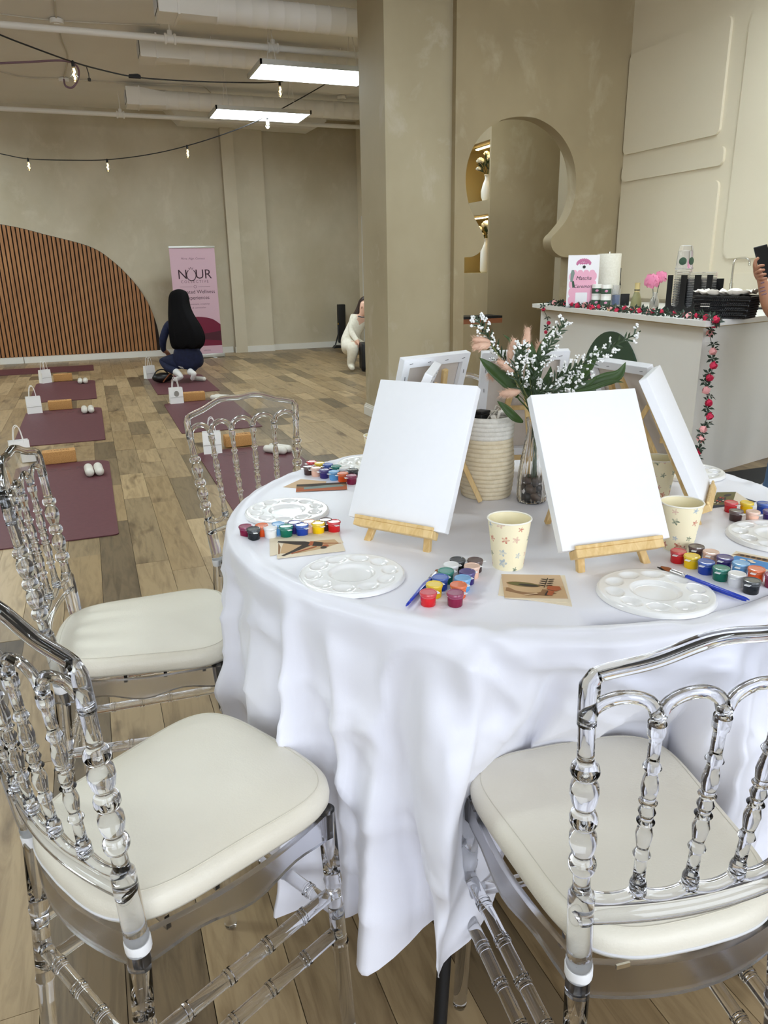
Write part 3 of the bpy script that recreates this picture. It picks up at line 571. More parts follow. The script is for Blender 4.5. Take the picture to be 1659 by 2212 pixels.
chair = make_chair('clear acrylic chair at lower right, its turned back towards the camera')
chair.location = (0.692*S, 0.795*S, 0); chair.rotation_euler.z = math.radians(83.0-90)
dup(chair, 'clear acrylic chair at lower left, cream cushion filling the foreground', **cpose(0.044, 1.125, 27.9))
dup(chair, 'clear acrylic chair second from the front on the left side of table', **cpose(0.039, 1.825, -6.0))
dup(chair, 'clear acrylic chair behind the left rim of table, in front of yoga mats', **cpose(0.513, 2.207, -69.3))
dup(chair, 'clear acrylic chair on the far side, mostly hidden behind the easels', **cpose(1.17, 2.36, -112.0))

# ---------------------------------------------------------------- round table and its draped cloth
TC = Vector((0.8136, 1.3435, 0)); TT = 0.8075
t = thing('round_table', 'round folding table hidden under white satin, one black leg showing', 'table', TC)
G().lathe([(0.0, 0.772), (0.598, 0.772), (0.606, 0.779), (0.606, 0.792), (0.598, 0.796), (0, 0.796)], 64).build('tabletop', 'white_trim', t)
lf = onz(949, 2235, 0.0)-TC
for k in range(4):
    q = Matrix.Rotation(k*PI/2, 3, 'Z') @ lf; g = G(); g.tube([(q.x, q.y, 0.0), (q.x*0.86, q.y*0.86, 0.40), (q.x*0.80, q.y*0.80, 0.775)], 0.0125, 12); g.build('leg', 'black_plastic', t)

# skirt of the cloth, row by row from the table rim to the hem, x y z in millimetres from the table's foot
CLOTH = [
630, 0, 758, 629, 33, 758, 627, 66, 758, 622, 99, 758, 616, 131, 758, 609, 163, 758, 599, 195, 758, 588, 226, 758, 576, 256, 758, 561, 286, 758, 546, 315, 758, 528, 343, 758, 510, 370, 758, 490, 396, 758, 468, 422, 758, 445, 445, 758, 422, 468, 758, 396, 490, 758, 370, 510, 758, 343, 528, 758,
315, 546, 758, 286, 561, 758, 256, 576, 758, 226, 588, 758, 195, 599, 758, 163, 609, 758, 131, 616, 758, 99, 622, 758, 66, 627, 758, 33, 629, 758, 0, 630, 758, -33, 629, 758, -66, 627, 758, -99, 622, 758, -131, 616, 758, -163, 609, 758, -195, 599, 758, -226, 588, 758, -256, 576, 758, -286, 561, 758,
-315, 546, 758, -343, 528, 758, -370, 510, 758, -396, 490, 758, -422, 468, 758, -445, 445, 758, -468, 422, 758, -490, 396, 758, -510, 370, 758, -528, 343, 758, -546, 315, 758, -561, 286, 758, -576, 256, 758, -588, 226, 758, -599, 195, 758, -609, 163, 758, -616, 131, 758, -622, 99, 758, -627, 66, 758, -629, 33, 758,
-630, 0, 758, -629, -33, 758, -627, -66, 758, -622, -99, 758, -616, -131, 758, -609, -163, 758, -599, -195, 758, -588, -226, 758, -576, -256, 758, -561, -286, 758, -546, -315, 758, -528, -343, 758, -510, -370, 758, -490, -396, 758, -468, -422, 758, -445, -445, 758, -422, -468, 758, -396, -490, 758, -370, -510, 758, -343, -528, 758,
-315, -546, 758, -286, -561, 758, -256, -576, 758, -226, -588, 758, -195, -599, 758, -163, -609, 758, -131, -616, 758, -99, -622, 758, -66, -627, 758, -33, -629, 758, 0, -630, 758, 33, -629, 758, 66, -627, 758, 99, -622, 758, 131, -616, 758, 163, -609, 758, 195, -599, 758, 226, -588, 758, 256, -576, 758, 286, -561, 758,
315, -546, 758, 343, -528, 758, 370, -510, 758, 396, -490, 758, 422, -468, 758, 445, -445, 758, 468, -422, 758, 490, -396, 758, 510, -370, 758, 528, -343, 758, 546, -315, 758, 561, -286, 758, 576, -256, 758, 588, -226, 758, 599, -195, 758, 609, -163, 758, 616, -131, 758, 622, -99, 758, 627, -66, 758, 629, -33, 758,
655, 0, 762, 654, 34, 764, 651, 68, 763, 647, 102, 764, 641, 136, 765, 633, 170, 765, 623, 203, 764, 612, 235, 766, 598, 267, 765, 583, 298, 766, 566, 328, 765, 549, 357, 762, 530, 385, 760, 509, 412, 763, 487, 438, 763, 463, 463, 763, 438, 487, 763, 412, 509, 762, 385, 529, 765, 357, 549, 765,
328, 567, 766, 297, 584, 767, 266, 598, 766, 234, 611, 765, 202, 623, 765, 169, 632, 764, 136, 640, 764, 102, 647, 764, 68, 651, 764, 34, 654, 764, 0, 655, 763, -34, 654, 765, -68, 651, 765, -102, 647, 760, -136, 640, 763, -169, 632, 764, -203, 623, 766, -235, 612, 766, -266, 598, 760, -297, 584, 766,
-327, 567, 765, -357, 549, 764, -385, 530, 764, -412, 509, 760, -438, 487, 765, -463, 463, 764, -487, 438, 765, -509, 412, 765, -530, 385, 764, -549, 357, 765, -567, 327, 765, -584, 297, 765, -598, 266, 765, -611, 235, 764, -623, 202, 765, -633, 169, 765, -641, 136, 764, -647, 102, 765, -651, 68, 760, -654, 34, 764,
-655, 0, 765, -654, -34, 765, -651, -69, 766, -647, -102, 764, -640, -136, 763, -633, -170, 765, -623, -202, 765, -611, -235, 765, -598, -266, 765, -583, -297, 765, -567, -328, 765, -549, -357, 764, -530, -385, 765, -509, -412, 764, -487, -438, 763, -463, -463, 764, -438, -487, 763, -412, -509, 760, -385, -530, 763, -357, -549, 759,
-328, -566, 764, -297, -583, 765, -267, -598, 766, -235, -612, 766, -202, -624, 765, -169, -633, 767, -136, -640, 766, -102, -646, 765, -68, -651, 760, -34, -654, 760, 0, -655, 763, 34, -654, 763, 68, -651, 764, 102, -647, 765, 136, -641, 765, 170, -633, 765, 202, -623, 762, 234, -611, 764, 266, -598, 765, 297, -584, 765,
328, -567, 764, 357, -549, 762, 385, -530, 764, 412, -509, 765, 438, -487, 765, 463, -463, 765, 487, -438, 765, 509, -412, 767, 530, -385, 766, 549, -356, 765, 567, -327, 764, 583, -297, 764, 598, -266, 764, 611, -235, 760, 623, -202, 765, 633, -169, 765, 641, -136, 765, 647, -102, 766, 652, -69, 759, 654, -34, 761,
668, 0, 761, 666, 35, 760, 664, 70, 761, 659, 104, 759, 652, 139, 759, 645, 173, 758, 636, 207, 759, 622, 239, 759, 609, 272, 759, 593, 304, 759, 576, 334, 759, 559, 364, 759, 540, 393, 763, 518, 420, 759, 496, 446, 759, 472, 471, 759, 447, 496, 759, 421, 519, 762, 392, 539, 759, 364, 559, 759,
334, 577, 759, 303, 595, 760, 271, 609, 760, 238, 622, 759, 205, 634, 759, 172, 644, 759, 139, 653, 761, 104, 659, 760, 70, 663, 759, 35, 666, 759, 0, 668, 760, -35, 666, 759, -70, 663, 759, -104, 660, 761, -138, 652, 759, -172, 644, 759, -206, 635, 760, -239, 623, 759, -272, 611, 761, -303, 594, 759,
-333, 578, 759, -364, 560, 760, -392, 539, 759, -421, 519, 761, -446, 496, 759, -472, 471, 759, -496, 447, 760, -518, 420, 759, -539, 392, 759, -559, 363, 759, -577, 334, 759, -594, 303, 760, -609, 271, 759, -623, 239, 759, -634, 206, 759, -644, 173, 759, -653, 139, 759, -659, 104, 759, -665, 70, 761, -666, 35, 759,
-667, 0, 760, -666, -35, 759, -663, -70, 759, -659, -105, 761, -653, -139, 759, -644, -173, 759, -635, -206, 759, -622, -239, 759, -609, -271, 759, -594, -303, 759, -577, -333, 759, -560, -364, 759, -539, -392, 759, -518, -420, 759, -496, -447, 759, -472, -472, 759, -446, -496, 759, -420, -519, 761, -392, -540, 762, -364, -560, 761,
-334, -577, 759, -304, -594, 760, -272, -609, 759, -239, -622, 759, -205, -635, 760, -172, -644, 759, -138, -652, 760, -103, -658, 759, -69, -664, 763, -34, -667, 762, 0, -667, 759, 35, -667, 762, 69, -663, 759, 104, -658, 759, 139, -652, 759, 173, -644, 758, 207, -636, 761, 239, -623, 760, 271, -609, 759, 303, -594, 759,
334, -578, 759, 364, -561, 762, 392, -540, 760, 419, -518, 759, 446, -496, 759, 471, -471, 759, 495, -447, 759, 518, -420, 760, 539, -392, 759, 559, -363, 759, 577, -333, 759, 594, -303, 759, 609, -271, 759, 624, -240, 761, 634, -206, 759, 644, -173, 759, 653, -139, 760, 659, -104, 760, 665, -70, 761, 667, -35, 760,
681, 0, 754, 679, 35, 753, 678, 71, 756, 672, 106, 753, 666, 141, 752, 659, 177, 751, 647, 210, 749, 635, 245, 752, 621, 278, 753, 606, 311, 753, 588, 342, 753, 570, 372, 756, 550, 401, 757, 529, 428, 754, 505, 454, 753, 481, 481, 754, 456, 506, 754, 428, 527, 752, 401, 550, 752, 371, 570, 752,
341, 590, 753, 309, 606, 753, 277, 622, 753, 243, 635, 753, 209, 647, 752, 175, 657, 754, 141, 664, 751, 107, 671, 753, 71, 676, 753, 36, 679, 752, 0, 680, 751, -35, 679, 752, -71, 677, 753, -107, 672, 753, -141, 665, 752, -176, 657, 753, -210, 647, 751, -244, 635, 752, -277, 622, 752, -310, 607, 752,
-342, 590, 753, -371, 570, 752, -400, 550, 752, -428, 528, 753, -456, 505, 752, -482, 481, 753, -505, 455, 751, -529, 428, 753, -550, 400, 754, -570, 370, 752, -589, 340, 753, -606, 309, 752, -621, 277, 752, -635, 244, 752, -647, 210, 752, -658, 176, 753, -666, 142, 752, -672, 106, 752, -677, 71, 753, -679, 35, 752,
-680, -1, 752, -680, -35, 752, -676, -71, 753, -672, -107, 754, -665, -141, 752, -657, -177, 752, -647, -210, 752, -635, -244, 753, -621, -277, 752, -606, -309, 753, -590, -341, 752, -570, -370, 752, -550, -400, 752, -529, -429, 754, -505, -455, 752, -481, -482, 752, -455, -506, 752, -428, -529, 753, -398, -549, 751, -372, -571, 756,
-341, -588, 753, -310, -605, 752, -277, -621, 752, -244, -636, 751, -211, -651, 751, -176, -660, 752, -141, -666, 753, -105, -672, 755, -70, -677, 756, -35, -679, 755, 0, -680, 754, 35, -677, 752, 70, -676, 753, 106, -672, 752, 142, -666, 752, 177, -658, 753, 210, -647, 752, 244, -635, 753, 277, -622, 752, 309, -606, 752,
340, -589, 753, 371, -571, 754, 399, -551, 754, 428, -529, 752, 455, -506, 752, 482, -481, 753, 505, -455, 751, 528, -428, 752, 551, -400, 752, 572, -371, 752, 589, -340, 753, 606, -309, 752, 621, -277, 753, 635, -244, 753, 647, -210, 752, 658, -176, 753, 665, -141, 752, 672, -106, 752, 677, -71, 753, 678, -35, 751,
683, 3, 734, 685, 35, 733, 679, 69, 736, 675, 104, 732, 669, 141, 730, 661, 176, 726, 650, 211, 727, 637, 245, 728, 623, 279, 730, 608, 313, 728, 590, 345, 732, 570, 375, 735, 551, 402, 736, 534, 432, 735, 508, 457, 733, 483, 482, 734, 463, 512, 735, 432, 529, 732, 404, 551, 730, 374, 572, 731,
343, 591, 730, 311, 608, 731, 277, 624, 730, 243, 638, 730, 209, 650, 730, 174, 662, 733, 144, 677, 736, 108, 674, 732, 71, 679, 732, 37, 687, 732, 1, 683, 730, -35, 682, 731, -72, 679, 731, -108, 674, 731, -143, 674, 734, -176, 663, 733, -209, 650, 731, -244, 638, 730, -278, 624, 730, -310, 609, 727,
-342, 592, 730, -372, 572, 731, -402, 552, 731, -431, 529, 732, -461, 511, 733, -483, 483, 731, -510, 459, 731, -531, 429, 731, -553, 400, 732, -578, 376, 734, -591, 343, 731, -608, 311, 731, -624, 278, 731, -638, 244, 731, -654, 212, 732, -660, 177, 731, -668, 142, 731, -674, 106, 731, -679, 70, 731, -688, 36, 733,
-683, 1, 731, -682, -35, 731, -679, -72, 731, -674, -108, 733, -668, -141, 732, -660, -176, 730, -649, -211, 731, -637, -246, 732, -630, -280, 734, -609, -309, 731, -592, -341, 731, -573, -372, 731, -552, -402, 731, -530, -431, 732, -508, -456, 731, -483, -483, 731, -456, -508, 731, -428, -532, 732, -403, -555, 732, -374, -571, 736,
-346, -594, 734, -313, -607, 731, -280, -623, 730, -246, -637, 728, -211, -650, 724, -176, -661, 727, -140, -669, 729, -104, -675, 733, -68, -679, 736, -35, -681, 735, 0, -687, 735, 35, -688, 734, 69, -679, 732, 106, -675, 731, 142, -668, 729, 177, -660, 731, 212, -649, 733, 243, -638, 731, 277, -624, 730, 311, -609, 731,
343, -591, 731, 373, -572, 734, 399, -554, 733, 429, -531, 731, 457, -508, 730, 483, -483, 731, 511, -460, 732, 530, -430, 730, 553, -401, 730, 574, -371, 729, 592, -340, 732, 614, -312, 733, 623, -278, 732, 637, -244, 732, 649, -212, 730, 660, -177, 731, 668, -142, 731, 674, -107, 730, 679, -71, 730, 683, -34, 730,
682, 5, 713, 695, 36, 716, 679, 67, 714, 675, 102, 711, 668, 139, 708, 659, 175, 705, 648, 211, 706, 636, 245, 707, 622, 279, 707, 608, 314, 709, 588, 346, 711, 568, 378, 715, 553, 407, 716, 540, 437, 715, 514, 463, 714, 485, 484, 713, 465, 514, 715, 437, 532, 712, 405, 550, 710, 374, 570, 708,
343, 590, 707, 310, 608, 708, 277, 623, 708, 242, 637, 708, 207, 651, 710, 173, 664, 713, 137, 670, 718, 109, 675, 712, 71, 678, 711, 37, 691, 712, 2, 682, 709, -35, 681, 709, -72, 678, 710, -108, 675, 710, -140, 668, 715, -172, 660, 713, -208, 649, 710, -243, 637, 708, -278, 623, 708, -313, 613, 709,
-341, 591, 709, -372, 571, 709, -401, 551, 710, -431, 528, 710, -463, 513, 712, -482, 483, 710, -508, 455, 711, -530, 429, 710, -553, 399, 711, -581, 377, 713, -590, 343, 711, -607, 310, 710, -622, 278, 710, -637, 243, 710, -657, 213, 711, -658, 178, 710, -667, 141, 710, -673, 107, 710, -678, 69, 710, -691, 36, 712,
-682, 2, 710, -681, -36, 710, -678, -72, 710, -673, -110, 712, -668, -139, 711, -659, -175, 709, -648, -212, 710, -636, -246, 711, -633, -282, 713, -610, -307, 711, -591, -340, 709, -571, -372, 709, -551, -401, 710, -528, -431, 711, -508, -455, 710, -482, -482, 710, -455, -508, 710, -427, -532, 712, -410, -565, 715, -375, -570, 715,
-347, -588, 714, -314, -606, 710, -281, -624, 710, -246, -636, 706, -211, -648, 704, -175, -660, 705, -139, -668, 708, -101, -675, 713, -65, -679, 715, -36, -683, 714, 1, -690, 714, 36, -682, 715, 68, -678, 712, 105, -673, 710, 142, -671, 710, 177, -659, 710, 213, -647, 712, 241, -637, 711, 276, -623, 709, 311, -608, 710,
345, -595, 711, 373, -571, 714, 398, -553, 712, 427, -531, 711, 457, -509, 710, 483, -482, 710, 512, -462, 711, 529, -430, 709, 552, -401, 708, 575, -371, 709, 593, -339, 711, 616, -313, 712, 625, -279, 711, 637, -243, 711, 658, -213, 712, 658, -178, 710, 667, -141, 710, 673, -108, 709, 678, -70, 709, 684, -33, 710,
682, 6, 692, 697, 37, 695, 676, 65, 694, 666, 98, 693, 662, 136, 689, 644, 170, 690, 635, 208, 690, 623, 238, 691, 608, 274, 691, 603, 312, 688, 585, 346, 690, 564, 378, 694, 546, 398, 699, 539, 435, 695, 514, 464, 693, 482, 481, 693, 467, 516, 694, 437, 530, 692, 404, 546, 690, 372, 566, 689,
338, 583, 689, 303, 598, 691, 273, 612, 691, 237, 627, 691, 206, 650, 690, 171, 664, 692, 133, 665, 698, 108, 685, 694, 71, 677, 691, 38, 693, 692, 2, 682, 689, -35, 679, 689, -73, 677, 689, -109, 681, 691, -139, 664, 695, -168, 656, 693, -204, 643, 690, -240, 628, 689, -274, 612, 691, -310, 610, 689,
-338, 586, 689, -370, 566, 689, -396, 545, 691, -426, 520, 692, -462, 513, 691, -478, 479, 690, -507, 452, 691, -530, 429, 690, -549, 396, 691, -581, 380, 693, -591, 344, 690, -606, 309, 689, -618, 277, 690, -630, 240, 690, -658, 214, 691, -656, 177, 689, -666, 140, 690, -671, 107, 690, -675, 69, 690, -693, 36, 691,
-678, 2, 690, -678, -37, 689, -677, -73, 689, -671, -111, 691, -668, -138, 690, -659, -175, 689, -645, -211, 689, -632, -245, 690, -635, -283, 693, -607, -305, 690, -587, -338, 689, -572, -373, 689, -548, -399, 690, -526, -431, 691, -509, -454, 690, -481, -481, 689, -457, -511, 690, -427, -533, 691, -408, -566, 695, -379, -570, 695,
-346, -581, 694, -312, -598, 691, -279, -612, 693, -242, -621, 690, -207, -637, 687, -171, -644, 690, -134, -657, 691, -99, -672, 692, -63, -684, 696, -37, -693, 696, 1, -692, 694, 37, -678, 695, 66, -679, 691, 105, -673, 689, 142, -673, 689, 178, -657, 689, 214, -645, 691, 241, -638, 690, 276, -622, 689, 311, -608, 689,
347, -594, 691, 372, -566, 693, 397, -554, 691, 424, -529, 690, 456, -508, 689, 480, -478, 690, 509, -462, 690, 523, -426, 689, 543, -394, 690, 572, -369, 689, 588, -334, 691, 614, -314, 692, 626, -279, 691, 633, -241, 691, 660, -214, 692, 657, -178, 689, 665, -140, 689, 674, -108, 689, 678, -70, 689, 683, -32, 689,
683, 9, 652, 698, 39, 654, 679, 61, 653, 655, 90, 655, 650, 131, 649, 630, 166, 652, 619, 206, 652, 604, 228, 658, 595, 268, 654, 589, 307, 650, 579, 347, 650, 559, 382, 654, 537, 390, 660, 531, 428, 655, 513, 463, 652, 492, 485, 654, 468, 517, 653, 436, 525, 651, 401, 537, 650, 367, 558, 649,
329, 560, 657, 305, 591, 651, 268, 598, 653, 232, 618, 651, 200, 642, 650, 165, 661, 652, 125, 655, 659, 112, 689, 653, 72, 679, 650, 41, 698, 651, 3, 685, 648, -34, 678, 648, -75, 678, 648, -113, 688, 651, -137, 658, 654, -162, 650, 653, -199, 634, 650, -236, 619, 650, -270, 599, 652, -303, 604, 649,
-333, 579, 649, -368, 560, 649, -390, 537, 651, -422, 513, 652, -459, 512, 650, -484, 481, 650, -506, 449, 650, -533, 430, 649, -548, 393, 650, -583, 384, 652, -593, 346, 649, -605, 308, 648, -614, 276, 649, -636, 246, 650, -660, 215, 649, -649, 176, 649, -667, 140, 649, -671, 108, 649, -674, 68, 649, -698, 36, 650,
-673, 4, 649, -676, -37, 648, -677, -74, 648, -671, -113, 650, -671, -137, 649, -660, -175, 648, -642, -211, 648, -628, -246, 650, -639, -285, 652, -603, -301, 650, -584, -337, 648, -573, -374, 648, -546, -397, 649, -525, -432, 649, -511, -455, 649, -480, -482, 648, -462, -516, 649, -426, -537, 650, -402, -565, 654, -382, -566, 654,
-343, -567, 656, -309, -589, 652, -271, -583, 664, -241, -608, 654, -202, -618, 652, -163, -623, 656, -124, -637, 656, -90, -654, 656, -52, -665, 661, -32, -673, 662, 0, -690, 653, 37, -673, 654, 63, -681, 650, 103, -672, 648, 142, -675, 648, 179, -656, 648, 216, -643, 650, 240, -640, 649, 274, -619, 648, 312, -608, 648,
350, -594, 650, 372, -561, 652, 396, -556, 650, 420, -528, 649, 454, -506, 648, 471, -469, 652, 503, -461, 649, 516, -422, 649, 536, -388, 650, 566, -364, 648, 582, -327, 651, 608, -315, 651, 626, -279, 649, 629, -239, 650, 663, -217, 651, 654, -178, 649, 666, -140, 648, 679, -108, 648, 679, -70, 647, 682, -29, 648,
686, 12, 611, 697, 41, 613, 677, 58, 612, 643, 83, 616, 637, 124, 611, 615, 161, 614, 604, 203, 614, 586, 219, 622, 580, 262, 616, 571, 303, 613, 570, 346, 610, 550, 384, 614, 530, 387, 620, 522, 421, 616, 511, 461, 611, 497, 486, 613, 469, 516, 612, 435, 518, 610, 398, 528, 610, 360, 548, 609,
319, 545, 620, 303, 580, 611, 262, 584, 614, 227, 609, 611, 190, 629, 612, 158, 657, 611, 118, 646, 620, 114, 687, 612, 73, 684, 609, 43, 702, 610, 4, 687, 607, -33, 676, 607, -77, 680, 607, -116, 685, 610, -135, 653, 613, -155, 645, 613, -193, 625, 611, -232, 609, 610, -266, 585, 614, -294, 596, 609,
-328, 571, 609, -365, 553, 609, -388, 530, 611, -416, 504, 613, -457, 508, 609, -490, 484, 609, -504, 447, 609, -536, 431, 608, -547, 390, 609, -582, 388, 611, -595, 348, 608, -603, 308, 607, -612, 274, 608, -638, 250, 609, -661, 215, 608, -644, 175, 608, -668, 141, 608, -670, 108, 608, -673, 67, 608, -701, 36, 609,
-671, 5, 608, -675, -38, 607, -677, -75, 607, -671, -114, 609, -673, -136, 608, -660, -174, 607, -639, -211, 607, -625, -247, 609, -643, -286, 610, -601, -297, 609, -582, -336, 608, -575, -375, 607, -544, -395, 608, -525, -433, 608, -513, -456, 608, -481, -484, 607, -465, -520, 609, -426, -540, 609, -397, -562, 613, -382, -559, 613,
-340, -553, 617, -302, -571, 615, -265, -558, 632, -239, -589, 617, -197, -596, 618, -155, -601, 622, -115, -616, 622, -76, -631, 625, -41, -646, 626, -23, -652, 627, -2, -683, 613, 37, -668, 614, 61, -682, 609, 102, -671, 607, 142, -677, 607, 180, -656, 607, 217, -643, 609, 239, -643, 608, 273, -618, 607, 312, -607, 607,
353, -593, 609, 373, -558, 611, 395, -559, 609, 417, -527, 609, 451, -502, 607, 464, -462, 612, 496, -459, 608, 509, -418, 609, 529, -383, 610, 560, -359, 608, 576, -319, 611, 600, -315, 610, 625, -279, 608, 627, -237, 609, 666, -219, 609, 651, -179, 608, 666, -140, 607, 682, -108, 607, 679, -70, 606, 679, -27, 607,
688, 14, 570, 696, 41, 572, 673, 54, 571, 632, 75, 577, 623, 118, 573, 600, 157, 576, 588, 200, 576, 570, 211, 585, 565, 255, 578, 553, 299, 577, 555, 344, 571, 544, 388, 574, 522, 386, 579, 511, 415, 577, 509, 458, 571, 500, 486, 572, 470, 514, 571, 433, 509, 570, 394, 517, 570, 353, 536, 571,
309, 535, 581, 301, 568, 572, 257, 570, 576, 222, 599, 572, 181, 617, 574, 152, 652, 571, 111, 637, 580, 115, 682, 571, 73, 689, 568, 46, 706, 569, 5, 689, 566, -33, 675, 566, -79, 681, 566, -117, 680, 570, -132, 649, 572, -150, 641, 572, -187, 616, 571, -228, 599, 570, -262, 571, 576, -285, 587, 570,
-323, 562, 569, -361, 544, 569, -395, 523, 571, -411, 499, 572, -455, 503, 568, -495, 485, 569, -503, 445, 568, -538, 432, 567, -546, 388, 568, -582, 392, 570, -598, 350, 568, -602, 307, 566, -609, 272, 567, -639, 253, 568, -662, 216, 567, -641, 175, 567, -669, 142, 567, -670, 108, 566, -673, 66, 567, -704, 36, 568,
-670, 7, 567, -674, -38, 566, -676, -77, 566, -672, -116, 568, -676, -135, 567, -660, -174, 566, -636, -211, 567, -624, -250, 568, -645, -287, 569, -602, -295, 568, -580, -335, 567, -578, -377, 566, -543, -394, 567, -525, -433, 567, -515, -457, 567, -483, -486, 566, -466, -522, 568, -427, -543, 568, -394, -557, 573, -381, -547, 574,
-340, -543, 578, -296, -548, 582, -256, -536, 598, -237, -568, 582, -191, -573, 584, -147, -579, 589, -105, -594, 589, -63, -608, 594, -31, -627, 592, -13, -632, 593, -4, -670, 574, 38, -664, 573, 58, -684, 569, 101, -671, 566, 142, -679, 566, 181, -655, 566, 219, -643, 568, 238, -646, 567, 273, -618, 566, 312, -607, 566,
355, -592, 568, 374, -555, 570, 395, -562, 568, 413, -526, 568, 446, -497, 567, 457, -455, 572, 488, -457, 568, 501, -414, 569, 523, -377, 570, 553, -354, 568, 568, -311, 572, 592, -312, 570, 621, -278, 567, 625, -235, 568, 667, -222, 568, 651, -179, 567, 667, -141, 566, 686, -108, 566, 679, -70, 565, 677, -25, 567,
690, 15, 529, 694, 40, 531, 664, 49, 531, 621, 66, 539, 606, 110, 536, 585, 152, 538, 573, 197, 538, 555, 202, 548, 549, 249, 541, 536, 295, 539, 536, 342, 534, 533, 389, 534, 514, 387, 539, 500, 408, 538, 505, 454, 530, 502, 486, 531, 471, 510, 530, 432, 499, 530, 390, 506, 531, 345, 522, 533,
300, 527, 542, 298, 554, 533, 251, 557, 538, 216, 588, 533, 172, 606, 535, 144, 644, 531, 107, 630, 540, 113, 674, 531, 75, 691, 527, 49, 709, 528, 6, 692, 525, -32, 675, 525, -80, 684, 525, -117, 675, 529, -129, 644, 532, -145, 637, 531, -181, 607, 531, -223, 588, 531, -258, 558, 537, -275, 576, 531,
-317, 553, 529, -357, 533, 529, -397, 515, 531, -407, 494, 532, -453, 498, 528, -498, 487, 528, -502, 443, 527, -540, 433, 526, -546, 386, 527, -581, 395, 529, -600, 351, 527, -600, 307, 525, -607, 270, 526, -640, 257, 528, -661, 216, 525, -640, 175, 526, -669, 143, 526, -670, 108, 525, -673, 66, 526, -707, 36, 527,
-669, 8, 526, -673, -37, 525, -676, -78, 525, -673, -116, 527, -679, -135, 526, -660, -173, 525, -633, -211, 526, -624, -253, 527, -646, -287, 528, -603, -293, 527, -578, -334, 526, -580, -378, 525, -541, -392, 526, -526, -433, 526, -517, -458, 526, -484, -488, 526, -467, -522, 527, -428, -548, 528, -393, -549, 532, -378, -531, 536,
-337, -525, 541, -291, -522, 550, -247, -517, 563, -234, -546, 547, -186, -549, 551, -139, -557, 555, -94, -570, 558, -50, -586, 562, -19, -610, 557, -2, -613, 559, -3, -654, 536, 39, -660, 532, 54, -683, 528, 100, -671, 525, 142, -680, 525, 182, -654, 525, 220, -644, 527, 238, -648, 526, 273, -618, 525, 312, -606, 525,
357, -591, 527, 376, -553, 529, 397, -569, 528, 409, -525, 527, 441, -491, 527, 450, -448, 532, 478, -454, 528, 493, -409, 529, 516, -372, 530, 546, -348, 528, 561, -303, 533, 583, -308, 530, 616, -276, 527, 623, -234, 527, 669, -224, 527, 651, -180, 525, 668, -142, 525, 689, -108, 525, 678, -70, 524, 674, -22, 526,
694, 13, 488, 692, 39, 490, 654, 41, 492, 610, 58, 500, 588, 102, 500, 570, 148, 500, 556, 195, 501, 540, 194, 510, 530, 243, 505, 522, 291, 501, 516, 340, 499, 518, 389, 496, 503, 389, 499, 487, 404, 500, 498, 450, 490, 504, 485, 490, 472, 505, 489, 431, 486, 491, 385, 494, 492, 337, 508, 495,
293, 519, 502, 294, 538, 496, 245, 543, 499, 210, 576, 494, 165, 597, 496, 134, 633, 493, 104, 622, 499, 109, 667, 491, 76, 691, 486, 53, 712, 487, 6, 694, 484, -32, 675, 484, -81, 687, 485, -116, 670, 488, -127, 639, 491, -141, 634, 491, -175, 598, 492, -219, 576, 492, -254, 545, 498, -266, 565, 493,
-309, 542, 490, -353, 522, 490, -398, 507, 491, -402, 488, 491, -452, 490, 487, -501, 488, 487, -500, 441, 486, -542, 433, 485, -545, 384, 486, -580, 397, 487, -602, 353, 486, -598, 306, 484, -604, 268, 485, -641, 261, 487, -660, 216, 484, -638, 175, 485, -668, 143, 485, -670, 108, 484, -673, 66, 485, -710, 35, 486,
-670, 9, 485, -672, -37, 484, -675, -80, 484, -674, -117, 486, -681, -135, 486, -660, -172, 484, -631, -211, 485, -625, -257, 486, -647, -287, 487, -605, -293, 486, -577, -333, 485, -582, -379, 484, -539, -390, 485, -527, -433, 485, -519, -459, 485, -485, -490, 485, -466, -518, 486, -430, -553, 487, -393, -541, 492, -378, -513, 500,
-334, -504, 506, -287, -496, 519, -239, -498, 528, -231, -522, 514, -181, -525, 518, -131, -534, 522, -83, -545, 527, -37, -563, 530, -6, -593, 522, 10, -593, 525, 3, -635, 500, 40, -656, 492, 51, -682, 487, 99, -670, 484, 142, -681, 484, 182, -653, 484, 221, -644, 486, 238, -651, 485, 273, -618, 484, 313, -605, 484,
359, -589, 486, 378, -552, 488, 398, -573, 487, 405, -524, 486, 434, -485, 487, 443, -441, 492, 467, -451, 488, 484, -405, 489, 516, -367, 489, 539, -342, 488, 553, -295, 493, 573, -304, 490, 610, -274, 486, 621, -232, 486, 670, -225, 486, 651, -181, 484, 669, -143, 484, 691, -108, 484, 677, -69, 483, 670, -20, 485,
697, 12, 447, 691, 36, 449, 645, 27, 455, 597, 49, 463, 569, 93, 465, 552, 142, 465, 537, 191, 467, 526, 188, 472, 514, 238, 470, 497, 287, 469, 487, 338, 471, 493, 389, 464, 485, 397, 463, 473, 400, 461, 486, 445, 451, 505, 485, 449, 474, 500, 448, 431, 472, 452, 378, 477, 455, 330, 490, 459,
287, 513, 462, 290, 522, 461, 240, 530, 460, 202, 561, 457, 155, 585, 458, 118, 620, 457, 103, 617, 458, 103, 661, 451, 77, 691, 446, 56, 715, 446, 7, 698, 443, -32, 675, 442, -82, 689, 444, -115, 665, 447, -125, 633, 450, -139, 631, 449, -169, 589, 452, -215, 566, 453, -251, 533, 458, -254, 548, 457,
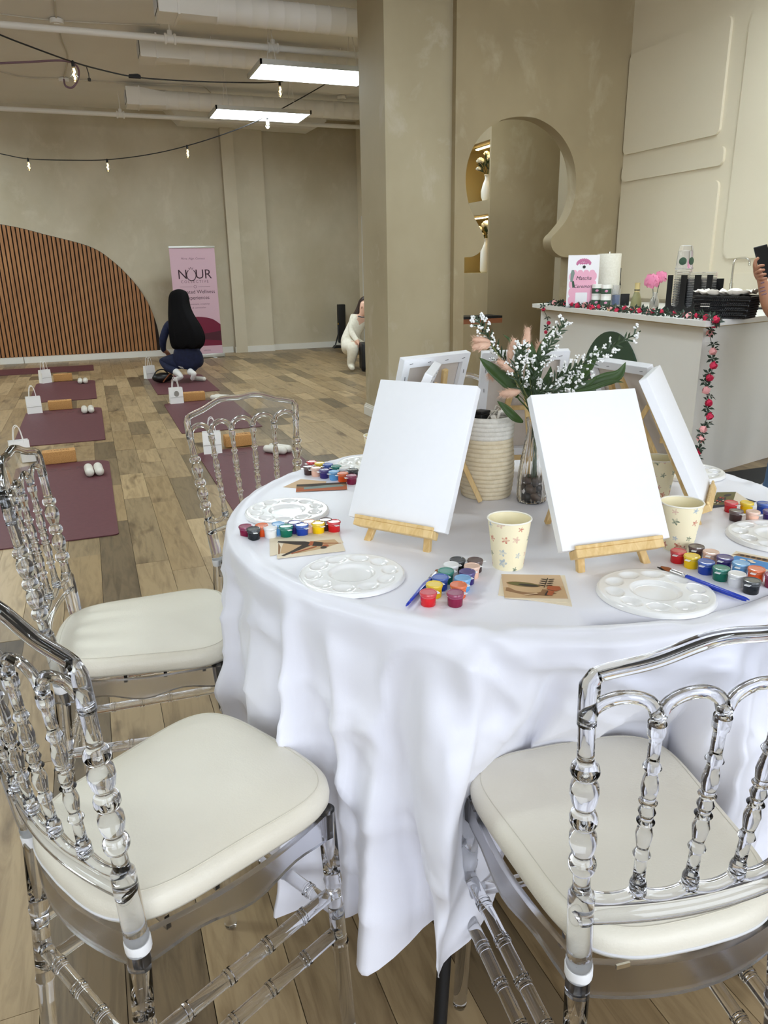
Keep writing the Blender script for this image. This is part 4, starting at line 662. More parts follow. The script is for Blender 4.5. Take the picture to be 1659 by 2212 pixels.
-300, 527, 453, -349, 511, 451, -399, 495, 452, -398, 481, 451, -450, 483, 447, -502, 490, 446, -498, 440, 445, -544, 433, 444, -544, 382, 445, -580, 399, 446, -604, 355, 445, -596, 306, 443, -602, 266, 444, -641, 264, 446, -658, 216, 443, -638, 175, 444, -668, 143, 444, -669, 108, 443, -673, 67, 443, -712, 35, 445,
-670, 10, 444, -671, -37, 443, -675, -81, 443, -675, -117, 445, -684, -135, 445, -660, -172, 443, -628, -211, 444, -626, -261, 445, -646, -286, 446, -607, -293, 444, -575, -332, 444, -583, -380, 443, -537, -388, 444, -529, -433, 444, -521, -460, 444, -486, -492, 444, -466, -519, 445, -429, -553, 446, -397, -533, 452, -380, -491, 465,
-331, -479, 474, -281, -474, 485, -231, -481, 491, -228, -495, 483, -175, -499, 487, -123, -510, 490, -72, -520, 496, -24, -539, 499, 6, -576, 487, 21, -573, 491, 13, -617, 464, 40, -651, 451, 47, -679, 446, 98, -670, 443, 142, -681, 443, 183, -651, 443, 221, -645, 445, 237, -654, 444, 273, -618, 443, 313, -604, 443,
360, -587, 444, 379, -550, 447, 397, -576, 446, 401, -524, 445, 429, -480, 446, 437, -434, 452, 453, -447, 451, 478, -402, 449, 512, -362, 448, 532, -334, 448, 547, -288, 453, 561, -298, 451, 604, -270, 446, 619, -230, 445, 671, -227, 445, 651, -182, 443, 669, -144, 443, 694, -108, 443, 675, -69, 442, 667, -18, 444,
700, 11, 406, 689, 34, 408, 639, 28, 414, 587, 44, 423, 565, 93, 425, 535, 137, 428, 529, 190, 427, 519, 188, 430, 511, 235, 429, 495, 286, 429, 472, 334, 433, 488, 385, 423, 479, 398, 422, 462, 395, 422, 488, 441, 411, 506, 483, 407, 474, 497, 408, 430, 467, 412, 376, 478, 414, 325, 494, 419,
284, 509, 421, 291, 520, 420, 237, 521, 420, 202, 561, 417, 152, 576, 418, 117, 618, 416, 102, 612, 417, 99, 656, 410, 78, 687, 405, 59, 717, 405, 8, 701, 402, -31, 675, 401, -84, 690, 403, -113, 661, 406, -124, 630, 409, -142, 631, 409, -166, 584, 411, -216, 565, 412, -248, 523, 419, -249, 543, 416,
-296, 524, 412, -347, 509, 410, -398, 494, 410, -394, 475, 411, -448, 483, 406, -501, 492, 404, -496, 439, 404, -546, 433, 403, -543, 380, 404, -580, 401, 405, -605, 357, 404, -595, 306, 402, -599, 263, 404, -641, 267, 405, -658, 216, 402, -637, 175, 403, -667, 144, 402, -668, 109, 402, -674, 67, 402, -715, 34, 404,
-671, 10, 403, -670, -37, 402, -674, -83, 402, -677, -117, 404, -687, -135, 404, -660, -171, 402, -625, -211, 403, -628, -264, 404, -646, -286, 404, -609, -293, 403, -574, -331, 403, -585, -382, 402, -535, -386, 403, -530, -433, 403, -523, -462, 403, -486, -494, 403, -467, -524, 404, -427, -552, 405, -399, -525, 412, -372, -484, 425,
-328, -461, 439, -275, -460, 448, -224, -459, 457, -225, -468, 454, -169, -472, 457, -114, -481, 461, -62, -492, 467, -10, -515, 468, 22, -557, 454, 33, -556, 456, 21, -600, 429, 38, -645, 411, 44, -676, 405, 96, -670, 402, 143, -682, 402, 183, -650, 402, 222, -646, 403, 237, -656, 403, 274, -618, 402, 314, -603, 402,
362, -585, 403, 381, -548, 406, 397, -577, 405, 401, -523, 404, 431, -479, 405, 432, -428, 411, 446, -444, 410, 476, -401, 408, 509, -360, 408, 524, -322, 410, 541, -282, 413, 555, -296, 411, 599, -266, 405, 617, -229, 404, 672, -228, 404, 652, -183, 402, 670, -146, 402, 697, -107, 402, 673, -69, 401, 665, -15, 403,
702, 11, 365, 688, 32, 367, 634, 31, 373, 579, 42, 382, 565, 96, 384, 528, 136, 388, 525, 190, 387, 514, 189, 389, 506, 232, 389, 492, 286, 388, 462, 332, 393, 485, 379, 383, 475, 396, 381, 455, 390, 382, 479, 437, 371, 506, 482, 366, 474, 495, 367, 428, 462, 371, 374, 479, 373, 320, 491, 378,
282, 506, 380, 291, 519, 379, 235, 514, 380, 203, 560, 376, 149, 571, 378, 119, 618, 375, 102, 609, 376, 93, 651, 370, 79, 685, 364, 61, 719, 364, 8, 705, 361, -31, 675, 360, -86, 691, 362, -111, 657, 365, -123, 627, 368, -143, 629, 368, -164, 579, 371, -216, 560, 371, -246, 513, 379, -245, 542, 376,
-293, 525, 371, -347, 515, 369, -398, 492, 369, -391, 470, 370, -445, 483, 365, -500, 495, 363, -494, 438, 363, -547, 434, 362, -543, 378, 363, -581, 402, 364, -607, 359, 363, -593, 306, 361, -597, 260, 363, -641, 270, 363, -659, 217, 361, -636, 175, 362, -667, 144, 361, -668, 109, 361, -674, 68, 361, -717, 33, 363,
-672, 10, 362, -669, -37, 361, -673, -84, 361, -678, -117, 363, -689, -135, 363, -660, -170, 361, -623, -211, 362, -630, -267, 363, -647, -286, 363, -610, -294, 362, -572, -331, 362, -586, -382, 361, -534, -385, 362, -532, -432, 362, -525, -463, 362, -486, -496, 362, -467, -534, 365, -424, -549, 364, -393, -517, 372, -370, -470, 387,
-318, -461, 399, -267, -450, 409, -222, -457, 414, -224, -469, 414, -167, -472, 416, -109, -475, 422, -56, -476, 431, -9, -507, 427, 30, -541, 419, 43, -539, 418, 21, -584, 394, 32, -634, 372, 40, -672, 364, 95, -669, 361, 143, -682, 361, 183, -649, 361, 222, -647, 362, 237, -660, 362, 274, -618, 361, 314, -601, 361,
363, -583, 362, 382, -547, 365, 398, -579, 364, 400, -523, 363, 433, -478, 364, 427, -422, 371, 442, -441, 369, 474, -402, 366, 505, -356, 367, 526, -328, 369, 536, -277, 372, 549, -292, 370, 596, -267, 364, 616, -228, 363, 672, -230, 363, 652, -184, 361, 671, -147, 361, 699, -107, 361, 670, -69, 360, 663, -13, 362,
705, 11, 324, 686, 30, 326, 628, 32, 333, 572, 42, 342, 565, 98, 343, 523, 137, 347, 529, 192, 347, 509, 191, 348, 499, 230, 348, 492, 287, 347, 453, 330, 352, 484, 373, 342, 471, 395, 340, 449, 383, 342, 484, 430, 331, 506, 480, 325, 473, 493, 326, 426, 457, 330, 372, 479, 332, 315, 488, 337,
281, 502, 339, 291, 519, 338, 234, 509, 339, 203, 558, 335, 146, 568, 337, 119, 616, 334, 102, 605, 335, 91, 644, 330, 80, 681, 323, 64, 721, 323, 9, 709, 320, -31, 676, 319, -88, 692, 321, -108, 653, 325, -121, 625, 327, -144, 628, 327, -161, 574, 330, -215, 555, 330, -244, 504, 339, -242, 542, 335,
-291, 526, 330, -346, 517, 328, -397, 490, 328, -387, 465, 329, -443, 484, 324, -500, 497, 322, -492, 437, 322, -549, 434, 320, -542, 376, 322, -581, 404, 323, -608, 361, 322, -592, 306, 320, -596, 257, 322, -641, 271, 322, -659, 218, 320, -635, 174, 321, -666, 144, 320, -667, 109, 320, -675, 69, 320, -720, 32, 322,
-673, 10, 321, -667, -37, 319, -673, -86, 320, -679, -117, 322, -692, -135, 322, -660, -170, 320, -621, -211, 321, -632, -269, 322, -650, -287, 323, -612, -295, 321, -571, -330, 321, -587, -383, 320, -532, -383, 321, -533, -431, 321, -527, -464, 321, -486, -498, 321, -466, -540, 324, -422, -546, 323, -393, -508, 332, -365, -459, 347,
-309, -461, 359, -260, -439, 370, -221, -451, 373, -224, -469, 373, -164, -470, 375, -104, -476, 381, -51, -466, 392, -6, -494, 388, 31, -536, 378, 43, -521, 381, 28, -570, 357, 21, -621, 334, 37, -667, 324, 94, -669, 320, 143, -682, 319, 183, -648, 320, 222, -648, 321, 237, -663, 321, 274, -618, 320, 315, -599, 320,
364, -581, 321, 383, -545, 324, 399, -581, 323, 400, -523, 322, 432, -474, 323, 423, -417, 330, 439, -440, 328, 473, -403, 325, 502, -353, 326, 525, -328, 328, 532, -273, 332, 545, -290, 329, 593, -270, 323, 614, -226, 322, 673, -231, 322, 652, -185, 320, 671, -148, 320, 702, -107, 320, 667, -68, 319, 662, -10, 321,
707, 11, 283, 683, 32, 285, 622, 32, 292, 565, 43, 302, 564, 100, 302, 520, 139, 306, 531, 194, 307, 503, 193, 308, 492, 228, 308, 488, 287, 306, 445, 329, 312, 484, 366, 302, 468, 394, 299, 443, 377, 301, 481, 424, 290, 506, 479, 284, 471, 492, 285, 424, 452, 289, 369, 479, 291, 311, 484, 297,
279, 497, 298, 292, 519, 297, 234, 505, 298, 203, 556, 294, 144, 565, 296, 124, 620, 294, 101, 602, 294, 89, 638, 289, 80, 677, 282, 66, 723, 282, 9, 713, 279, -31, 676, 278, -90, 693, 280, -104, 650, 284, -119, 623, 286, -147, 628, 286, -159, 570, 289, -214, 549, 290, -242, 496, 298, -239, 542, 294,
-289, 529, 289, -346, 516, 287, -396, 490, 287, -384, 461, 288, -440, 484, 283, -499, 499, 281, -490, 436, 281, -550, 434, 279, -542, 374, 281, -582, 405, 282, -609, 363, 281, -590, 306, 279, -594, 254, 281, -641, 273, 281, -665, 220, 280, -634, 174, 280, -665, 144, 279, -665, 110, 279, -676, 70, 279, -722, 32, 281,
-674, 10, 280, -666, -37, 278, -672, -87, 279, -680, -116, 281, -694, -135, 281, -660, -169, 278, -619, -212, 280, -633, -270, 281, -656, -290, 282, -613, -296, 280, -569, -329, 280, -588, -384, 279, -530, -381, 280, -535, -431, 280, -529, -466, 280, -485, -499, 280, -465, -544, 283, -418, -541, 282, -387, -500, 293, -357, -453, 307,
-301, -457, 319, -253, -428, 331, -222, -443, 333, -223, -469, 332, -161, -468, 334, -99, -478, 340, -47, -456, 352, -5, -490, 348, 17, -544, 344, 41, -505, 343, 39, -558, 320, 17, -609, 297, 35, -661, 283, 93, -669, 279, 144, -683, 278, 184, -647, 279, 223, -648, 280, 237, -665, 280, 274, -618, 279, 316, -597, 279,
365, -579, 280, 385, -542, 283, 400, -584, 282, 400, -523, 281, 430, -471, 283, 419, -412, 290, 436, -439, 287, 473, -403, 284, 498, -351, 285, 523, -328, 287, 527, -268, 291, 541, -287, 288, 592, -273, 283, 613, -225, 281, 674, -232, 281, 652, -187, 279, 672, -149, 279, 705, -107, 279, 665, -68, 278, 660, -7, 280,
709, 11, 242, 680, 34, 244, 617, 30, 251, 558, 45, 261, 563, 102, 261, 516, 140, 265, 535, 197, 266, 497, 196, 267, 485, 226, 267, 483, 287, 265, 438, 329, 272, 489, 357, 262, 465, 392, 258, 438, 371, 261, 478, 420, 250, 504, 477, 243, 470, 491, 244, 423, 448, 248, 367, 480, 250, 307, 479, 256,
279, 493, 257, 292, 519, 257, 235, 501, 257, 203, 555, 253, 142, 563, 255, 128, 622, 253, 100, 598, 254, 86, 632, 249, 81, 674, 242, 68, 724, 241, 9, 717, 238, -30, 676, 237, -93, 693, 239, -100, 647, 243, -117, 621, 245, -149, 627, 245, -157, 566, 248, -213, 542, 249, -241, 488, 258, -236, 542, 253,
-289, 532, 249, -345, 515, 246, -396, 489, 246, -380, 458, 248, -438, 483, 242, -498, 501, 240, -488, 435, 240, -552, 434, 238, -541, 373, 240, -583, 406, 241, -610, 366, 240, -589, 306, 238, -593, 250, 240, -642, 275, 240, -668, 221, 239, -633, 173, 238, -664, 144, 238, -664, 110, 238, -676, 71, 238, -724, 31, 240,
-675, 9, 239, -664, -37, 237, -671, -88, 238, -680, -115, 240, -696, -135, 240, -660, -169, 237, -617, -213, 239, -634, -271, 240, -662, -292, 241, -614, -297, 239, -567, -328, 239, -588, -385, 238, -528, -379, 239, -537, -430, 239, -530, -467, 239, -484, -501, 239, -463, -547, 242, -415, -534, 242, -384, -491, 253, -348, -450, 267,
-295, -451, 279, -248, -413, 293, -225, -434, 293, -223, -471, 291, -158, -467, 293, -93, -477, 300, -42, -447, 312, -4, -487, 306, 14, -545, 304, 35, -492, 305, 47, -544, 282, 24, -598, 259, 34, -653, 243, 91, -668, 238, 144, -683, 237, 184, -646, 238, 223, -649, 239, 237, -668, 239, 274, -618, 238, 316, -595, 238,
366, -578, 239, 386, -540, 242, 400, -586, 241, 400, -523, 240, 428, -468, 242, 416, -406, 249, 433, -438, 246, 472, -404, 243, 493, -348, 245, 522, -327, 246, 523, -264, 250, 538, -285, 247, 591, -278, 242, 612, -224, 240, 674, -233, 239, 652, -188, 238, 672, -150, 238, 707, -106, 238, 663, -68, 237, 659, -5, 239,
712, 12, 201, 677, 35, 203, 612, 28, 211, 551, 47, 221, 562, 104, 220, 513, 142, 224, 538, 199, 225, 491, 199, 227, 477, 224, 227, 478, 286, 224, 430, 328, 231, 489, 350, 221, 463, 391, 217, 434, 364, 221, 472, 417, 209, 502, 474, 202, 468, 490, 203, 421, 444, 208, 364, 480, 209, 303, 473, 215,
278, 488, 216, 293, 520, 216, 236, 497, 216, 203, 553, 212, 140, 561, 214, 130, 623, 212, 99, 594, 213, 83, 626, 208, 82, 671, 201, 70, 726, 200, 9, 721, 197, -30, 676, 196, -95, 693, 198, -96, 644, 202, -115, 620, 204, -151, 626, 204, -155, 562, 207, -211, 536, 209, -241, 480, 218, -233, 542, 212,
-288, 535, 208, -345, 513, 205, -395, 489, 205, -377, 454, 207, -436, 481, 201, -497, 503, 199, -486, 435, 198, -553, 434, 197, -541, 371, 199, -584, 408, 200, -611, 368, 199, -589, 307, 197, -592, 247, 199, -642, 276, 199, -671, 222, 198, -632, 172, 197, -663, 144, 197, -663, 111, 197, -676, 71, 197, -726, 30, 199,
-676, 8, 198, -662, -37, 196, -671, -90, 197, -681, -114, 199, -699, -135, 199, -660, -168, 196, -615, -213, 198, -636, -271, 199, -667, -294, 201, -615, -299, 198, -566, -327, 198, -589, -386, 197, -526, -377, 198, -538, -429, 198, -532, -468, 198, -483, -503, 198, -462, -550, 201, -413, -525, 202, -383, -482, 213, -340, -450, 227,
-292, -443, 239, -242, -402, 254, -227, -425, 255, -222, -471, 250, -155, -466, 253, -87, -474, 259, -38, -438, 273, -4, -484, 265, 12, -545, 263, 26, -482, 266, 52, -529, 244, 28, -585, 221, 34, -644, 203, 90, -668, 197, 144, -683, 196, 184, -645, 197, 223, -650, 198, 236, -670, 198, 274, -618, 197, 317, -593, 197,
367, -576, 198, 387, -538, 201, 401, -588, 200, 400, -523, 199, 426, -464, 201, 412, -401, 209, 431, -437, 205, 472, -406, 202, 490, -345, 204, 522, -325, 205, 519, -260, 210, 535, -283, 206, 590, -282, 201, 611, -223, 199, 674, -234, 198, 652, -189, 197, 673, -150, 197, 710, -106, 197, 662, -68, 196, 659, -2, 198,
714, 13, 160, 674, 37, 162, 606, 27, 170, 545, 49, 180, 561, 106, 179, 510, 143, 183, 540, 201, 184, 483, 208, 188, 469, 223, 187, 473, 285, 184, 423, 327, 191, 487, 344, 181, 461, 390, 176, 430, 358, 180, 467, 414, 169, 499, 472, 161, 466, 488, 162, 419, 440, 167, 362, 480, 168, 300, 466, 175,
278, 482, 176, 293, 520, 175, 237, 494, 175, 204, 551, 171, 137, 559, 173, 133, 624, 171, 97, 591, 172, 81, 620, 168, 85, 670, 160, 72, 728, 159, 10, 725, 156, -30, 677, 155, -98, 693, 157, -93, 641, 161, -113, 619, 163, -153, 625, 163, -153, 558, 166, -210, 530, 168, -242, 474, 177, -231, 540, 171,
-287, 538, 167, -345, 513, 164, -394, 488, 164, -373, 450, 166, -434, 479, 160, -497, 505, 158, -484, 434, 157, -554, 433, 156, -540, 369, 158, -584, 409, 159, -612, 370, 158, -588, 307, 156, -591, 243, 158, -643, 278, 158, -674, 224, 157, -631, 172, 156, -662, 143, 156, -662, 112, 156, -677, 71, 156, -728, 29, 158,
-677, 7, 157, -661, -37, 155, -670, -91, 156, -681, -111, 158, -701, -135, 158, -659, -167, 155, -613, -214, 157, -637, -272, 158, -672, -296, 160, -616, -300, 157, -564, -326, 157, -589, -387, 156, -524, -375, 157, -540, -428, 157, -534, -470, 157, -482, -505, 157, -459, -552, 160, -412, -512, 163, -382, -473, 173, -332, -451, 187,
-285, -438, 199, -235, -394, 214, -219, -422, 215, -222, -471, 208, -152, -465, 212, -81, -470, 219, -33, -428, 233, -4, -482, 224, 13, -544, 222, 18, -478, 226, 55, -514, 206, 34, -572, 182, 36, -634, 163, 88, -666, 156, 145, -684, 155, 185, -644, 156, 222, -650, 157, 236, -673, 157, 273, -617, 156, 318, -591, 156,
368, -574, 157, 388, -535, 160, 401, -590, 159, 400, -523, 158, 424, -461, 160, 409, -396, 168, 429, -436, 164, 474, -407, 161, 488, -342, 163, 521, -323, 164, 516, -257, 169, 532, -281, 165, 588, -285, 160, 609, -221, 158, 675, -235, 157, 652, -191, 156, 673, -150, 156, 712, -106, 157, 661, -67, 155, 658, 0, 158,
717, 14, 119, 671, 37, 122, 601, 27, 129, 539, 51, 139, 560, 107, 138, 506, 144, 142, 541, 203, 143, 479, 205, 147, 462, 221, 147, 467, 285, 143, 416, 326, 150, 484, 337, 141, 459, 389, 135, 426, 351, 140, 462, 410, 128, 497, 470, 120, 465, 487, 121, 417, 436, 126, 359, 479, 127, 299, 457, 135,
279, 476, 135, 294, 521, 134, 238, 490, 135, 204, 549, 130, 135, 557, 132, 135, 625, 130, 96, 587, 131, 78, 614, 127, 84, 665, 119, 74, 730, 118, 10, 729, 115, -30, 677, 114, -101, 692, 116, -90, 638, 121, -110, 618, 122, -155, 624, 122, -151, 555, 126, -209, 524, 128, -245, 469, 137, -229, 537, 130,
-285, 540, 126, -344, 513, 123, -394, 488, 123, -370, 447, 125, -432, 478, 119, -496, 506, 117, -483, 434, 116, -555, 433, 115, -540, 367, 117, -585, 410, 118, -613, 372, 117, -587, 308, 115, -590, 240, 117, -643, 279, 117, -677, 225, 116, -631, 171, 115, -661, 143, 115, -661, 112, 115, -677, 71, 115, -730, 28, 117,
-678, 5, 116, -659, -37, 114, -669, -93, 115, -682, -112, 117, -703, -135, 117, -659, -166, 114, -611, -215, 116, -638, -271, 116, -677, -298, 119, -616, -302, 116, -562, -325, 116, -590, -388, 114, -523, -373, 116, -541, -428, 116, -536, -471, 116, -481, -506, 116, -457, -555, 119, -410, -507, 122, -380, -463, 134, -328, -457, 147,
-276, -435, 159, -228, -387, 175, -212, -419, 174, -223, -470, 167, -149, -465, 171, -76, -466, 178, -29, -419, 193, -5, -480, 183, 14, -542, 181, 11, -474, 186, 56, -498, 168, 40, -560, 143, 38, -624, 124, 86, -665, 115, 145, -684, 114, 185, -643, 115, 222, -651, 116, 235, -675, 116, 273, -617, 115, 319, -589, 115,
369, -572, 116, 389, -533, 119, 401, -592, 118, 401, -523, 117, 421, -458, 119, 406, -390, 128, 426, -435, 123, 474, -408, 120, 486, -340, 122, 520, -321, 123, 512, -253, 128, 530, -278, 124, 586, -288, 119, 608, -220, 117, 675, -236, 116, 652, -192, 115, 673, -149, 114, 715, -106, 116, 660, -67, 114, 657, 3, 117,
718, 15, 99, 669, 37, 101, 598, 27, 109, 536, 52, 119, 560, 108, 118, 504, 145, 122, 541, 204, 123, 478, 203, 127, 460, 220, 126, 464, 284, 123, 413, 325, 130, 482, 334, 120, 459, 388, 115, 424, 347, 120, 460, 408, 108, 495, 469, 100, 464, 486, 100, 416, 434, 106, 358, 479, 107, 297, 454, 115,
279, 473, 115, 295, 521, 113, 238, 488, 114, 204, 548, 110, 134, 556, 111, 136, 625, 109, 95, 586, 111, 77, 611, 107, 84, 664, 99, 75, 731, 97, 11, 730, 95, -30, 677, 94, -103, 692, 95, -89, 636, 100, -109, 617, 101, -156, 624, 102, -150, 554, 105, -209, 521, 107, -246, 467, 116, -229, 535, 110,
-285, 541, 105, -344, 514, 103, -393, 488, 102, -368, 445, 105, -431, 478, 99, -495, 507, 97, -482, 434, 96, -555, 433, 94, -540, 366, 96, -586, 411, 97, -613, 373, 96, -587, 308, 94, -590, 238, 97, -644, 279, 96, -677, 225, 96, -631, 170, 95, -660, 143, 95, -660, 113, 95, -676, 70, 95, -730, 28, 96,
-679, 4, 95, -658, -37, 94, -669, -93, 94, -682, -111, 96, -704, -135, 96, -658, -166, 94, -610, -215, 95, -638, -271, 96, -680, -299, 99, -616, -303, 96, -561, -324, 95, -590, -388, 94, -522, -372, 96, -541, -427, 96, -537, -472, 95, -481, -507, 95, -456, -556, 99, -409, -506, 102, -378, -458, 114, -324, -458, 127,
-272, -433, 139, -224, -383, 155, -209, -417, 154, -223, -469, 147, -148, -465, 150, -73, -463, 158, -26, -414, 173, -7, -479, 163, 14, -541, 160, 8, -472, 166, 55, -490, 150, 42, -553, 124, 39, -619, 104, 85, -664, 95, 145, -684, 94, 185, -643, 95, 222, -651, 95, 235, -676, 95, 272, -617, 94, 319, -588, 94,
370, -571, 96, 390, -532, 98, 401, -593, 98, 402, -523, 96, 420, -456, 99, 404, -387, 107, 425, -435, 103, 473, -408, 100, 485, -338, 102, 519, -321, 103, 510, -252, 108, 529, -277, 104, 585, -289, 99, 608, -220, 97, 675, -237, 96, 652, -193, 94, 673, -148, 94, 716, -106, 95, 660, -67, 94, 657, 4, 96,
720, 16, 78, 668, 37, 81, 596, 26, 89, 533, 53, 99, 559, 109, 97, 503, 146, 101, 542, 205, 102, 476, 201, 106, 458, 218, 106, 462, 284, 103, 409, 325, 110, 479, 331, 100, 458, 388, 95, 422, 344, 100, 458, 406, 87, 494, 468, 79, 463, 486, 80, 415, 433, 85, 356, 479, 86, 296, 450, 95,
280, 469, 95, 295, 522, 93, 239, 486, 94, 204, 548, 89, 133, 555, 91, 137, 625, 89, 94, 584, 90, 76, 608, 87, 84, 662, 78, 76, 731, 77, 11, 732, 74, -29, 677, 73, -104, 691, 75, -88, 635, 80, -107, 617, 81, -157, 623, 81, -150, 552, 85, -209, 518, 87, -248, 465, 96, -228, 534, 89,
-284, 542, 85, -344, 514, 82, -393, 488, 82, -367, 444, 85, -430, 478, 78, -495, 508, 76, -481, 433, 75, -555, 433, 74, -540, 365, 76, -586, 411, 77, -613, 374, 76, -587, 308, 74, -590, 236, 77, -644, 280, 76, -678, 226, 75, -631, 170, 74, -660, 143, 74, -660, 113, 74, -676, 70, 74, -731, 28, 76,
-679, 3, 75, -657, -37, 73, -668, -94, 74, -682, -112, 76, -705, -135, 76, -658, -165, 73, -609, -216, 75, -639, -271, 75, -682, -300, 79, -617, -304, 75, -560, -324, 75, -590, -388, 73, -521, -372, 75, -542, -427, 75, -538, -472, 75, -480, -508, 75, -455, -557, 78, -407, -505, 82, -376, -454, 94, -321, -458, 106,
-267, -432, 119, -220, -379, 135, -205, -415, 134, -223, -468, 126, -146, -465, 130, -71, -460, 138, -24, -410, 153, -9, -477, 142, 14, -541, 140, 5, -470, 145, 55, -482, 131, 45, -547, 105, 40, -614, 84, 85, -662, 74, 145, -684, 73, 186, -643, 74, 222, -652, 75, 235, -678, 75, 272, -617, 74, 320, -587, 74,
370, -570, 75, 390, -531, 78, 401, -594, 77, 402, -523, 76, 418, -455, 78, 403, -385, 87, 424, -435, 82, 472, -408, 79, 484, -337, 81, 519, -320, 82, 508, -250, 87, 528, -276, 84, 584, -290, 78, 607, -219, 76, 675, -237, 75, 652, -194, 74, 673, -148, 73, 718, -106, 75, 660, -67, 73, 657, 5, 76,
]
P = np.array(CLOTH, dtype=float).reshape(-1, 120, 3)*0.001
def refine(A, axis, times, wrap):
    """Catmull-Rom refinement of the grid of cloth points"""
    A = np.moveaxis(A, axis, 0); n_ = A.shape[0]; out = []
    for i in range(n_ if wrap else n_-1):
        ix = [(i+k) % n_ if wrap else min(max(i+k, 0), n_-1) for k in (-1, 0, 1, 2)]; p0, p1, p2, p3 = (A[j] for j in ix)
        for k in range(times):
            t_ = k/times; out.append(0.5*(2*p1+(p2-p0)*t_+(2*p0-5*p1+4*p2-p3)*t_*t_+(3*p1-p0-3*p2+p3)*t_**3))
    if not wrap: out.append(A[-1])
    return np.moveaxis(np.array(out), 0, axis)
P = refine(refine(P, 1, 4, True), 0, 3, False); CLOTH_ROWS, CLOTH_NS = P.shape[:2]
ang = np.degrees(np.arange(CLOTH_NS)*2*PI/CLOTH_NS); ang = np.where(ang > 180, ang-360, ang)[None, :]
hh_ = np.clip((0.745-P[:, :, 2])/0.70, 0, 1)
def ridge(a_top, a_hem, width, amp, power=1.0, peak=None):
    c_ = a_top+(a_hem-a_top)*hh_; q_ = np.exp(-((ang-c_)/width)**2)*amp*hh_**power
    return q_ if peak is None else q_*np.exp(-((hh_-peak)/0.28)**2)
disp = ridge(-146, -138.5, 4.2, 0.050) + ridge(-139, -133.5, 2.4, -0.10, 1.3) + ridge(-129, -126.5, 5.2, 0.105, 1.0) + ridge(-150, -146, 2.2, -0.030)
disp += ridge(-157, -155.5, 2.4, 0.035, 0.8) + ridge(-161, -160, 2.6, -0.045, 0.8) + ridge(-168, -170, 3.0, 0.022) + ridge(-118, -125, 3.0, 0.030, 0.6, 0.35) + ridge(-112, -119, 2.6, -0.026, 0.6, 0.3) + ridge(-104, -106, 3.0, 0.024, 0.5, 0.25) + ridge(-96, -92, 3.0, -0.02, 0.5, 0.3) + ridge(-85, -84, 3.0, 0.03) + ridge(-78, -78, 2.5, -0.03)
crease = np.zeros_like(disp)                # rumples and sharp creases pressed into the satin
for i in range(CLOTH_ROWS):
    for k in range(CLOTH_NS):
        if hh_[i, k] > 0.01:
            p_ = Vector(P[i, k]); rum = noise.noise(p_*5.5)*0.018 + noise.noise(p_*11.0+Vector((3, 1, 7)))*0.009
            q_ = Vector((p_.x*4+p_.z*2.2, p_.y*4, p_.z*3.2)); cr = (1-abs(noise.noise(q_)))**13*0.013 + (1-abs(noise.noise(q_*1.9+Vector((5, 2, 9)))))**12*0.007
            crease[i, k] = (rum+cr)*min(1.0, hh_[i, k]/0.09)
disp = disp + crease
P[:, :, 0] += disp*np.cos(np.radians(ang)); P[:, :, 1] += disp*np.sin(np.radians(ang))
P[:, :, 2] += np.exp(-((ang+132.5)/3.6)**2)*0.10*hh_**5 + np.exp(-((ang+148)/4)**2)*0.03*hh_**5
P = P*S; P[:, :, 2] += 0.118
top = [(0.0, 0.0, TT)] + [(r*S*math.cos(2*PI*k/CLOTH_NS), r*math.sin(2*PI*k/CLOTH_NS), TT) for r in (0.15, 0.3, 0.42, 0.52, 0.58) for k in range(CLOTH_NS)]
V = top + [tuple(p) for p in P.reshape(-1, 3)]; nr_ = 5+CLOTH_ROWS
F = [(0, 1+k, 1+(k+1) % CLOTH_NS) for k in range(CLOTH_NS)] + [(1+i*CLOTH_NS+k, 1+(i+1)*CLOTH_NS+k, 1+(i+1)*CLOTH_NS+(k+1) % CLOTH_NS, 1+i*CLOTH_NS+(k+1) % CLOTH_NS) for i in range(nr_-1) for k in range(CLOTH_NS)]
g = G(); g.add(V, F); cl = g.build('tablecloth', 'tablecloth_satin', smooth=180); cl.location = TC
tag(cl, 'white satin cloth falling in folds over the round table', 'tablecloth')

# ---------------------------------------------------------------- canvases on table easels
def make_canvas(label):
    t = thing('canvas', label, 'canvas', group='blank white canvases on table easels')
    W_, H_, D_ = 0.229, 0.305, 0.017
    g = G(); g.rbox((0, -0.002, H_/2), (W_, 0.004, H_), 0.0015, n=2)
    for s_ in (-1, 1): g.rbox((s_*(W_/2-0.001), D_/2-0.002, H_/2), (0.002, D_, H_-0.002), 0.0008, n=1)
    for z in (0.001, H_-0.001): g.rbox((0, D_/2-0.002, z), (W_-0.002, D_, 0.002), 0.0008, n=1)
    g.build('stretched_face', 'canvas_white', t, smooth=30)
    for s_ in (-1, 1): G().box((s_*(W_/2-0.0125), D_/2, H_/2), (0.021, D_-0.005, H_-0.004)).build('stretcher_bar', 'canvas_white', t, smooth=0)
    for z in (0.0125, H_-0.0125): G().box((0, D_/2+0.0004, z), (W_-0.006, D_-0.005, 0.021)).build('stretcher_bar', 'canvas_white', t, smooth=0)
    G().box((0, 0.0008, H_/2), (W_-0.045, 0.0012, H_-0.045)).build('raw_back', 'canvas_back', t, smooth=0)
    for xx, zz, ang in [(x, H_-0.013, 0.15) for x in (-0.09, -0.03, 0.03, 0.09)] + [(s_*0.102, z, PI/2+0.1) for s_ in (-1, 1) for z in (0.06, 0.13, 0.2, 0.255)]:
        G().box((0, 0, 0), (0.010, 0.0012, 0.0011), Matrix.Rotation(ang, 4, 'Y')).build('staple', 'staple', t, (xx, 0.0152, zz), smooth=0)
    return t
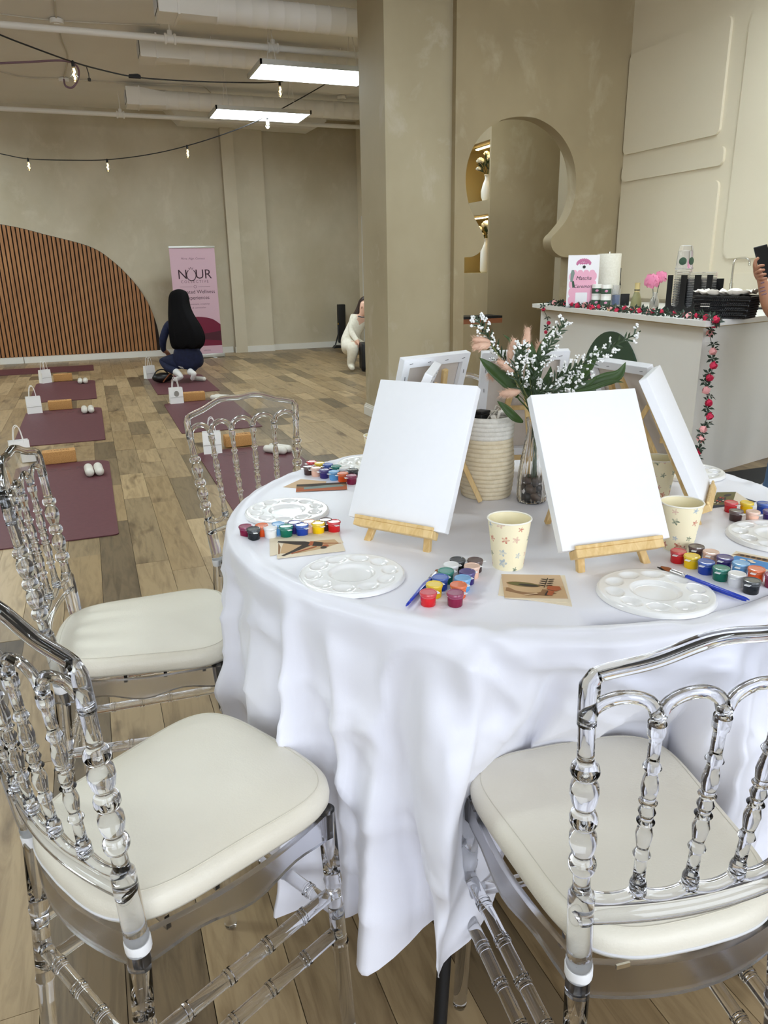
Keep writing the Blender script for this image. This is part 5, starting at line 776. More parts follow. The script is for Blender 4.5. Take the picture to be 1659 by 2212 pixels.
def easel(label, M_, lean):
    """stands on the cloth; local frame: x right, -y towards the painter"""
    t = thing('table_easel', label, 'easel', mat=M_, group='small pine table easels')
    c, s_ = math.cos(lean), math.sin(lean)
    def pt(x, h, off=0.0): return Vector((x, h*s_+off*c, h*c-off*s_))
    def bar(name, a, b, w_, d_):
        Mx, ln = along(a, b); G().rbox((0, 0, ln/2), (w_, d_, ln), 0.0012, Mx, 1).build(name, 'pine', t, smooth=30)
    for q in (-1, 1): bar('front_leg', pt(q*0.072, 0.004, 0.026), pt(q*0.020, 0.325, 0.026), 0.015, 0.011)
    G().rbox((0, 0, 0), (0.185, 0.030, 0.016), 0.0015, Matrix.Translation(pt(0, 0.0445, 0.001)) @ Matrix.Rotation(-lean, 4, 'X'), 1).build('tray', 'pine', t, smooth=30)
    G().rbox((0, 0, 0), (0.185, 0.005, 0.007), 0.001, Matrix.Translation(pt(0, 0.0555, -0.0125)) @ Matrix.Rotation(-lean, 4, 'X'), 1).build('tray_lip', 'pine', t, smooth=30)
    bar('cross_bar', pt(-0.038, 0.21, 0.034), pt(0.038, 0.21, 0.034), 0.012, 0.008)
    top = pt(0, 0.29, 0.036); bar('back_leg', Vector((0, top.y+0.115, 0.004)), top, 0.013, 0.011)
    return t
def easel_set(cx_, cy_, yaw, lean, lab_c, lab_e, first):
    n = Vector((math.cos(yaw), math.sin(yaw), 0)); rt = Vector((0, 0, 1)).cross(n)
    lift = 0.053
    Mb = Matrix(((rt.x, -n.x, 0, cx_*S), (rt.y, -n.y, 0, cy_*S), (rt.z, -n.z, 1, TT), (0, 0, 0, 1))) @ Matrix.Scale(S, 4)
    # foot of the easel plane sits in front of the canvas base by the lean
    Mb = Mb @ Matrix.Translation((0, -lift*math.sin(lean)-0.0, 0))
    easel(lab_e, Mb, lean)
    Mc = Mb @ Matrix.Rotation(-lean, 4, 'X') @ Matrix.Translation((0, 0.0, lift))
    if first: first.matrix_world = Mc; first['label'] = lab_c
    else: dup(canvas0, lab_c, mat=Mc)
canvas0 = make_canvas('x')
R_ = math.radians
easel_set(0.5314, 1.3389, R_(-142), R_(27.7), 'blank white canvas facing us left of the paper cup', 'pine easel holding the canvas left of the paper cup', canvas0)
easel_set(0.8682, 1.0663, R_(-94.7), R_(30.0), 'blank white canvas facing us in front of the flowers', 'pine easel holding the canvas in front of the flowers', None)
easel_set(1.251, 1.2471, R_(-46.9), R_(27.2), 'blank white canvas seen nearly edge-on at right', 'pine easel under the edge-on canvas at right', None)
easel_set(0.765, 1.802, R_(109), R_(17), 'canvas seen from behind at back left, stapled rear showing', 'pine easel behind the back left canvas', None)
easel_set(1.062, 1.775, R_(73), R_(17), 'canvas seen from behind, directly behind woven basket and flowers', 'pine easel of the canvas behind the basket', None)
easel_set(1.365, 1.565, R_(3), R_(27), 'canvas seen from behind at right, behind the foremost white canvas', 'pine easel behind the foremost right canvas', None)
easel_set(0.62, 1.655, R_(150), R_(24), 'canvas almost hidden behind the left front canvas, one edge showing', 'pine easel almost hidden behind left front canvas', None)

# ---------------------------------------------------------------- palettes
def palette_mesh():
    nr, ns = 44, 160; R = 0.100; v = [(0, 0, 0)]; f = []
    def h(r, a):
        z = 0.0085
        c = r/0.043
        if r < 0.043: z -= 0.0062*min(1, (1-c)/0.16)**0.8 if c < 1 else 0
        for k in range(10):
            b = 2*PI*(k+0.5)/10; dx, dy = r*math.cos(a)-0.0715*math.cos(b), r*math.sin(a)-0.0715*math.sin(b)
            ra, ta = dx*math.cos(b)+dy*math.sin(b), -dx*math.sin(b)+dy*math.cos(b)
            q = math.hypot(ra/0.0150, ta/0.0185)
            if q < 1: z -= 0.0066*(1-q*q)**0.7
        if r > 0.096: q = (r-0.096)/0.004; z = 0.0085-0.0075*(q**2)
        elif r > 0.093: z += 0.0008*math.sin((r-0.093)/0.003*PI)
        return z
    rs = [R*(i+1)/nr for i in range(nr)]
    v[0] = (0, 0, h(0, 0))
    for r in rs: v += [(r*math.cos(2*PI*k/ns), r*math.sin(2*PI*k/ns), h(r, 2*PI*k/ns)) for k in range(ns)]
    f = [(0, 1+k, 1+(k+1) % ns) for k in range(ns)] + [(1+i*ns+k, 1+(i+1)*ns+k, 1+(i+1)*ns+(k+1) % ns, 1+i*ns+(k+1) % ns) for i in range(nr-1) for k in range(ns)]
    o = len(v); v += [(0.097*math.cos(2*PI*k/ns), 0.097*math.sin(2*PI*k/ns), 0) for k in range(ns)]; e = 1+(nr-1)*ns
    f += [(e+k, o+k, o+(k+1) % ns, e+(k+1) % ns) for k in range(ns)] + [tuple(reversed(range(o, o+ns)))]
    g = G(); g.add(v, f); return g.mesh('palette', 'palette_plastic', 60)
pal = palette_mesh()
for px, py, a, lab in ((760, 1241, 0.1, 'round white ten-well palette beside the blue brush pair, left front'), (620, 1104, 0.3, 'round white palette behind the row of paint pots at far left'), (800, 1003, 0.5, 'round white palette at far left rim, half behind canvas'),
                       (1416, 1279, 0.0, 'large looking round white palette nearest the camera at right'), (1680, 1158, 0.2, 'round white palette cut by the right edge of frame'), (1483, 1019, 0.4, 'round white palette at far right behind the edge-on canvas')):
    p = onz(px, py, TT+0.004); tag(link('paint_palette', pal, None, (p.x, p.y, TT), (0, 0, a), (S, S, S)), lab, 'palette', 'round white paint palettes')

# ---------------------------------------------------------------- paint pots
POT = {}
def pot_proto(c):
    body = G().lathe([(0.0, 0.0), (0.0112, 0.0), (0.0122, 0.0012), (0.0126, 0.0135), (0.0126, 0.0150), (0.0, 0.0150)], 24).mesh('pot_body', 'paint_'+c, 40)
    col = G().lathe([(0.0127, 0.0148), (0.0134, 0.0155), (0.0134, 0.0172), (0.0128, 0.0178), (0.0128, 0.0190), (0.0, 0.0190)], 24).mesh('collar', 'lid_'+c, 40)
    lid = G().lathe([(0.0138, 0.0186), (0.0144, 0.0192), (0.0144, 0.0216), (0.0136, 0.0228), (0.0122, 0.0230), (0.0116, 0.0222), (0.0, 0.0220)], 24).mesh('lid', 'lid_'+c, 35)
    tab = G().rbox((0.0155, 0, 0.0178), (0.009, 0.009, 0.0014), 0.0005, n=1).mesh('lid_tab', 'pot_clear', 30)
    return body, col, lid, tab
for c in PAINTS: POT[c] = pot_proto(c)
LONG = {'sky_blue': 'sky blue', 'peach': 'peach pink', 'brown': 'dark brown'}
def pots(px_list, tabdir, where, grp, sc_=1.0):
    for c, px, py in px_list:
        p = onz(px, py, TT); p.z = TT
        t = thing('paint_pot', 'little lidded pot of %s paint %s' % (LONG.get(c, c), where), 'paint pot', p, math.radians(tabdir+rnd.uniform(-12, 12)), grp); t.scale = (S*1.05,)*3
        for nm, me in zip(('pot_body', 'collar', 'lid', 'lid_tab'), POT[c]): link(nm, me, t)
pots([('red', 925, 1306), ('maroon', 983, 1307), ('yellow', 938, 1288), ('orange', 990, 1289), ('blue', 951, 1272), ('sky_blue', 999, 1274), ('green', 963, 1258), ('violet', 1009, 1260), ('white', 974, 1244), ('peach', 1019, 1247), ('black', 988, 1233), ('brown', 1026, 1234)], 10, 'in the cluster between palette and paper cup', 'paint pots in the front cluster')
pots([('maroon', 532, 1158), ('orange', 567, 1156), ('black', 549, 1164), ('sky_blue', 602, 1153), ('white', 585, 1160), ('violet', 637, 1150), ('green', 619, 1158), ('peach', 669, 1148), ('blue', 653, 1155), ('brown', 704, 1144), ('yellow', 688, 1151), ('red', 722, 1148)], -80, 'in the double row behind the yoga pose card', 'paint pots on the left')
pots([('brown', 667, 1025), ('peach', 683, 1028), ('violet', 701, 1032), ('sky_blue', 722, 1036), ('orange', 741, 1040), ('maroon', 760, 1045), ('red', 674, 1014), ('yellow', 691, 1017), ('blue', 709, 1020), ('green', 727, 1024), ('white', 745, 1028), ('black', 763, 1032)], 190, 'in the double row at the far left rim', 'paint pots at the far left rim')
pots([('red', 1463, 1214), ('yellow', 1492, 1225), ('blue', 1523, 1238), ('green', 1555, 1252), ('white', 1589, 1265), ('black', 1621, 1280), ('brown', 1502, 1204), ('peach', 1533, 1216), ('violet', 1563, 1228), ('sky_blue', 1597, 1241), ('orange', 1631, 1254), ('maroon', 1668, 1268)], 205, 'in the double row beyond the nearest right palette', 'paint pots at right front')
pots([('red', 1577, 1105), ('yellow', 1611, 1106), ('blue', 1647, 1107), ('brown', 1588, 1124), ('peach', 1624, 1126), ('violet', 1661, 1124)], -80, 'beside the dark floral cards at right rim', 'paint pots at the right rim')

# ---------------------------------------------------------------- paper cups
def cup_mesh():
    prof = [(0.0285, 0.0), (0.0290, 0.001), (0.0405, 0.096)]
    n = 48; me = bpy.data.meshes.new('cup_body'); v = []; uv = []
    for r, z in prof: v += [(r*math.cos(2*PI*k/n), r*math.sin(2*PI*k/n), z) for k in range(n)]
    f = [(i*n+k, i*n+(k+1) % n, (i+1)*n+(k+1) % n, (i+1)*n+k) for i in range(2) for k in range(n)]
    me.from_pydata(v, [], f); ul = me.uv_layers.new(name='uv')
    for p in me.polygons:
        i, k = divmod(p.index, n)
        for li, (a, b) in zip(p.loop_indices, ((k/n, i), ((k+1)/n, i), ((k+1)/n, i+1), (k/n, i+1))): ul.data[li].uv = (a, prof[b][1]/0.096)
    me.materials.append(MATS['cup_print']); me.polygons.foreach_set('use_smooth', [True]*len(f)); return me
cupm = cup_mesh()
cin = G().lathe([(0.0, 0.003), (0.0275, 0.003), (0.0397, 0.096)], 48, cap=False).mesh('inside', 'cup_cream', 50)
crim = G().tube([(0.0408*math.cos(2*PI*k/48), 0.0408*math.sin(2*PI*k/48), 0.0965) for k in range(48)], 0.0016, 8, closed=True).mesh('rolled_rim', 'cup_rim', 60)
for px, py, a, lab in ((1097, 1222, 1.0, 'cream floral paper cup standing alone between the two front canvases'), (1463, 1183, 2.6, 'cream floral paper cup just right of the foremost canvas'), (1418, 1071, 4.0, 'cream floral paper cup behind the foremost right canvas'), (818, 1011, 5.0, 'cream floral paper cup peeping out left of back canvas')):
    p = onz(px, py, TT); t = thing('paper_cup', lab, 'cup', (p.x, p.y, TT), a, 'floral paper cups'); t.scale = (S, S, S)
    link('cup_body', cupm, t); link('inside', cin, t); link('rolled_rim', crim, t)

# ---------------------------------------------------------------- reference cards
def card_set(px_corners, lab, cat_prints, n_back=1, lift=0.0):
    """top card given by four photo corners on the table (far-left, far-right, near-right, near-left)"""
    q = [onz(a, b, TT+0.001) for a, b in px_corners]; c = sum(q, Vector())/4
    t = thing('picture_card', lab, 'card', (c.x, c.y, TT), 0, 'printed picture cards')
    pts = [((p-c).x, (p-c).y) for p in q]
    z = 0.0008
    G().slab([pts[3], pts[2], pts[1], pts[0]], z, z+0.0008).build('paper', 'card_cream', t, smooth=0)
    X = Vector((pts[1][0]-pts[0][0], pts[1][1]-pts[0][1])); Yv = Vector((pts[0][0]-pts[3][0], pts[0][1]-pts[3][1])); o = Vector(pts[3])
    zz = z+0.0009
    for poly, mt in cat_prints:
        P = [o + X*a + Yv*b for a, b in poly]
        me = bpy.data.meshes.new('print'); me.from_pydata([(p.x, p.y, zz) for p in P], [], [tuple(range(len(P)))]); me.materials.append(MATS[mt]); link('print', me, t); zz += 0.00008
    return t
def backcard(px_corners, lab, mt='card_cream', dz=0.0001):
    q = [onz(a, b, TT+0.0005) for a, b in px_corners]; c = sum(q, Vector())/4
    g = G(); g.slab([((q[i]-c).x, (q[i]-c).y) for i in (3, 2, 1, 0)], 0, 0.0006)
    return tag(g.build('picture_card', mt, None, (c.x, c.y, TT+dz), smooth=0), lab, 'card', 'printed picture cards')
def ell(cx_, cy_, a, b, n=20, rot=0, a0=0, a1=2*PI):
    return [(cx_+a*math.cos(th)*math.cos(rot)-b*math.sin(th)*math.sin(rot), cy_+a*math.cos(th)*math.sin(rot)+b*math.sin(th)*math.cos(rot)) for th in [a0+(a1-a0)*i/(n-1 if a1-a0 < 6.2 else n) for i in range(n)]]
FULL = [(0, 0), (1, 0), (1, 1), (0, 1)]
bowl = [(FULL, 'card_tan'), ([(0, 0.02), (1, 0.04), (1, 0.5), (0.6, 0.58), (0.3, 0.5), (0, 0.42)], 'print_sand'), ([(0.03, 0.28), (0.3, 0.14), (0.66, 0.1), (0.85, 0.2), (0.7, 0.36), (0.3, 0.4), (0.05, 0.42)], 'print_brown'),
        ([(0.06, 0.66), (0.09, 0.42), (0.2, 0.29), (0.38, 0.22), (0.52, 0.21), (0.6, 0.26), (0.63, 0.36), (0.62, 0.46), (0.4, 0.56), (0.2, 0.66)], 'print_sand'), (ell(0.34, 0.555, 0.285, 0.10, 24, -0.24), 'print_brown'), (ell(0.34, 0.555, 0.262, 0.082, 24, -0.24), 'print_olive'), (ell(0.42, 0.52, 0.17, 0.05, 20, -0.24), 'print_dark')]
bowl += [([(0.66, 0.42), (0.67, 0.42), (0.78, 0.84), (0.765, 0.85)], 'print_dark')] + [(ell(0.70+0.022*k+s_*0.06, 0.50+0.085*k+0.02, 0.062, 0.017, 10, s_*0.35), 'print_dark') for k in range(4) for s_ in (-1, 1)]
bowl += [([(0.70, 0.36), (0.74, 0.50), (0.92, 0.47), (0.94, 0.36), (0.84, 0.27)], 'print_rust'), ([(0.66, 0.12), (0.72, 0.30), (0.82, 0.27), (0.76, 0.09)], 'print_rust'), ([(0.64, 0.10), (0.70, 0.27), (0.72, 0.27), (0.67, 0.09)], 'print_dark'), ([(0.30, 0.10), (0.52, 0.18), (0.55, 0.15), (0.33, 0.08)], 'card_tan')]
backcard([(1082, 1247), (1220, 1243), (1236, 1310), (1076, 1286)], 'cream card edge peeping from under the tea bowl card')
card_set([(1083, 1241), (1210, 1243), (1228, 1303), (1090, 1292)], 'card painted with a tea bowl, whisk and leafy twig, front centre', bowl)
yoga = [([(0.05, 0.22), (0.3, 0.1), (0.7, 0.16), (0.95, 0.3), (0.9, 0.55), (0.6, 0.62), (0.35, 0.66), (0.12, 0.72), (0.08, 0.5)], 'print_sand'), ([(0.02, 0.2), (0.045, 0.2), (0.07, 0.55), (0.045, 0.8)], 'print_brown'),
        ([(0.03, 0.82), (0.05, 0.88), (0.45, 0.66), (0.56, 0.52), (0.5, 0.42), (0.3, 0.55)], 'print_dark'), ([(0.06, 0.1), (0.1, 0.06), (0.35, 0.26), (0.55, 0.42), (0.52, 0.56), (0.4, 0.5), (0.25, 0.3)], 'print_dark'), ([(0.48, 0.42), (0.53, 0.62), (0.60, 0.56), (0.56, 0.36)], 'print_rust'), ([(0.54, 0.36), (0.58, 0.58), (0.72, 0.46), (0.68, 0.28)], 'print_dark'),
        ([(0.70, 0.40), (0.70, 0.45), (0.98, 0.30), (0.98, 0.28)], 'print_rust'), ([(0.2, 0.14), (0.22, 0.1), (0.6, 0.28), (0.6, 0.33)], 'print_rust'), (ell(0.735, 0.27, 0.05, 0.07, 14), 'print_rust'), (ell(0.70, 0.20, 0.05, 0.06, 12), 'print_dark')]
backcard([(582, 1163), (722, 1142), (742, 1172), (583, 1201)], 'pale card under the yoga pose card with a sketched bag', 'card_cream')
card_set([(594, 1166), (730, 1147), (746, 1190), (599, 1207)], 'card painted with a yoga triangle pose, left of front palette', yoga)
land = [(FULL, 'print_rust'), ([(0.0, 0.45), (1, 0.5), (1, 1), (0, 1)], 'print_brown'), ([(0.15, 0.25), (0.95, 0.45), (0.9, 0.7), (0.5, 0.72), (0.15, 0.55)], 'print_teal'), ([(0.0, 0.72), (0.3, 0.6), (0.8, 0.78), (1, 0.8), (1, 0.98), (0, 0.96)], 'print_dark')]
backcard([(650, 1035), (705, 1040), (700, 1059), (612, 1052)], 'tan card with a dark twig print under the landscape card', 'card_tan')
card_set([(641, 1047), (748, 1042), (750, 1055), (639, 1063)], 'small landscape card on the far left rim of table', land)
fl = [(FULL, 'print_olive'), ([(0.1, 0.1), (0.6, 0.2), (0.6, 0.55), (0.2, 0.6)], 'print_dark'), (ell(0.62, 0.72, 0.2, 0.1, 14, 0.2), 'print_dark')] + [(ell(a, b, 0.06, 0.05, 10), 'print_red') for a, b in ((0.3, 0.55), (0.45, 0.5), (0.2, 0.3), (0.36, 0.22))] + [(ell(a, b, 0.05, 0.04, 10), 'card_cream') for a, b in ((0.5, 0.3), (0.12, 0.14), (0.28, 0.1))]
backcard([(1542, 1078), (1610, 1076), (1636, 1084), (1536, 1098)], 'navy card under the dark floral card at right rim', 'print_navy')
card_set([(1548, 1064), (1590, 1063), (1627, 1088), (1537, 1091)], 'dark floral card beside the edge-on canvas at right', fl)
sky = [(FULL, 'card_cream'), ([(0.0, 0.62), (1, 0.6), (1, 0.86), (0.1, 0.84)], 'print_brown'), ([(0.0, 0.1), (1, 0.0), (1, 0.55), (0.1, 0.6)], 'print_blue')] + [(ell(0.2+0.12*k, 0.73, 0.05, 0.07, 10), 'print_dark') for k in range(7)] + [(ell(a, b, 0.07, 0.06, 10), 'card_cream') for a, b in ((0.3, 0.35), (0.45, 0.4), (0.52, 0.3))]
card_set([(1590, 1191), (1690, 1211), (1700, 1244), (1566, 1212)], 'blue and cream floral card behind the right front paint pots', sky)

# ---------------------------------------------------------------- brushes
def brush(a, b, lab, tip, wide):
    """a handle end, b bristle tip (points on the cloth)"""
    Mx, ln = along(a, b); t = thing('paint_brush', lab, 'brush', mat=Mx, group='blue handled paint brushes')
    G().lathe([(0.0008, 0), (0.0022, 0.006), (0.0030, 0.05), (0.0036, ln*0.62), (0.0030, ln*0.70)], 12).build('handle', 'brush_blue', t)
    G().lathe([(0.0032, ln*0.69), (0.0032, ln*0.72), (0.0029, ln*0.725), (0.0031, ln*0.74), (0.0034, ln*0.87)], 12, sx=wide).build('ferrule', 'ferrule', t)
    G().lathe([(0.0032, ln*0.865), (0.0036, ln*0.93), (0.0012, ln)], 12, sx=wide, sy=0.6).build('bristles', tip, t)
def tp(px, py, h=0.004): return onz(px, py, TT+h)
brush(tp(877, 1309), tp(938, 1238), 'blue brush with fine tip left of the paint pots', 'bristle_black', 0.8)
brush(tp(884, 1300, 0.010), tp(950, 1231, 0.010), 'blue brush with broad brown tip left of the paint pots', 'bristle_brown', 1.5)
brush(tp(1612, 1298), tp(1420, 1225), 'blue brush with fine dark tip beyond the right palette', 'bristle_black', 0.8)
brush(tp(1619, 1296, 0.010), tp(1428, 1224, 0.010), 'blue brush with broad brown tip beyond the right palette', 'bristle_brown', 1.5)

# ---------------------------------------------------------------- woven basket with tissue
p = onz(1049, 1078, TT); c0 = p + (Vector((p.x, p.y, 0)).normalized())*0.041
BK = Vector((c0.x, c0.y, TT))
t = thing('rope_basket', 'cream coiled rope basket with white rim behind left front canvas', 'basket', BK); t.scale = (S, S, S)
for i in range(14):
    z = 0.006+i*0.0106; r = 0.0575+0.005*math.sin(PI*min(1, i/13*1.05))-0.001*(i == 0)
    g = G(); g.tube([(r*math.cos(2*PI*k/56), r*math.sin(2*PI*k/56), z) for k in range(56)], 0.0066, 10, closed=True); cl_ = g.build('coil', 'rope_cotton', t, smooth=70)
g = G(); g.lathe([(0.0, 0.002), (0.055, 0.002)], 40, cap=False); g.build('base', 'rope_cotton', t)
for i in range(5):
    z = 0.006+(14+i)*0.0106; r = 0.0585+0.0005*i
    g = G(); g.tube([(r*math.cos(2*PI*k/56), r*math.sin(2*PI*k/56), z) for k in range(56)], 0.0066, 10, closed=True); g.build('white_coil', 'rope_white', t, smooth=70)
g = G(); r1 = random.Random(5)
for i in range(5):
    a = r1.uniform(-0.6, 1.2); pts = []
    ux, uy = CR.x, CR.y
    for k in range(7):
        s_ = (k-3)*0.009; pts.append((ux*(0.018+s_*0.8)+r1.uniform(-.004, .004), uy*(0.018+s_*0.8)+0.012*i-0.02, 0.185+0.004*k+r1.uniform(0, 0.016)))
    g.tube(pts, [0.006]*7, 6, flat=0.3)
o = g.build('tissue_paper', 'tissue', None, BK, smooth=60); o.scale = (S, S, S); tag(o, 'crumpled cream tissue paper sticking out of rope basket', 'tissue')
t = thing('black_box', 'small black box inside the cream rope basket', 'box', BK + Vector((-0.012, 0.01, 0.012)), 0.4); t.scale = (S, S, S); G().rbox((0, 0, 0.098), (0.035, 0.03, 0.19), 0.003).build('body', 'black_plastic', t); G().rbox((0, 0, 0.196), (0.036, 0.031, 0.006), 0.001).build('lid', 'black_plastic', t)

# ---------------------------------------------------------------- vase with pebbles, leaves, sprigs and bunny tails
p = onz(1147, 1090, TT); VB = p + (Vector((p.x, p.y, 0)).normalized())*0.027; VB.z = TT
prof_o = [(0.0, 0.0), (0.030, 0.0), (0.0345, 0.004), (0.036, 0.03), (0.035, 0.06), (0.030, 0.10), (0.023, 0.14), (0.018, 0.165), (0.0165, 0.18), (0.0195, 0.198), (0.021, 0.205)]
n = 64; v = []; f = []; rows = []
def fl_(r, k, i): return r*(1+(0.035*math.cos(2*PI*k/n*16) if 1 < i < 9 else 0))
allp = [(r, z, 0) for r, z in prof_o] + [(max(r-0.0025, 0.0), max(z, 0.005), 1) for r, z in reversed(prof_o)]
for i, (r, z, ins) in enumerate(allp):
    if r < 1e-6: rows.append([len(v)]); v.append((0, 0, z))
    else: rows.append(list(range(len(v), len(v)+n))); v += [((fl_(r, k, i) if not ins else r)*math.cos(2*PI*k/n), (fl_(r, k, i) if not ins else r)*math.sin(2*PI*k/n), z) for k in range(n)]
for a, b in zip(rows, rows[1:]):
    for k in range(n):
        k2 = (k+1) % n
        if len(a) == 1: f.append((a[0], b[k2], b[k]))
        elif len(b) == 1: f.append((a[k], a[k2], b[0]))
        else: f.append((a[k], a[k2], b[k2], b[k]))
g = G(); g.add(v, f); vs = g.build('glass_vase', 'clear_glass', None, VB, smooth=60); vs.scale = (S, S, S); tag(vs, 'fluted clear glass vase holding pebbles and stems behind front canvas', 'vase')
r1 = random.Random(11); k = 0
PLAB = ['at the bottom left', 'at the bottom right', 'in the bottom front', 'low at the back', 'in the middle left', 'in the middle right', 'at mid front', 'at mid back', 'near the top left', 'near the top right', 'on top at the front', 'on top at the back']
for lv in range(3):
    for j in range(4):
        a = j*PI/2+lv*0.8; rr_ = 0.016; s3 = (r1.uniform(0.8, 1.15), r1.uniform(0.75, 1.0), r1.uniform(0.6, 0.85))
        g = G(); g.ico((0, 0, 0), 0.0135, 2, sc3=s3)
        o = g.build('pebble', 'pebble_%d' % (k % 5), None, VB + Vector((rr_*math.cos(a), rr_*math.sin(a), 0.016+lv*0.0185))*1.0 - Vector((rr_*math.cos(a), rr_*math.sin(a), 0.016+lv*0.0185))*(1-S), (r1.random(), r1.random(), r1.random()*3), smooth=180); o.scale = (S, S, S)
        tag(o, 'smooth brown pebble %s of the glass vase' % PLAB[k], 'pebble', 'pebbles in the vase'); k += 1
DV = CF.dot(VB + Vector((0, 0, 0.18)) - Vector((0, 0, CAM_H)))
mouth = VB + Vector((0, 0, 0.182)); foot = VB + Vector((0, 0, 0.055))
def stemcurve(tip, bend=0.0, n_=10, j=0):
    jx, jy = 0.007*math.cos(j*2.4), 0.007*math.sin(j*2.4)
    m_ = mouth + Vector((jx, jy, 0)); f_ = foot + Vector((-jx, -jy, 0)); mid = m_.lerp(tip, 0.5) + Vector((0, 0, bend))
    return spline([f_, m_, mid, tip], n_)
def sprig(lab, pts, j, dense=1.0):
    r2 = random.Random(20+j); tip = at(*pts[-1]); jx, jy = 0.007*math.cos(j*2.4), 0.007*math.sin(j*2.4)
    P = spline([foot - Vector((jx, jy, 0)), mouth + Vector((jx, jy, 0))] + [at(*q) for q in pts], 8)
    t = thing('flower_sprig', lab, 'flower sprig', foot, 0, 'white flowering sprigs in the vase'); o0 = foot
    G().tube([q-o0 for q in P], 0.0014, 6).build('stem', 'needle_green', t)
    gn = G(); gb = G(); L_ = len(P); start = int(L_*0.42); sprouts = int(46*dense)
    for i in range(sprouts):
        u = start+(L_-2-start)*i/(sprouts-1); a = int(u); q = P[a].lerp(P[min(a+1, L_-1)], u-a); d = (P[min(a+1, L_-1)]-P[max(a-1, 0)]).normalized()
        side = d.orthogonal(); ang = i*2.4+r2.uniform(-.3, .3); sd = (Matrix.Rotation(ang, 3, d) @ side).normalized()
        nd = (d*0.75+sd*0.85).normalized(); ln = 0.030*(1-0.35*i/sprouts)*r2.uniform(0.8, 1.15)
        wv = nd.cross(CF).normalized()*0.0021; e = q+nd*ln; mdl = q.lerp(e, 0.55)
        th = nd.cross(wv).normalized()*0.0005
        gn.add([tuple(q-o0-wv*0.6), tuple(mdl-o0-wv), tuple(e-o0), tuple(mdl-o0+wv), tuple(q-o0+wv*0.6), tuple(mdl-o0+th)], [(0, 1, 5), (1, 2, 5), (2, 3, 5), (3, 4, 5), (4, 0, 5), (4, 3, 2, 1, 0)])
        for m_ in range(r2.randint(5, 9) if r2.random() < 0.62 else 0):
            if True:
                c = q+nd*ln*r2.uniform(0.62, 1.06) + Vector((r2.uniform(-1, 1), r2.uniform(-1, 1), r2.uniform(-1, 1)))*0.0028
                gb.ico(c-o0, r2.uniform(0.0016, 0.0029), 0)
    o = gn.build('needles', 'needle_green', t, smooth=0); o['kind'] = 'stuff'
    o = gb.build('blossoms', 'blossom_white', t, smooth=60); o['kind'] = 'stuff'
sprig('white flowering sprig leaning farthest left out of the vase', [(1105, 800, DV-.01), (1065, 745, DV-.02), (1028, 682, DV-.03)], 0)
sprig('white flowering sprig in the centre, below the bunny tails', [(1118, 815, DV-.05), (1122, 780, DV-.06), (1130, 745, DV-.06)], 1, 1.1)
sprig('white flowering sprig standing tall right of centre', [(1150, 820, DV-.02), (1180, 760, DV-.02), (1224, 690, DV-.01)], 2, 1.3)
sprig('white flowering sprig leaning farthest right towards the counter', [(1190, 830, DV-.04), (1270, 780, DV-.05), (1384, 715, DV-.06)], 3, 1.4)
sprig('short white flowering sprig low at right above the canvas', [(1165, 850, DV-.06), (1210, 842, DV-.07), (1268, 815, DV-.07)], 4, 0.8)
def leaf_geo(pts, width):
    """blade along a world curve, facing the viewer, slightly cupped"""
    P = spline(pts, 5); n_ = len(P); v = []; f = []
    for i, q in enumerate(P):
        u = i/(n_-1); d = (P[min(i+1, n_-1)]-P[max(i-1, 0)]).normalized(); s_ = d.cross(CF).normalized(); wv = width*S*(math.sin(PI*min(1, u*0.97+0.03)**0.8)**0.9)
        b = CF*(-0.25*wv)
        v += [tuple(q-s_*wv+b), tuple(q-s_*wv*0.5), tuple(q-b*0.6), tuple(q+s_*wv*0.5), tuple(q+s_*wv+b)]
    f = [(5*i+j, 5*i+j+1, 5*i+5+j+1, 5*i+5+j) for i in range(n_-1) for j in range(4)]
    return v, f
def leafstem(lab, leaves, j):
    t = thing('leaf_stem', lab, 'leaf', foot, 0, 'broad green leaf stems in the vase')
    tipc = at(*leaves[0][0][0]); P = spline([foot+Vector((0.004*j, -0.003, 0)), mouth+Vector((0.003*j-0.006, 0, 0)), tipc], 8)
    G().tube([q-foot for q in P], 0.0016, 6).build('stem', 'leaf_green', t)
    for pts, wd in leaves:
        v, f = leaf_geo([at(*q) for q in pts], wd); g = G(); g.add([tuple(Vector(q)-foot) for q in v], f)
        o = g.build('leaf', 'leaf_green', t, smooth=180); so = o.modifiers.new('thickness', 'SOLIDIFY'); so.thickness = 0.0006
leafstem('broad leaf stem with long blades sweeping left of the vase', [([(1118, 858, DV), (1095, 825, DV-.01), (1060, 795, DV-.02), (1035, 772, DV-.02)], 0.016), ([(1130, 912, DV), (1110, 900, DV-.02), (1090, 880, DV-.03), (1074, 866, DV-.03)], 0.010), ([(1135, 860, DV+.02), (1120, 790, DV+.02), (1105, 740, DV+.02), (1086, 722, DV+.02)], 0.006)], 0)
leafstem('broad leaf stem with upright blades in the middle of vase', [([(1150, 862, DV+.02), (1160, 800, DV+.02), (1176, 745, DV+.02), (1204, 700, DV+.02)], 0.013), ([(1140, 862, DV), (1145, 810, DV), (1150, 770, DV), (1148, 738, DV)], 0.013), ([(1150, 862, DV+.03), (1172, 840, DV+.03), (1185, 815, DV+.03), (1190, 790, DV+.03)], 0.012)], 1)
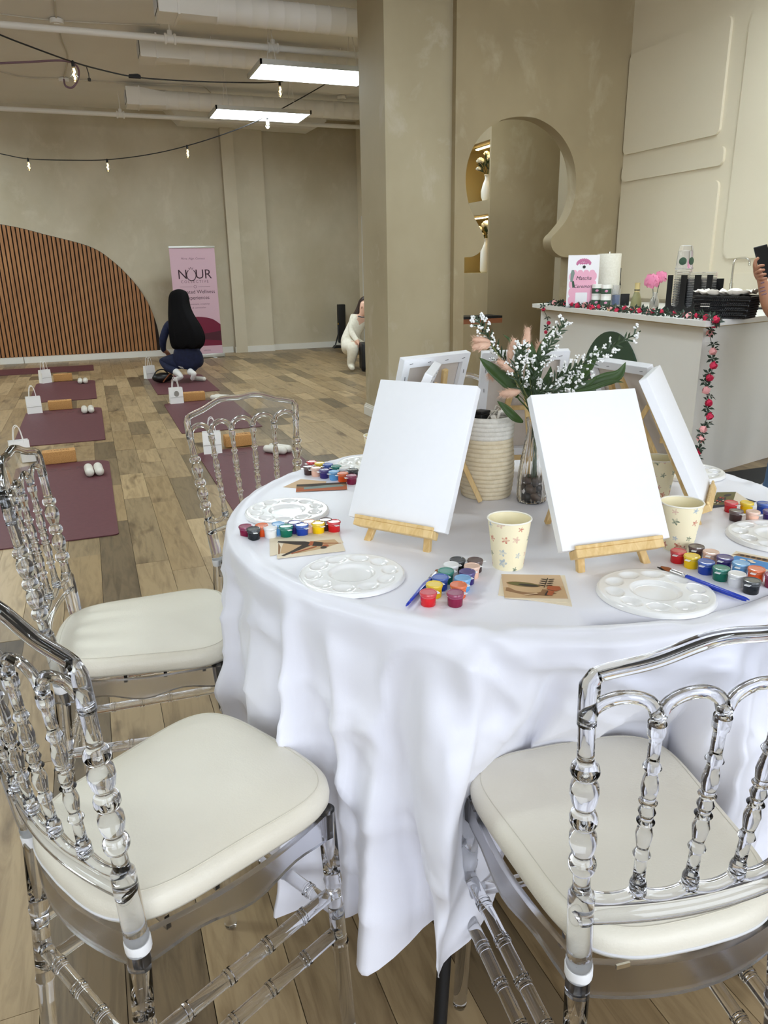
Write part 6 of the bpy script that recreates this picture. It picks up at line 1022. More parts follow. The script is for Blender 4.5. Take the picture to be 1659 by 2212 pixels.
leafstem('broad leaf stem spreading right over the foremost canvas', [([(1195, 855, DV-.03), (1225, 830, DV-.03), (1240, 805, DV-.03), (1246, 782, DV-.03)], 0.013), ([(1235, 842, DV-.02), (1265, 800, DV-.01), (1282, 770, DV), (1297, 748, DV)], 0.012), ([(1260, 835, DV-.04), (1300, 822, DV-.05), (1335, 810, DV-.05), (1352, 782, DV-.05)], 0.015), ([(1235, 848, DV-.05), (1280, 838, DV-.06), (1320, 824, DV-.06), (1348, 826, DV-.06)], 0.006), ([(1180, 862, DV-.04), (1230, 850, DV-.05), (1260, 836, DV-.05), (1290, 815, DV-.05)], 0.015)], 2)
def bunny(lab, a, b, j):
    A, B = at(*a), at(*b); Mx, ln = along(A, B); r2 = random.Random(60+j)
    t = thing('bunny_tail', lab, 'dried grass', mat=Mx, group='peach bunny tail grasses in the vase')
    r = 0.0078
    G().lathe([(0.0012, 0), (r*0.62, ln*0.10), (r*0.95, ln*0.35), (r, ln*0.55), (r*0.78, ln*0.8), (r*0.3, ln*0.97), (0, ln)], 18).build('seed_head', 'bunny_peach', t, smooth=180)
    g = G()
    for i in range(260):
        u = r2.uniform(0.08, 1.0); th = r2.random()*2*PI; rr_ = r*math.sin(PI*min(0.98, u*0.85+0.1))**0.6*0.9; d = Vector((math.cos(th)*0.55, math.sin(th)*0.55, 0.83)); q = Vector((rr_*math.cos(th), rr_*math.sin(th), ln*u*0.97)); e = q+d*r2.uniform(0.006, 0.013); s_ = d.cross(Vector((math.sin(th), 0.3, 0.2))).normalized()*0.00035
        g.add([tuple(q-s_), tuple(q+s_), tuple(e)], [(0, 1, 2)])
    o = g.build('fine_hairs', 'bunny_hair', t, smooth=0); o['kind'] = 'stuff'
    inv = Mx.inverted(); st = [inv @ q for q in spline([A, mouth.lerp(A, 0.5) + Vector((0, 0, 0.01)), mouth + Vector((0.004*math.cos(j), 0.004*math.sin(j), 0)), foot], 6)]
    G().tube(st, 0.0009, 5).build('stem', 'stem_green', t)
bunny('upper of the two peach bunny tails at far left', (1060, 740, DV-.03), (1020, 733, DV-.04), 0)
bunny('lower of the two peach bunny tails at far left', (1060, 744, DV-.04), (1019, 751, DV-.05), 1)
bunny('peach bunny tail rising highest in the middle', (1134, 765, DV-.03), (1141, 706, DV-.03), 2)
bunny('peach bunny tail upright left of the highest one', (1100, 785, DV-.03), (1112, 730, DV-.03), 3)
bunny('peach bunny tail half hidden behind the tallest sprig', (1165, 780, DV+.03), (1166, 738, DV+.03), 4)
bunny('peach bunny tail pointing left above the dark leaf', (1111, 803, DV-.05), (1074, 778, DV-.06), 5)
bunny('peach bunny tail low at left above the basket', (1124, 846, DV-.05), (1078, 852, DV-.06), 6)
bunny('peach bunny tail drooping small at left of leaf', (1066, 800, DV+.02), (1058, 818, DV+.02), 7)

# ---------------------------------------------------------------- counter with its garland and things
h0 = 1.0
A_ = Vector((3.585, 5.554, 0)); B_ = Vector((3.231, 3.372, 0)); C_ = Vector((4.57, 3.74, 0)); D_ = Vector((4.57, 5.95, 0)); E_ = Vector((3.70, 5.95, 0))
t = thing('counter', 'white serving counter with thick top in the right corner', 'counter')
g = G(); g.slab([tuple(q.to_2d()) for q in (A_, B_, C_, D_, E_)], h0-0.032, h0); g.build('counter_top', 'counter_white', t, smooth=0)
ins = [Vector((3.700, 5.45, 0)), Vector((3.395, 3.555, 0)), Vector((4.57, 3.87, 0)), Vector((4.57, 5.93, 0)), Vector((3.78, 5.93, 0))]
g = G(); g.slab([tuple(q.to_2d()) for q in [Vector((3.66, 5.48, 0)), Vector((3.36, 3.51, 0)), Vector((4.57, 3.83, 0)), Vector((4.57, 5.94, 0)), Vector((3.74, 5.94, 0))]], h0-0.05, h0-0.032); g.build('plywood_edge', 'plywood_edge', t, smooth=0)
g = G(); g.slab([tuple(q.to_2d()) for q in ins], 0.0, h0-0.05); g.build('body', 'counter_white', t, smooth=0)
fd = (ins[1]-ins[0]).normalized(); fn = Vector((fd.y, -fd.x, 0))
if fn.x > 0: fn = -fn
def onfront(s_, z, off=0.0): q = ins[0].lerp(ins[1], s_)+fn*off; return Vector((q.x, q.y, z))
FM = Matrix(((fd.x, -fn.x, 0, 0), (fd.y, -fn.y, 0, 0), (0, 0, 1, 0), (0, 0, 0, 1)))
lc = onfront(0.445, 0.40, 0.0)
lg = thing('round_sign', 'round dark green sign with pink lettering on the counter front', 'sign', mat=Matrix.Translation(lc) @ FM)
G().prism([(0.45*math.cos(a*PI/32), 0.45*math.sin(a*PI/32)) for a in range(64)], -0.014, -0.002).build('disc', 'logo_green', lg, smooth=30)
def blob(pts, r, mat, par, y, nm='lettering'):
    g = G(); g.tube([(x, y, z) for x, z in spline2(pts)], r, 8, flat=1.0); o = g.build(nm, mat, par); o.scale = (1, 0.25, 1); o.location.y = y*0.75; return o
def spline2(pts): return [(p.x, p.y) for p in spline([Vector((a, b, 0)) for a, b in pts], 6)]
for k, st in enumerate([[(-0.27, 0.10), (-0.25, 0.19), (-0.23, 0.10)], [(-0.17, 0.09), (-0.12, 0.10), (-0.15, 0.17), (-0.18, 0.12)], [(-0.07, 0.24), (-0.08, 0.12), (-0.05, 0.09)], [(0.0, 0.24), (0.0, 0.10)], [(0.06, 0.22), (0.05, 0.10), (0.09, 0.09)], [(0.10, 0.08), (0.16, 0.10), (0.20, 0.15), (0.24, 0.20)], [(0.23, 0.08), (0.24, 0.10)], [(0.31, 0.05), (0.32, 0.07)], [(-0.30, 0.05), (-0.2, 0.06), (-0.1, 0.03)], [(-0.24, -0.06), (0.24, -0.06)], [(-0.18, -0.14), (0.2, -0.14)]]):
    blob(st, 0.024, 'logo_dark', lg, -0.013); blob(st, 0.016, 'logo_pink', lg, -0.019)
def oncounter(px, py): q = onz(px, py, h0); q.z = h0; return q
# menu stand
q = onz(1255, 664, h0); FV = Vector((q.x, q.y, 0)).normalized(); yaw = math.atan2(FV.y, FV.x)-PI/2
s0 = CF.dot(q-Vector((0, 0, CAM_H)))/_f
mn = thing('menu_sign', 'pink and white drinks menu in an upright stand on counter', 'sign', q, yaw+0.12)
mw, mh = 65*s0, 107*s0
G().rbox((0, 0, mh/2), (mw, 0.006, mh), 0.002, n=1).build('panel', 'menu_white', mn); G().rbox((0, -0.01, 0.006), (mw*1.02, 0.07, 0.012), 0.002, n=1).build('base', 'clear_plastic', mn)
def cloud(cx_, cz, wv, hv, nb):
    pts = []
    for i in range(nb): 
        x = cx_-wv/2+wv*(i+0.5)/nb; pts += [(x+wv/nb/2*math.cos(a), cz+hv/2+wv/nb/2*math.sin(a)*0.9) for a in [PI-PI*k/6 for k in range(7)]]
    for i in range(4):
        z = cz+hv/2-hv*(i+0.5)/4; pts += [(cx_+wv/2+hv/8*math.sin(a)*0.5, z+hv/8*math.cos(a)) for a in [PI*k/6 for k in range(7)]]
    pts += [(cx_+wv/2, cz-hv/2), (cx_-wv/2, cz-hv/2)]
    for i in range(4):
        z = cz-hv/2+hv*(i+0.5)/4; pts += [(cx_-wv/2-hv/8*math.sin(a)*0.5, z-hv/8*math.cos(a)) for a in [PI*k/6 for k in range(7)]]
    return pts
G().prism(cloud(0, mh*0.37, mw*0.76, mh*0.60, 4), -0.0042, -0.0034).build('pink_print', 'menu_pink', mn, smooth=0)
RX = Matrix.Rotation(PI/2, 4, 'X')
text('Matcha', mh*0.105, 'ink_black', mn, Matrix.Translation((mw*0.02, -0.0046, mh*0.56)) @ RX, shear=0.3); text('Ceremonial', mh*0.092, 'ink_black', mn, Matrix.Translation((mw*0.07, -0.0046, mh*0.405)) @ RX, shear=0.3)
for k in range(9):
    a = PI*(0.14+0.72*k/8); G().ico((-mw*0.22*math.cos(a), -0.0036, mh*0.80+mw*0.17*math.sin(a)), mh*0.028, 1, sc3=(1, 0.12, 1.5)).build('arched_title', 'menu_rose', mn)
for k in range(4): G().ico((mw*(-0.1+0.065*k), -0.0036, mh*0.845), mh*0.024, 1, sc3=(1, 0.12, 1.1)).build('arched_title', 'menu_rose', mn)
G().prism([(mw*(0.02+0.05*math.cos(a*PI/8)), mh*0.775+mh*0.03*math.sin(a*PI/8)) for a in range(16)], -0.0042, -0.0034).build('cup_drawing', 'ink_black', mn, smooth=0)
G().prism([(-mw*0.40, mh*0.50), (-mw*0.33, mh*0.49), (-mw*0.27, mh*0.66), (-mw*0.30, mh*0.72), (-mw*0.37, mh*0.72), (-mw*0.40, mh*0.66)], -0.0048, -0.0042).build('whisk_drawing', 'print_teal', mn, smooth=0)
G().prism([(-mw*0.32, mh*0.38), (-mw*0.24, mh*0.39), (-mw*0.28, mh*0.51), (-mw*0.35, mh*0.51)], -0.0048, -0.0042).build('whisk_drawing', 'logo_green', mn, smooth=0)
G().prism(rrect(mw*0.38, mh*0.26, 0.006, 3, -mw*0.02, mh*0.16), -0.005, -0.0042).build('white_card', 'menu_white', mn, smooth=0)
# kitchen roll
q = oncounter(1309, 662); s0 = CF.dot(q-Vector((0, 0, CAM_H)))/_f
t = thing('paper_towel_roll', 'upright white paper towel roll behind the menu stand', 'paper towel', q + FV*0.08); r_ = 25*s0
G().lathe([(0.022, 0), (r_, 0), (r_+0.001, 0.003), (r_+0.001, 105*s0), (r_, 108*s0), (0.022, 108*s0), (0.022, 0)], 36, cap=False).build('paper', 'towel_paper', t); G().lathe([(0.012, 0), (0.012, 112*s0), (0, 112*s0)], 12).build('post', 'chrome', t)
def canister(px, py, lab, hh):
    q = oncounter(px, py); s0 = CF.dot(q-Vector((0, 0, CAM_H)))/_f; t = thing('tin', lab, 'tin', q, yaw, 'tea tins with green bands'); r_ = 10.5*s0
    for k in range(hh):
        z = k*24*s0
        G().lathe([(r_*0.96, z), (r_, z+0.002), (r_, z+23*s0), (r_*0.95, z+24*s0)], 24).build('can', 'ceramic_white', t); G().lathe([(r_*1.02, z+5*s0), (r_*1.02, z+16*s0)], 24, cap=False).build('band', 'logo_green', t)
        G().ico((0, -r_*1.0, z+11*s0), 4*s0, 1, sc3=(1, 0.3, 0.7)).build('emblem', 'logo_pink', t)
    return t
canister(1287, 664, 'green banded tea tin nearer the menu stand', 2); canister(1307, 665, 'green banded tea tin beside the glass jar', 2)
q = oncounter(1329, 662); s0 = CF.dot(q-Vector((0, 0, CAM_H)))/_f
t = thing('glass_jar', 'clear jar with blue and white contents on counter', 'jar', q); r_ = 9.5*s0
G().lathe([(0, 0.002), (r_*0.95, 0.002), (r_, 0.01), (r_, 34*s0), (r_*0.8, 38*s0), (r_*0.8, 44*s0), (r_*0.74, 44*s0), (r_*0.74, 38*s0), (r_*0.93, 34*s0), (r_*0.93, 0.012), (0, 0.01)], 24, cap=False).build('jar_glass', 'clear_plastic', t)
G().lathe([(0, 0.013), (r_*0.88, 0.013), (r_*0.88, 24*s0), (0, 26*s0)], 20).build('contents', 'blue_liquid', t)
q = oncounter(1333, 659); s0 = CF.dot(q-Vector((0, 0, CAM_H)))/_f; t = thing('black_bottle', 'tall black bottle behind the glass jar', 'bottle', q + FV*0.1); G().lathe([(0, 0), (6*s0, 0), (6*s0, 40*s0), (4.5*s0, 50*s0), (4.2*s0, 52*s0)], 16).build('bottle_body', 'black_plastic', t); G().lathe([(4.3*s0, 52*s0), (4.3*s0, 76*s0), (0, 77*s0)], 16).build('cap', 'black_plastic', t)
q = oncounter(1373, 665); s0 = CF.dot(q-Vector((0, 0, CAM_H)))/_f; t = thing('matcha_whisk', 'bamboo matcha whisk standing on an olive holder', 'whisk', q)
G().lathe([(0, 0), (10*s0, 0), (12*s0, 4*s0), (11*s0, 14*s0), (7*s0, 28*s0), (5.2*s0, 33*s0)], 24).build('holder', 'olive_ceramic', t); G().lathe([(5.4*s0, 33*s0), (5.6*s0, 37*s0), (5.2*s0, 38*s0), (5.6*s0, 52*s0), (0, 52*s0)], 20).build('handle', 'bamboo', t); G().lathe([(5.8*s0, 36*s0), (5.9*s0, 37*s0), (5.8*s0, 38*s0)], 20).build('thread_band', 'black_plastic', t)
q = oncounter(1348, 660); t = thing('black_box', 'low black box between the jar and the whisk', 'box', q, yaw); G().rbox((0, 0, 12*s0), (20*s0, 0.05, 24*s0), 0.003).build('body', 'black_plastic', t); G().rbox((0, 0, 25*s0), (20.4*s0, 0.052, 2*s0), 0.001, n=1).build('lid', 'black_plastic', t)
q = oncounter(1342, 671); t = thing('wooden_board', 'round pale wooden board at the counter edge', 'board', q); G().lathe([(0, 0), (29*s0, 0), (30*s0, 0.004), (30*s0, 0.011), (29*s0, 0.014), (0, 0.014)], 36, sy=0.8).build('board', 'board_wood', t); G().rbox((36*s0, 0, 0.007), (18*s0, 0.03, 0.012), 0.004).build('handle', 'board_wood', t)
# peonies in a bottle
q = oncounter(1412, 668); s0 = CF.dot(q-Vector((0, 0, CAM_H)))/_f
t = thing('glass_bottle', 'small clear bottle holding pink peonies on counter', 'bottle', q); G().lathe([(0, 0.002), (9*s0, 0.002), (9.5*s0, 0.01), (9.5*s0, 18*s0), (5*s0, 27*s0), (5*s0, 34*s0), (4.3*s0, 34*s0), (4.3*s0, 27*s0), (8.6*s0, 18*s0), (8.6*s0, 0.012), (0, 0.01)], 20, cap=False).build('bottle_glass', 'clear_plastic', t); G().tube([(5.2*s0*math.cos(k*PI/10), 5.2*s0*math.sin(k*PI/10), 34*s0) for k in range(20)], 0.8*s0, 6, closed=True).build('rim', 'clear_plastic', t)
def peony(lab, px, py, r_, j):
    d = CF.dot(q-Vector((0, 0, CAM_H))); c = at(px, py, d); r2 = random.Random(j); t = thing('peony', lab, 'flower', c, 0, 'pink silk peonies on the counter')
    G().tube(spline([(0, 0, 0), ((q.x-c.x)*0.6, (q.y-c.y)*0.6, (q.z-c.z)*0.5), (q.x-c.x, q.y-c.y, q.z-c.z+0.03)], 6), 0.0025, 6).build('stem', 'leaf_dark', t)
    for i in range(26):
        a = i*2.4; ph = 0.25+1.5*i/26; dirv = Vector((math.cos(a)*math.sin(ph), math.sin(a)*math.sin(ph), math.cos(ph)))
        Mx = Vector((0, 0, 1)).rotation_difference(dirv).to_matrix().to_4x4(); g = G(); rr_ = r_*(0.55+0.5*i/26)
        v = []; n_ = 5
        for u in range(n_):
            for w_ in range(n_):
                x, y = (u/(n_-1)-0.5), (w_/(n_-1)-0.5); v.append((x*rr_*1.15, y*rr_*1.15, rr_*0.66-0.55*rr_*(x*x+y*y)+r2.uniform(-0.12, 0.12)*rr_))
        g.add(v, [(u*n_+w_, u*n_+w_+1, (u+1)*n_+w_+1, (u+1)*n_+w_) for u in range(n_-1) for w_ in range(n_-1)], Mx); g.build('petal', 'peony_pink', t, smooth=180)
peony('pink silk peony, the larger left bloom', 1409, 607, 20*s0, 1); peony('pink silk peony behind, upper right bloom', 1428, 598, 16*s0, 2)
# cup organiser with stacks of clear cups
qL = oncounter(1437, 676); qR = oncounter(1528, 680); s0 = CF.dot(qL-Vector((0, 0, CAM_H)))/_f
dv = (qR-qL).normalized(); ow = (qR-qL).length; nb_ = Vector((dv.y, -dv.x, 0)); nb_ = -nb_ if nb_.dot(FV) < 0 else nb_
OM = Matrix(((dv.x, nb_.x, 0, qL.x), (dv.y, nb_.y, 0, qL.y), (0, 0, 1, h0), (0, 0, 0, 1)))
t = thing('cup_organizer', 'black cup organiser with tall slots on the counter', 'organizer', mat=OM); oh = 78*s0
edges = [-0.02, 0.10, 0.30, 0.44, 0.62, 0.76, 0.90, 1.02]
poly = [(edges[0]*ow, 0), (edges[-1]*ow, 0), (edges[-1]*ow, oh)]
for i in range(6, 0, -2):
    a, b = edges[i]*ow, edges[i-1]*ow; r_ = (a-b)/2
    poly += [(a, oh)] + [((a+b)/2+r_*math.cos(th), oh*0.16+r_+r_*math.sin(th)) for th in [-PI*k/8 for k in range(9)]] + [(b, oh)]
poly += [(edges[0]*ow, oh)]
G().prism(poly, 0, 0.006).build('front_plate', 'black_plastic', t, smooth=0); G().box((ow*0.5, 0.06, 0.004), (ow*1.04, 0.12, 0.008)).build('base_plate', 'black_plastic', t, smooth=0); G().box((ow*0.5, 0.118, oh*0.45), (ow*1.04, 0.006, oh*0.9)).build('back_plate', 'black_plastic', t, smooth=0)
for s_ in (0.37, 0.69): G().box((ow*s_, 0.06, oh*0.45), (0.006, 0.12, oh*0.9)).build('divider', 'black_plastic', t, smooth=0)
def cupstack(lab, u, n_, z0, r_, topcup, seal):
    t = thing('cup_stack', lab, 'cup stack', OM @ Vector((ow*u, 0.055, 0.009)), yaw, 'stacks of clear cups on the counter')
    for k in range(n_):
        z = z0+k*3.4*s0; G().lathe([(r_*0.93, z), (r_, z+0.002), (r_, z+1.6*s0), (r_*0.93, z+2.2*s0)], 24, cap=False).build('cup_rim', 'clear_plastic', t)
    if topcup:
        z = z0+n_*3.4*s0; G().lathe([(r_, z-2*s0), (r_*1.02, z), (r_*0.95, z+4*s0), (r_*0.80, z+38*s0), (r_*0.7, z+44*s0), (r_*0.5, z+46*s0), (0, z+46*s0)], 28, cap=False).build('cup', 'clear_plastic', t)
        G().lathe([(r_*0.9, z-2*s0), (r_*0.72, z+34*s0), (0, z+36*s0)], 28, cap=False).build('inner_cup', 'clear_plastic', t)
        for a, w_ in ((-0.35, 1), (0.75, 0.55)):
            G().ico((0, 0, 0), 8*s0, 2, sc3=(1, 0.06, 1)).build('seal_print', 'logo_green', t, (r_*0.92*math.sin(a), -r_*0.92*math.cos(a), z+14*s0), (0, 0, a))
cupstack('tallest stack of clear cups upside down with green seal', 0.22, 26, 0.0, 18*s0, True, True)
cupstack('middle stack of clear cup lids in the black organiser', 0.53, 24, 0.0, 16*s0, False, False)
cupstack('right stack of clear cup lids in the black organiser', 0.83, 24, 0.0, 15*s0, False, False)
# black basket lined with tissue
qa, qb = oncounter(1503, 687), oncounter(1607, 690); qc = oncounter(1499, 676)
dv = (qb-qa).normalized(); bw = (qb-qa).length; s0 = CF.dot((qa+qb)/2-Vector((0, 0, CAM_H)))/_f; nb_ = Vector((-dv.y, dv.x, 0)); nb_ = -nb_ if nb_.dot(FV) < 0 else nb_
BM = Matrix(((dv.x, nb_.x, 0, (qa.x+qb.x)/2), (dv.y, nb_.y, 0, (qa.y+qb.y)/2), (0, 0, 1, h0), (0, 0, 0, 1)))
t = thing('wicker_basket', 'black woven basket lined with white tissue on counter', 'basket', mat=BM); bh = 46*s0; bd = 0.17
nw, nh = 26, 9
def bwall(u, v, side):
    fl2 = 1+0.16*v
    if side == 0: return Vector(((u-0.5)*bw*fl2, bd/2-bd/2*fl2, v*bh))
    if side == 1: return Vector((0.5*bw*fl2, bd/2+(u-0.5)*bd*fl2, v*bh))
    if side == 2: return Vector(((0.5-u)*bw*fl2, bd/2+bd/2*fl2, v*bh))
    return Vector((-0.5*bw*fl2, bd/2+(0.5-u)*bd*fl2, v*bh))
for sd_ in range(4):
    g = G(); m_ = nw if sd_ % 2 == 0 else 14
    for i in range(nh):
        pts = []
        for k in range(m_*2+1):
            q_ = bwall(k/(m_*2), (i+0.5)/nh, sd_); c_ = Vector((0, bd/2, q_.z)); off = (q_-c_).normalized()*0.0022*(1 if (k+i) % 2 else -1); pts.append(q_+off)
        g.tube(pts, bh/nh*0.48, 5)
    for k in range(m_+1): g.tube([bwall(k/m_, 0, sd_), bwall(k/m_, 1, sd_)], 0.0022, 5)
    o = g.build('woven_side', 'wicker_black', t, smooth=60)
G().box((0, bd/2, 0.003), (bw*0.99, bd*0.99, 0.006)).build('bottom', 'wicker_black', t, smooth=0)
G().tube([bwall(u, 1.0, s_) for s_ in range(4) for u in (0.02, 0.5, 0.98)], 0.005, 8, closed=True).build('rim', 'wicker_black', t)
G().rbox((-bw*0.32, -0.009, bh*0.62), (bw*0.2, 0.004, bh*0.2), 0.0015, n=1).build('handle_hole', 'tissue', t)
g = G(); r2 = random.Random(9); nx, ny = 22, 10; v = []
for i in range(nx):
    for j in range(ny):
        x, y = (i/(nx-1)-0.5)*bw*1.2, (j/(ny-1)-0.5)*bd*1.22+bd/2; e = max(abs(i/(nx-1)-0.5), abs(j/(ny-1)-0.5))*2
        v.append((x, y, bh*1.10+r2.uniform(0, 0.018)+(0.012 if e > 0.85 else -0.02+0.02*e)))
g.add(v, [(i*ny+j, (i+1)*ny+j, (i+1)*ny+j+1, i*ny+j+1) for i in range(nx-1) for j in range(ny-1)])
o = g.build('tissue_liner', 'tissue', None, smooth=20); o.matrix_world = BM.copy(); so = o.modifiers.new('thickness', 'SOLIDIFY'); so.thickness = 0.001; tag(o, 'crumpled white tissue heaped in the black woven basket', 'tissue')
# faucet
q = onz(1585, 650, h0); q = Vector((4.1, 4.35, h0)); d = CF.dot(q-Vector((0, 0, CAM_H)))
t = thing('faucet', 'tall brushed metal faucet behind the black basket', 'faucet', at(1575, 650, d)); b0 = t.location.copy()
G().tube([at(a, b, d)-b0 for a, b in spline2([(1577, 650), (1580, 612), (1583, 585), (1586, 565), (1592, 559), (1605, 557), (1614, 558), (1619, 564), (1619, 574)])], 0.0075, 10).build('spout', 'chrome', t); G().tube([at(a, b, d)-b0 for a, b in ((1575, 660), (1577, 640), (1580, 612))], 0.012, 10).build('base_tube', 'chrome', t)
t = thing('tablet', 'flat black tray lying on the counter at right', 'tray', oncounter(1612, 668), yaw); G().rbox((0.05, 0.05, 0.006), (0.24, 0.16, 0.012), 0.003).build('slab', 'black_plastic', t); G().rbox((0.05, 0.05, 0.0125), (0.225, 0.145, 0.002), 0.0008, n=1).build('top_face', 'phone_glass', t)
# garlands
def leafmesh():
    g = G(); v = []
    for k in range(5):
        a = 2*PI*k/5; c, s_ = math.cos(a), math.sin(a); b = len(g.v)
        g.add([(0, 0, 0), (c*0.5-s_*0.22, s_*0.5+c*0.22, 0.08), (c, s_, -0.05), (c*0.5+s_*0.22, s_*0.5-c*0.22, 0.08), (c*0.5, s_*0.5, 0.0)], [(0, 3, 4), (3, 2, 4), (2, 1, 4), (1, 0, 4)])
    return g.mesh('leaf', 'garland_leaf', 0)
def rosemesh(mt):
    g = G(); r2 = random.Random(4)
    for i in range(11):
        a = i*2.4; ph = 0.2+1.35*i/11; dirv = Vector((math.cos(a)*math.sin(ph), math.sin(a)*math.sin(ph), math.cos(ph))); Mx = Vector((0, 0, 1)).rotation_difference(dirv).to_matrix().to_4x4(); rr_ = 0.5+0.5*i/11
        v = [((u/2-0.5)*rr_, (w_/2-0.5)*rr_, rr_*0.62-0.9*rr_*((u/2-0.5)**2+(w_/2-0.5)**2)) for u in range(3) for w_ in range(3)]
        g.add(v, [(u*3+w_, u*3+w_+1, (u+1)*3+w_+1, (u+1)*3+w_) for u in range(2) for w_ in range(2)], Mx)
    return g.mesh('blossom', mt, 180)
LM = leafmesh(); RM = [rosemesh('rose_red'), rosemesh('rose_pink')]
def garland(lab, pts, items, s_):
    P = spline(pts, 8); t = thing('rose_garland', lab, 'garland', P[0]); o0 = P[0]; G().tube([q_-o0 for q_ in P], 0.002, 5).build('vine', 'garland_leaf', t)
    L_ = len(P)
    for u, kind, size in items:
        q_ = P[min(L_-1, int(u*(L_-1)))]-o0 + Vector((rnd.uniform(-1, 1), rnd.uniform(-1, 1), rnd.uniform(-0.3, 1)))*0.012
        fr = CF*-1
        rot = (fr+Vector((rnd.uniform(-.8, .8), rnd.uniform(-.8, .8), rnd.uniform(-.2, .9)))).normalized().to_track_quat('Z', 'Y').to_euler()
        if kind < 2: link('blossom', RM[kind], t, q_, rot, (size*s_,)*3)
        else: link('leaf', LM, t, q_, rot, (size*s_*1.1,)*3)
r2 = random.Random(2); its = []
for i in range(70): its.append((i/69, 2, r2.uniform(0.028, 0.040)))
for i in range(24): its.append(((i+0.5)/24, r2.choice((0, 0, 1)), r2.uniform(0.026, 0.040)))
edge = [A_.lerp(B_, u)+Vector((0.05+0.018*math.sin(u*31), 0.0, h0+0.016+0.006*math.sin(u*50))) for u in [i/14 for i in range(15)]]
garland('rose garland lying along the front edge of the counter', edge, its, 1.0)
its = []
for i in range(13): its.append(((i+0.7)/13.5, (0 if i % 3 else 1) if i % 2 else (1 if i % 4 else 0), 0.040)); its += [((i+0.25)/13.5, 2, 0.036), ((i+0.55)/13.5, 2, 0.032)]
dz = CF.dot(Vector((3.25, 3.42, 0.6))-Vector((0, 0, CAM_H)))
sidep = [Vector((3.30, 3.40, h0+0.012)), Vector((3.295, 3.36, h0-0.01))] + [at(px, py, dz+0.02) for px, py in ((1534, 720), (1540, 760), (1538, 800), (1524, 830), (1530, 860), (1527, 900), (1518, 930), (1510, 965), (1505, 990), (1502, 1020))]
garland('rose garland hanging down the right corner of the counter', sidep, its, 1.0)
dz2 = CF.dot(Vector((3.56, 5.58, 0.9))-Vector((0, 0, CAM_H)))
garland('short rose garland hanging from the left end of counter', [A_+Vector((0.06, 0.02, h0+0.012)), A_+Vector((-0.02, 0.01, h0-0.005))] + [at(px, py, dz2) for px, py in ((1183, 690), (1181, 710), (1180, 735))], [(0.35, 0, 0.03), (0.5, 2, 0.032), (0.62, 0, 0.03), (0.72, 2, 0.032), (0.85, 0, 0.028), (0.95, 2, 0.03), (0.25, 2, 0.03)], 1.0)
g = G(); g.rbox((0, 0, 0.005), (1.2, 0.7, 0.01), 0.003, n=1); tag(g.build('floor_mat', 'floor_mat_dark', None, (4.15, 3.25, 0.0)), 'dark grey rubber mat on floor beside the counter', 'mat')

# ---------------------------------------------------------------- vases in the niches
def niche_vase(lab, px, py, X, hh, rr_, heads, j, tall):
    q = onx(px, py, X); q.z = 1.262 if tall else 1.952
    t = thing('flower_vase', lab, 'vase', q, 0, 'white vases in the niches')
    pr = [(0, 0), (rr_*0.8, 0), (rr_, hh*0.06), (rr_*0.98, hh*0.70), (rr_*0.5, hh*0.82), (rr_*0.46, hh*0.95), (rr_*0.55, hh)] if tall else [(0, 0), (rr_*0.6, 0), (rr_*0.95, hh*0.22), (rr_, hh*0.42), (rr_*0.72, hh*0.68), (rr_*0.42, hh*0.86), (rr_*0.42, hh*0.95), (rr_*0.52, hh)]
    G().lathe(pr + [(rr_*0.36, hh*0.98), (rr_*0.3, hh*0.7)], 28, cap=False).build('body', 'ceramic_white', t, smooth=60); G().tube([(rr_*0.5*math.cos(k*PI/12), rr_*0.5*math.sin(k*PI/12), hh) for k in range(24)], 0.004, 6, closed=True).build('rim', 'ceramic_white', t)
    r2 = random.Random(j); c0 = Vector((0, 0, hh))
    for i, (dx, dy, dz_, sz) in enumerate(heads):
        b = thing('white_flower', 'white silk bloom %s' % (['highest', 'at front left', 'at front right', 'lowest left', 'at back'][i]) + (' of the lower niche vase' if tall else ' of the upper niche vase'), 'flower', q+c0, 0, 'white blooms in the niches')
        p_ = Vector((dx, dy, dz_)); G().tube(spline([(0, 0, -0.03), p_*0.5+Vector((0, 0, 0.01)), p_], 5), 0.003, 5).build('stem', 'leaf_dark', b)
        for k in range(12):
            a = k*2.4; ph = 0.2+1.5*k/12; d = Vector((math.cos(a)*math.sin(ph), math.sin(a)*math.sin(ph), math.cos(ph))); g = G(); g.ico(p_+d*sz*0.55, sz*0.5, 1, sc3=(1, 1, 0.8)); g.build('petal', 'petal_white', b, smooth=180)
        for k in range(4):
            e = p_*r2.uniform(0.3, 0.7)+Vector((r2.uniform(-1, 1), r2.uniform(-1, 1), r2.uniform(-.5, .6)))*0.05; g = G(); g.add([(0, 0, 0), tuple(e*0.5+Vector((0.012, 0, 0.01))), tuple(e), tuple(e*0.5-Vector((0.012, 0, -0.01)))], [(0, 1, 2, 3)]); g.build('leaf', 'leaf_dark', b, p_*0.45, smooth=0)
niche_vase('white teardrop vase in the upper lit niche', 1052, 433, 4.02, 0.27, 0.066, [(0.0, 0.03, 0.20, 0.035), (-0.06, 0.05, 0.13, 0.045), (0.03, 0.0, 0.15, 0.055), (-0.07, 0.07, 0.06, 0.03), (0.05, 0.06, 0.12, 0.04)], 3, False)
niche_vase('tall white bottle vase in the lower lit niche', 1049, 588, 4.02, 0.34, 0.062, [(0.0, 0.0, 0.13, 0.06), (-0.06, 0.06, 0.09, 0.045), (0.05, 0.02, 0.10, 0.05), (-0.05, 0.02, 0.04, 0.03), (0.04, 0.06, 0.14, 0.045)], 4, True)

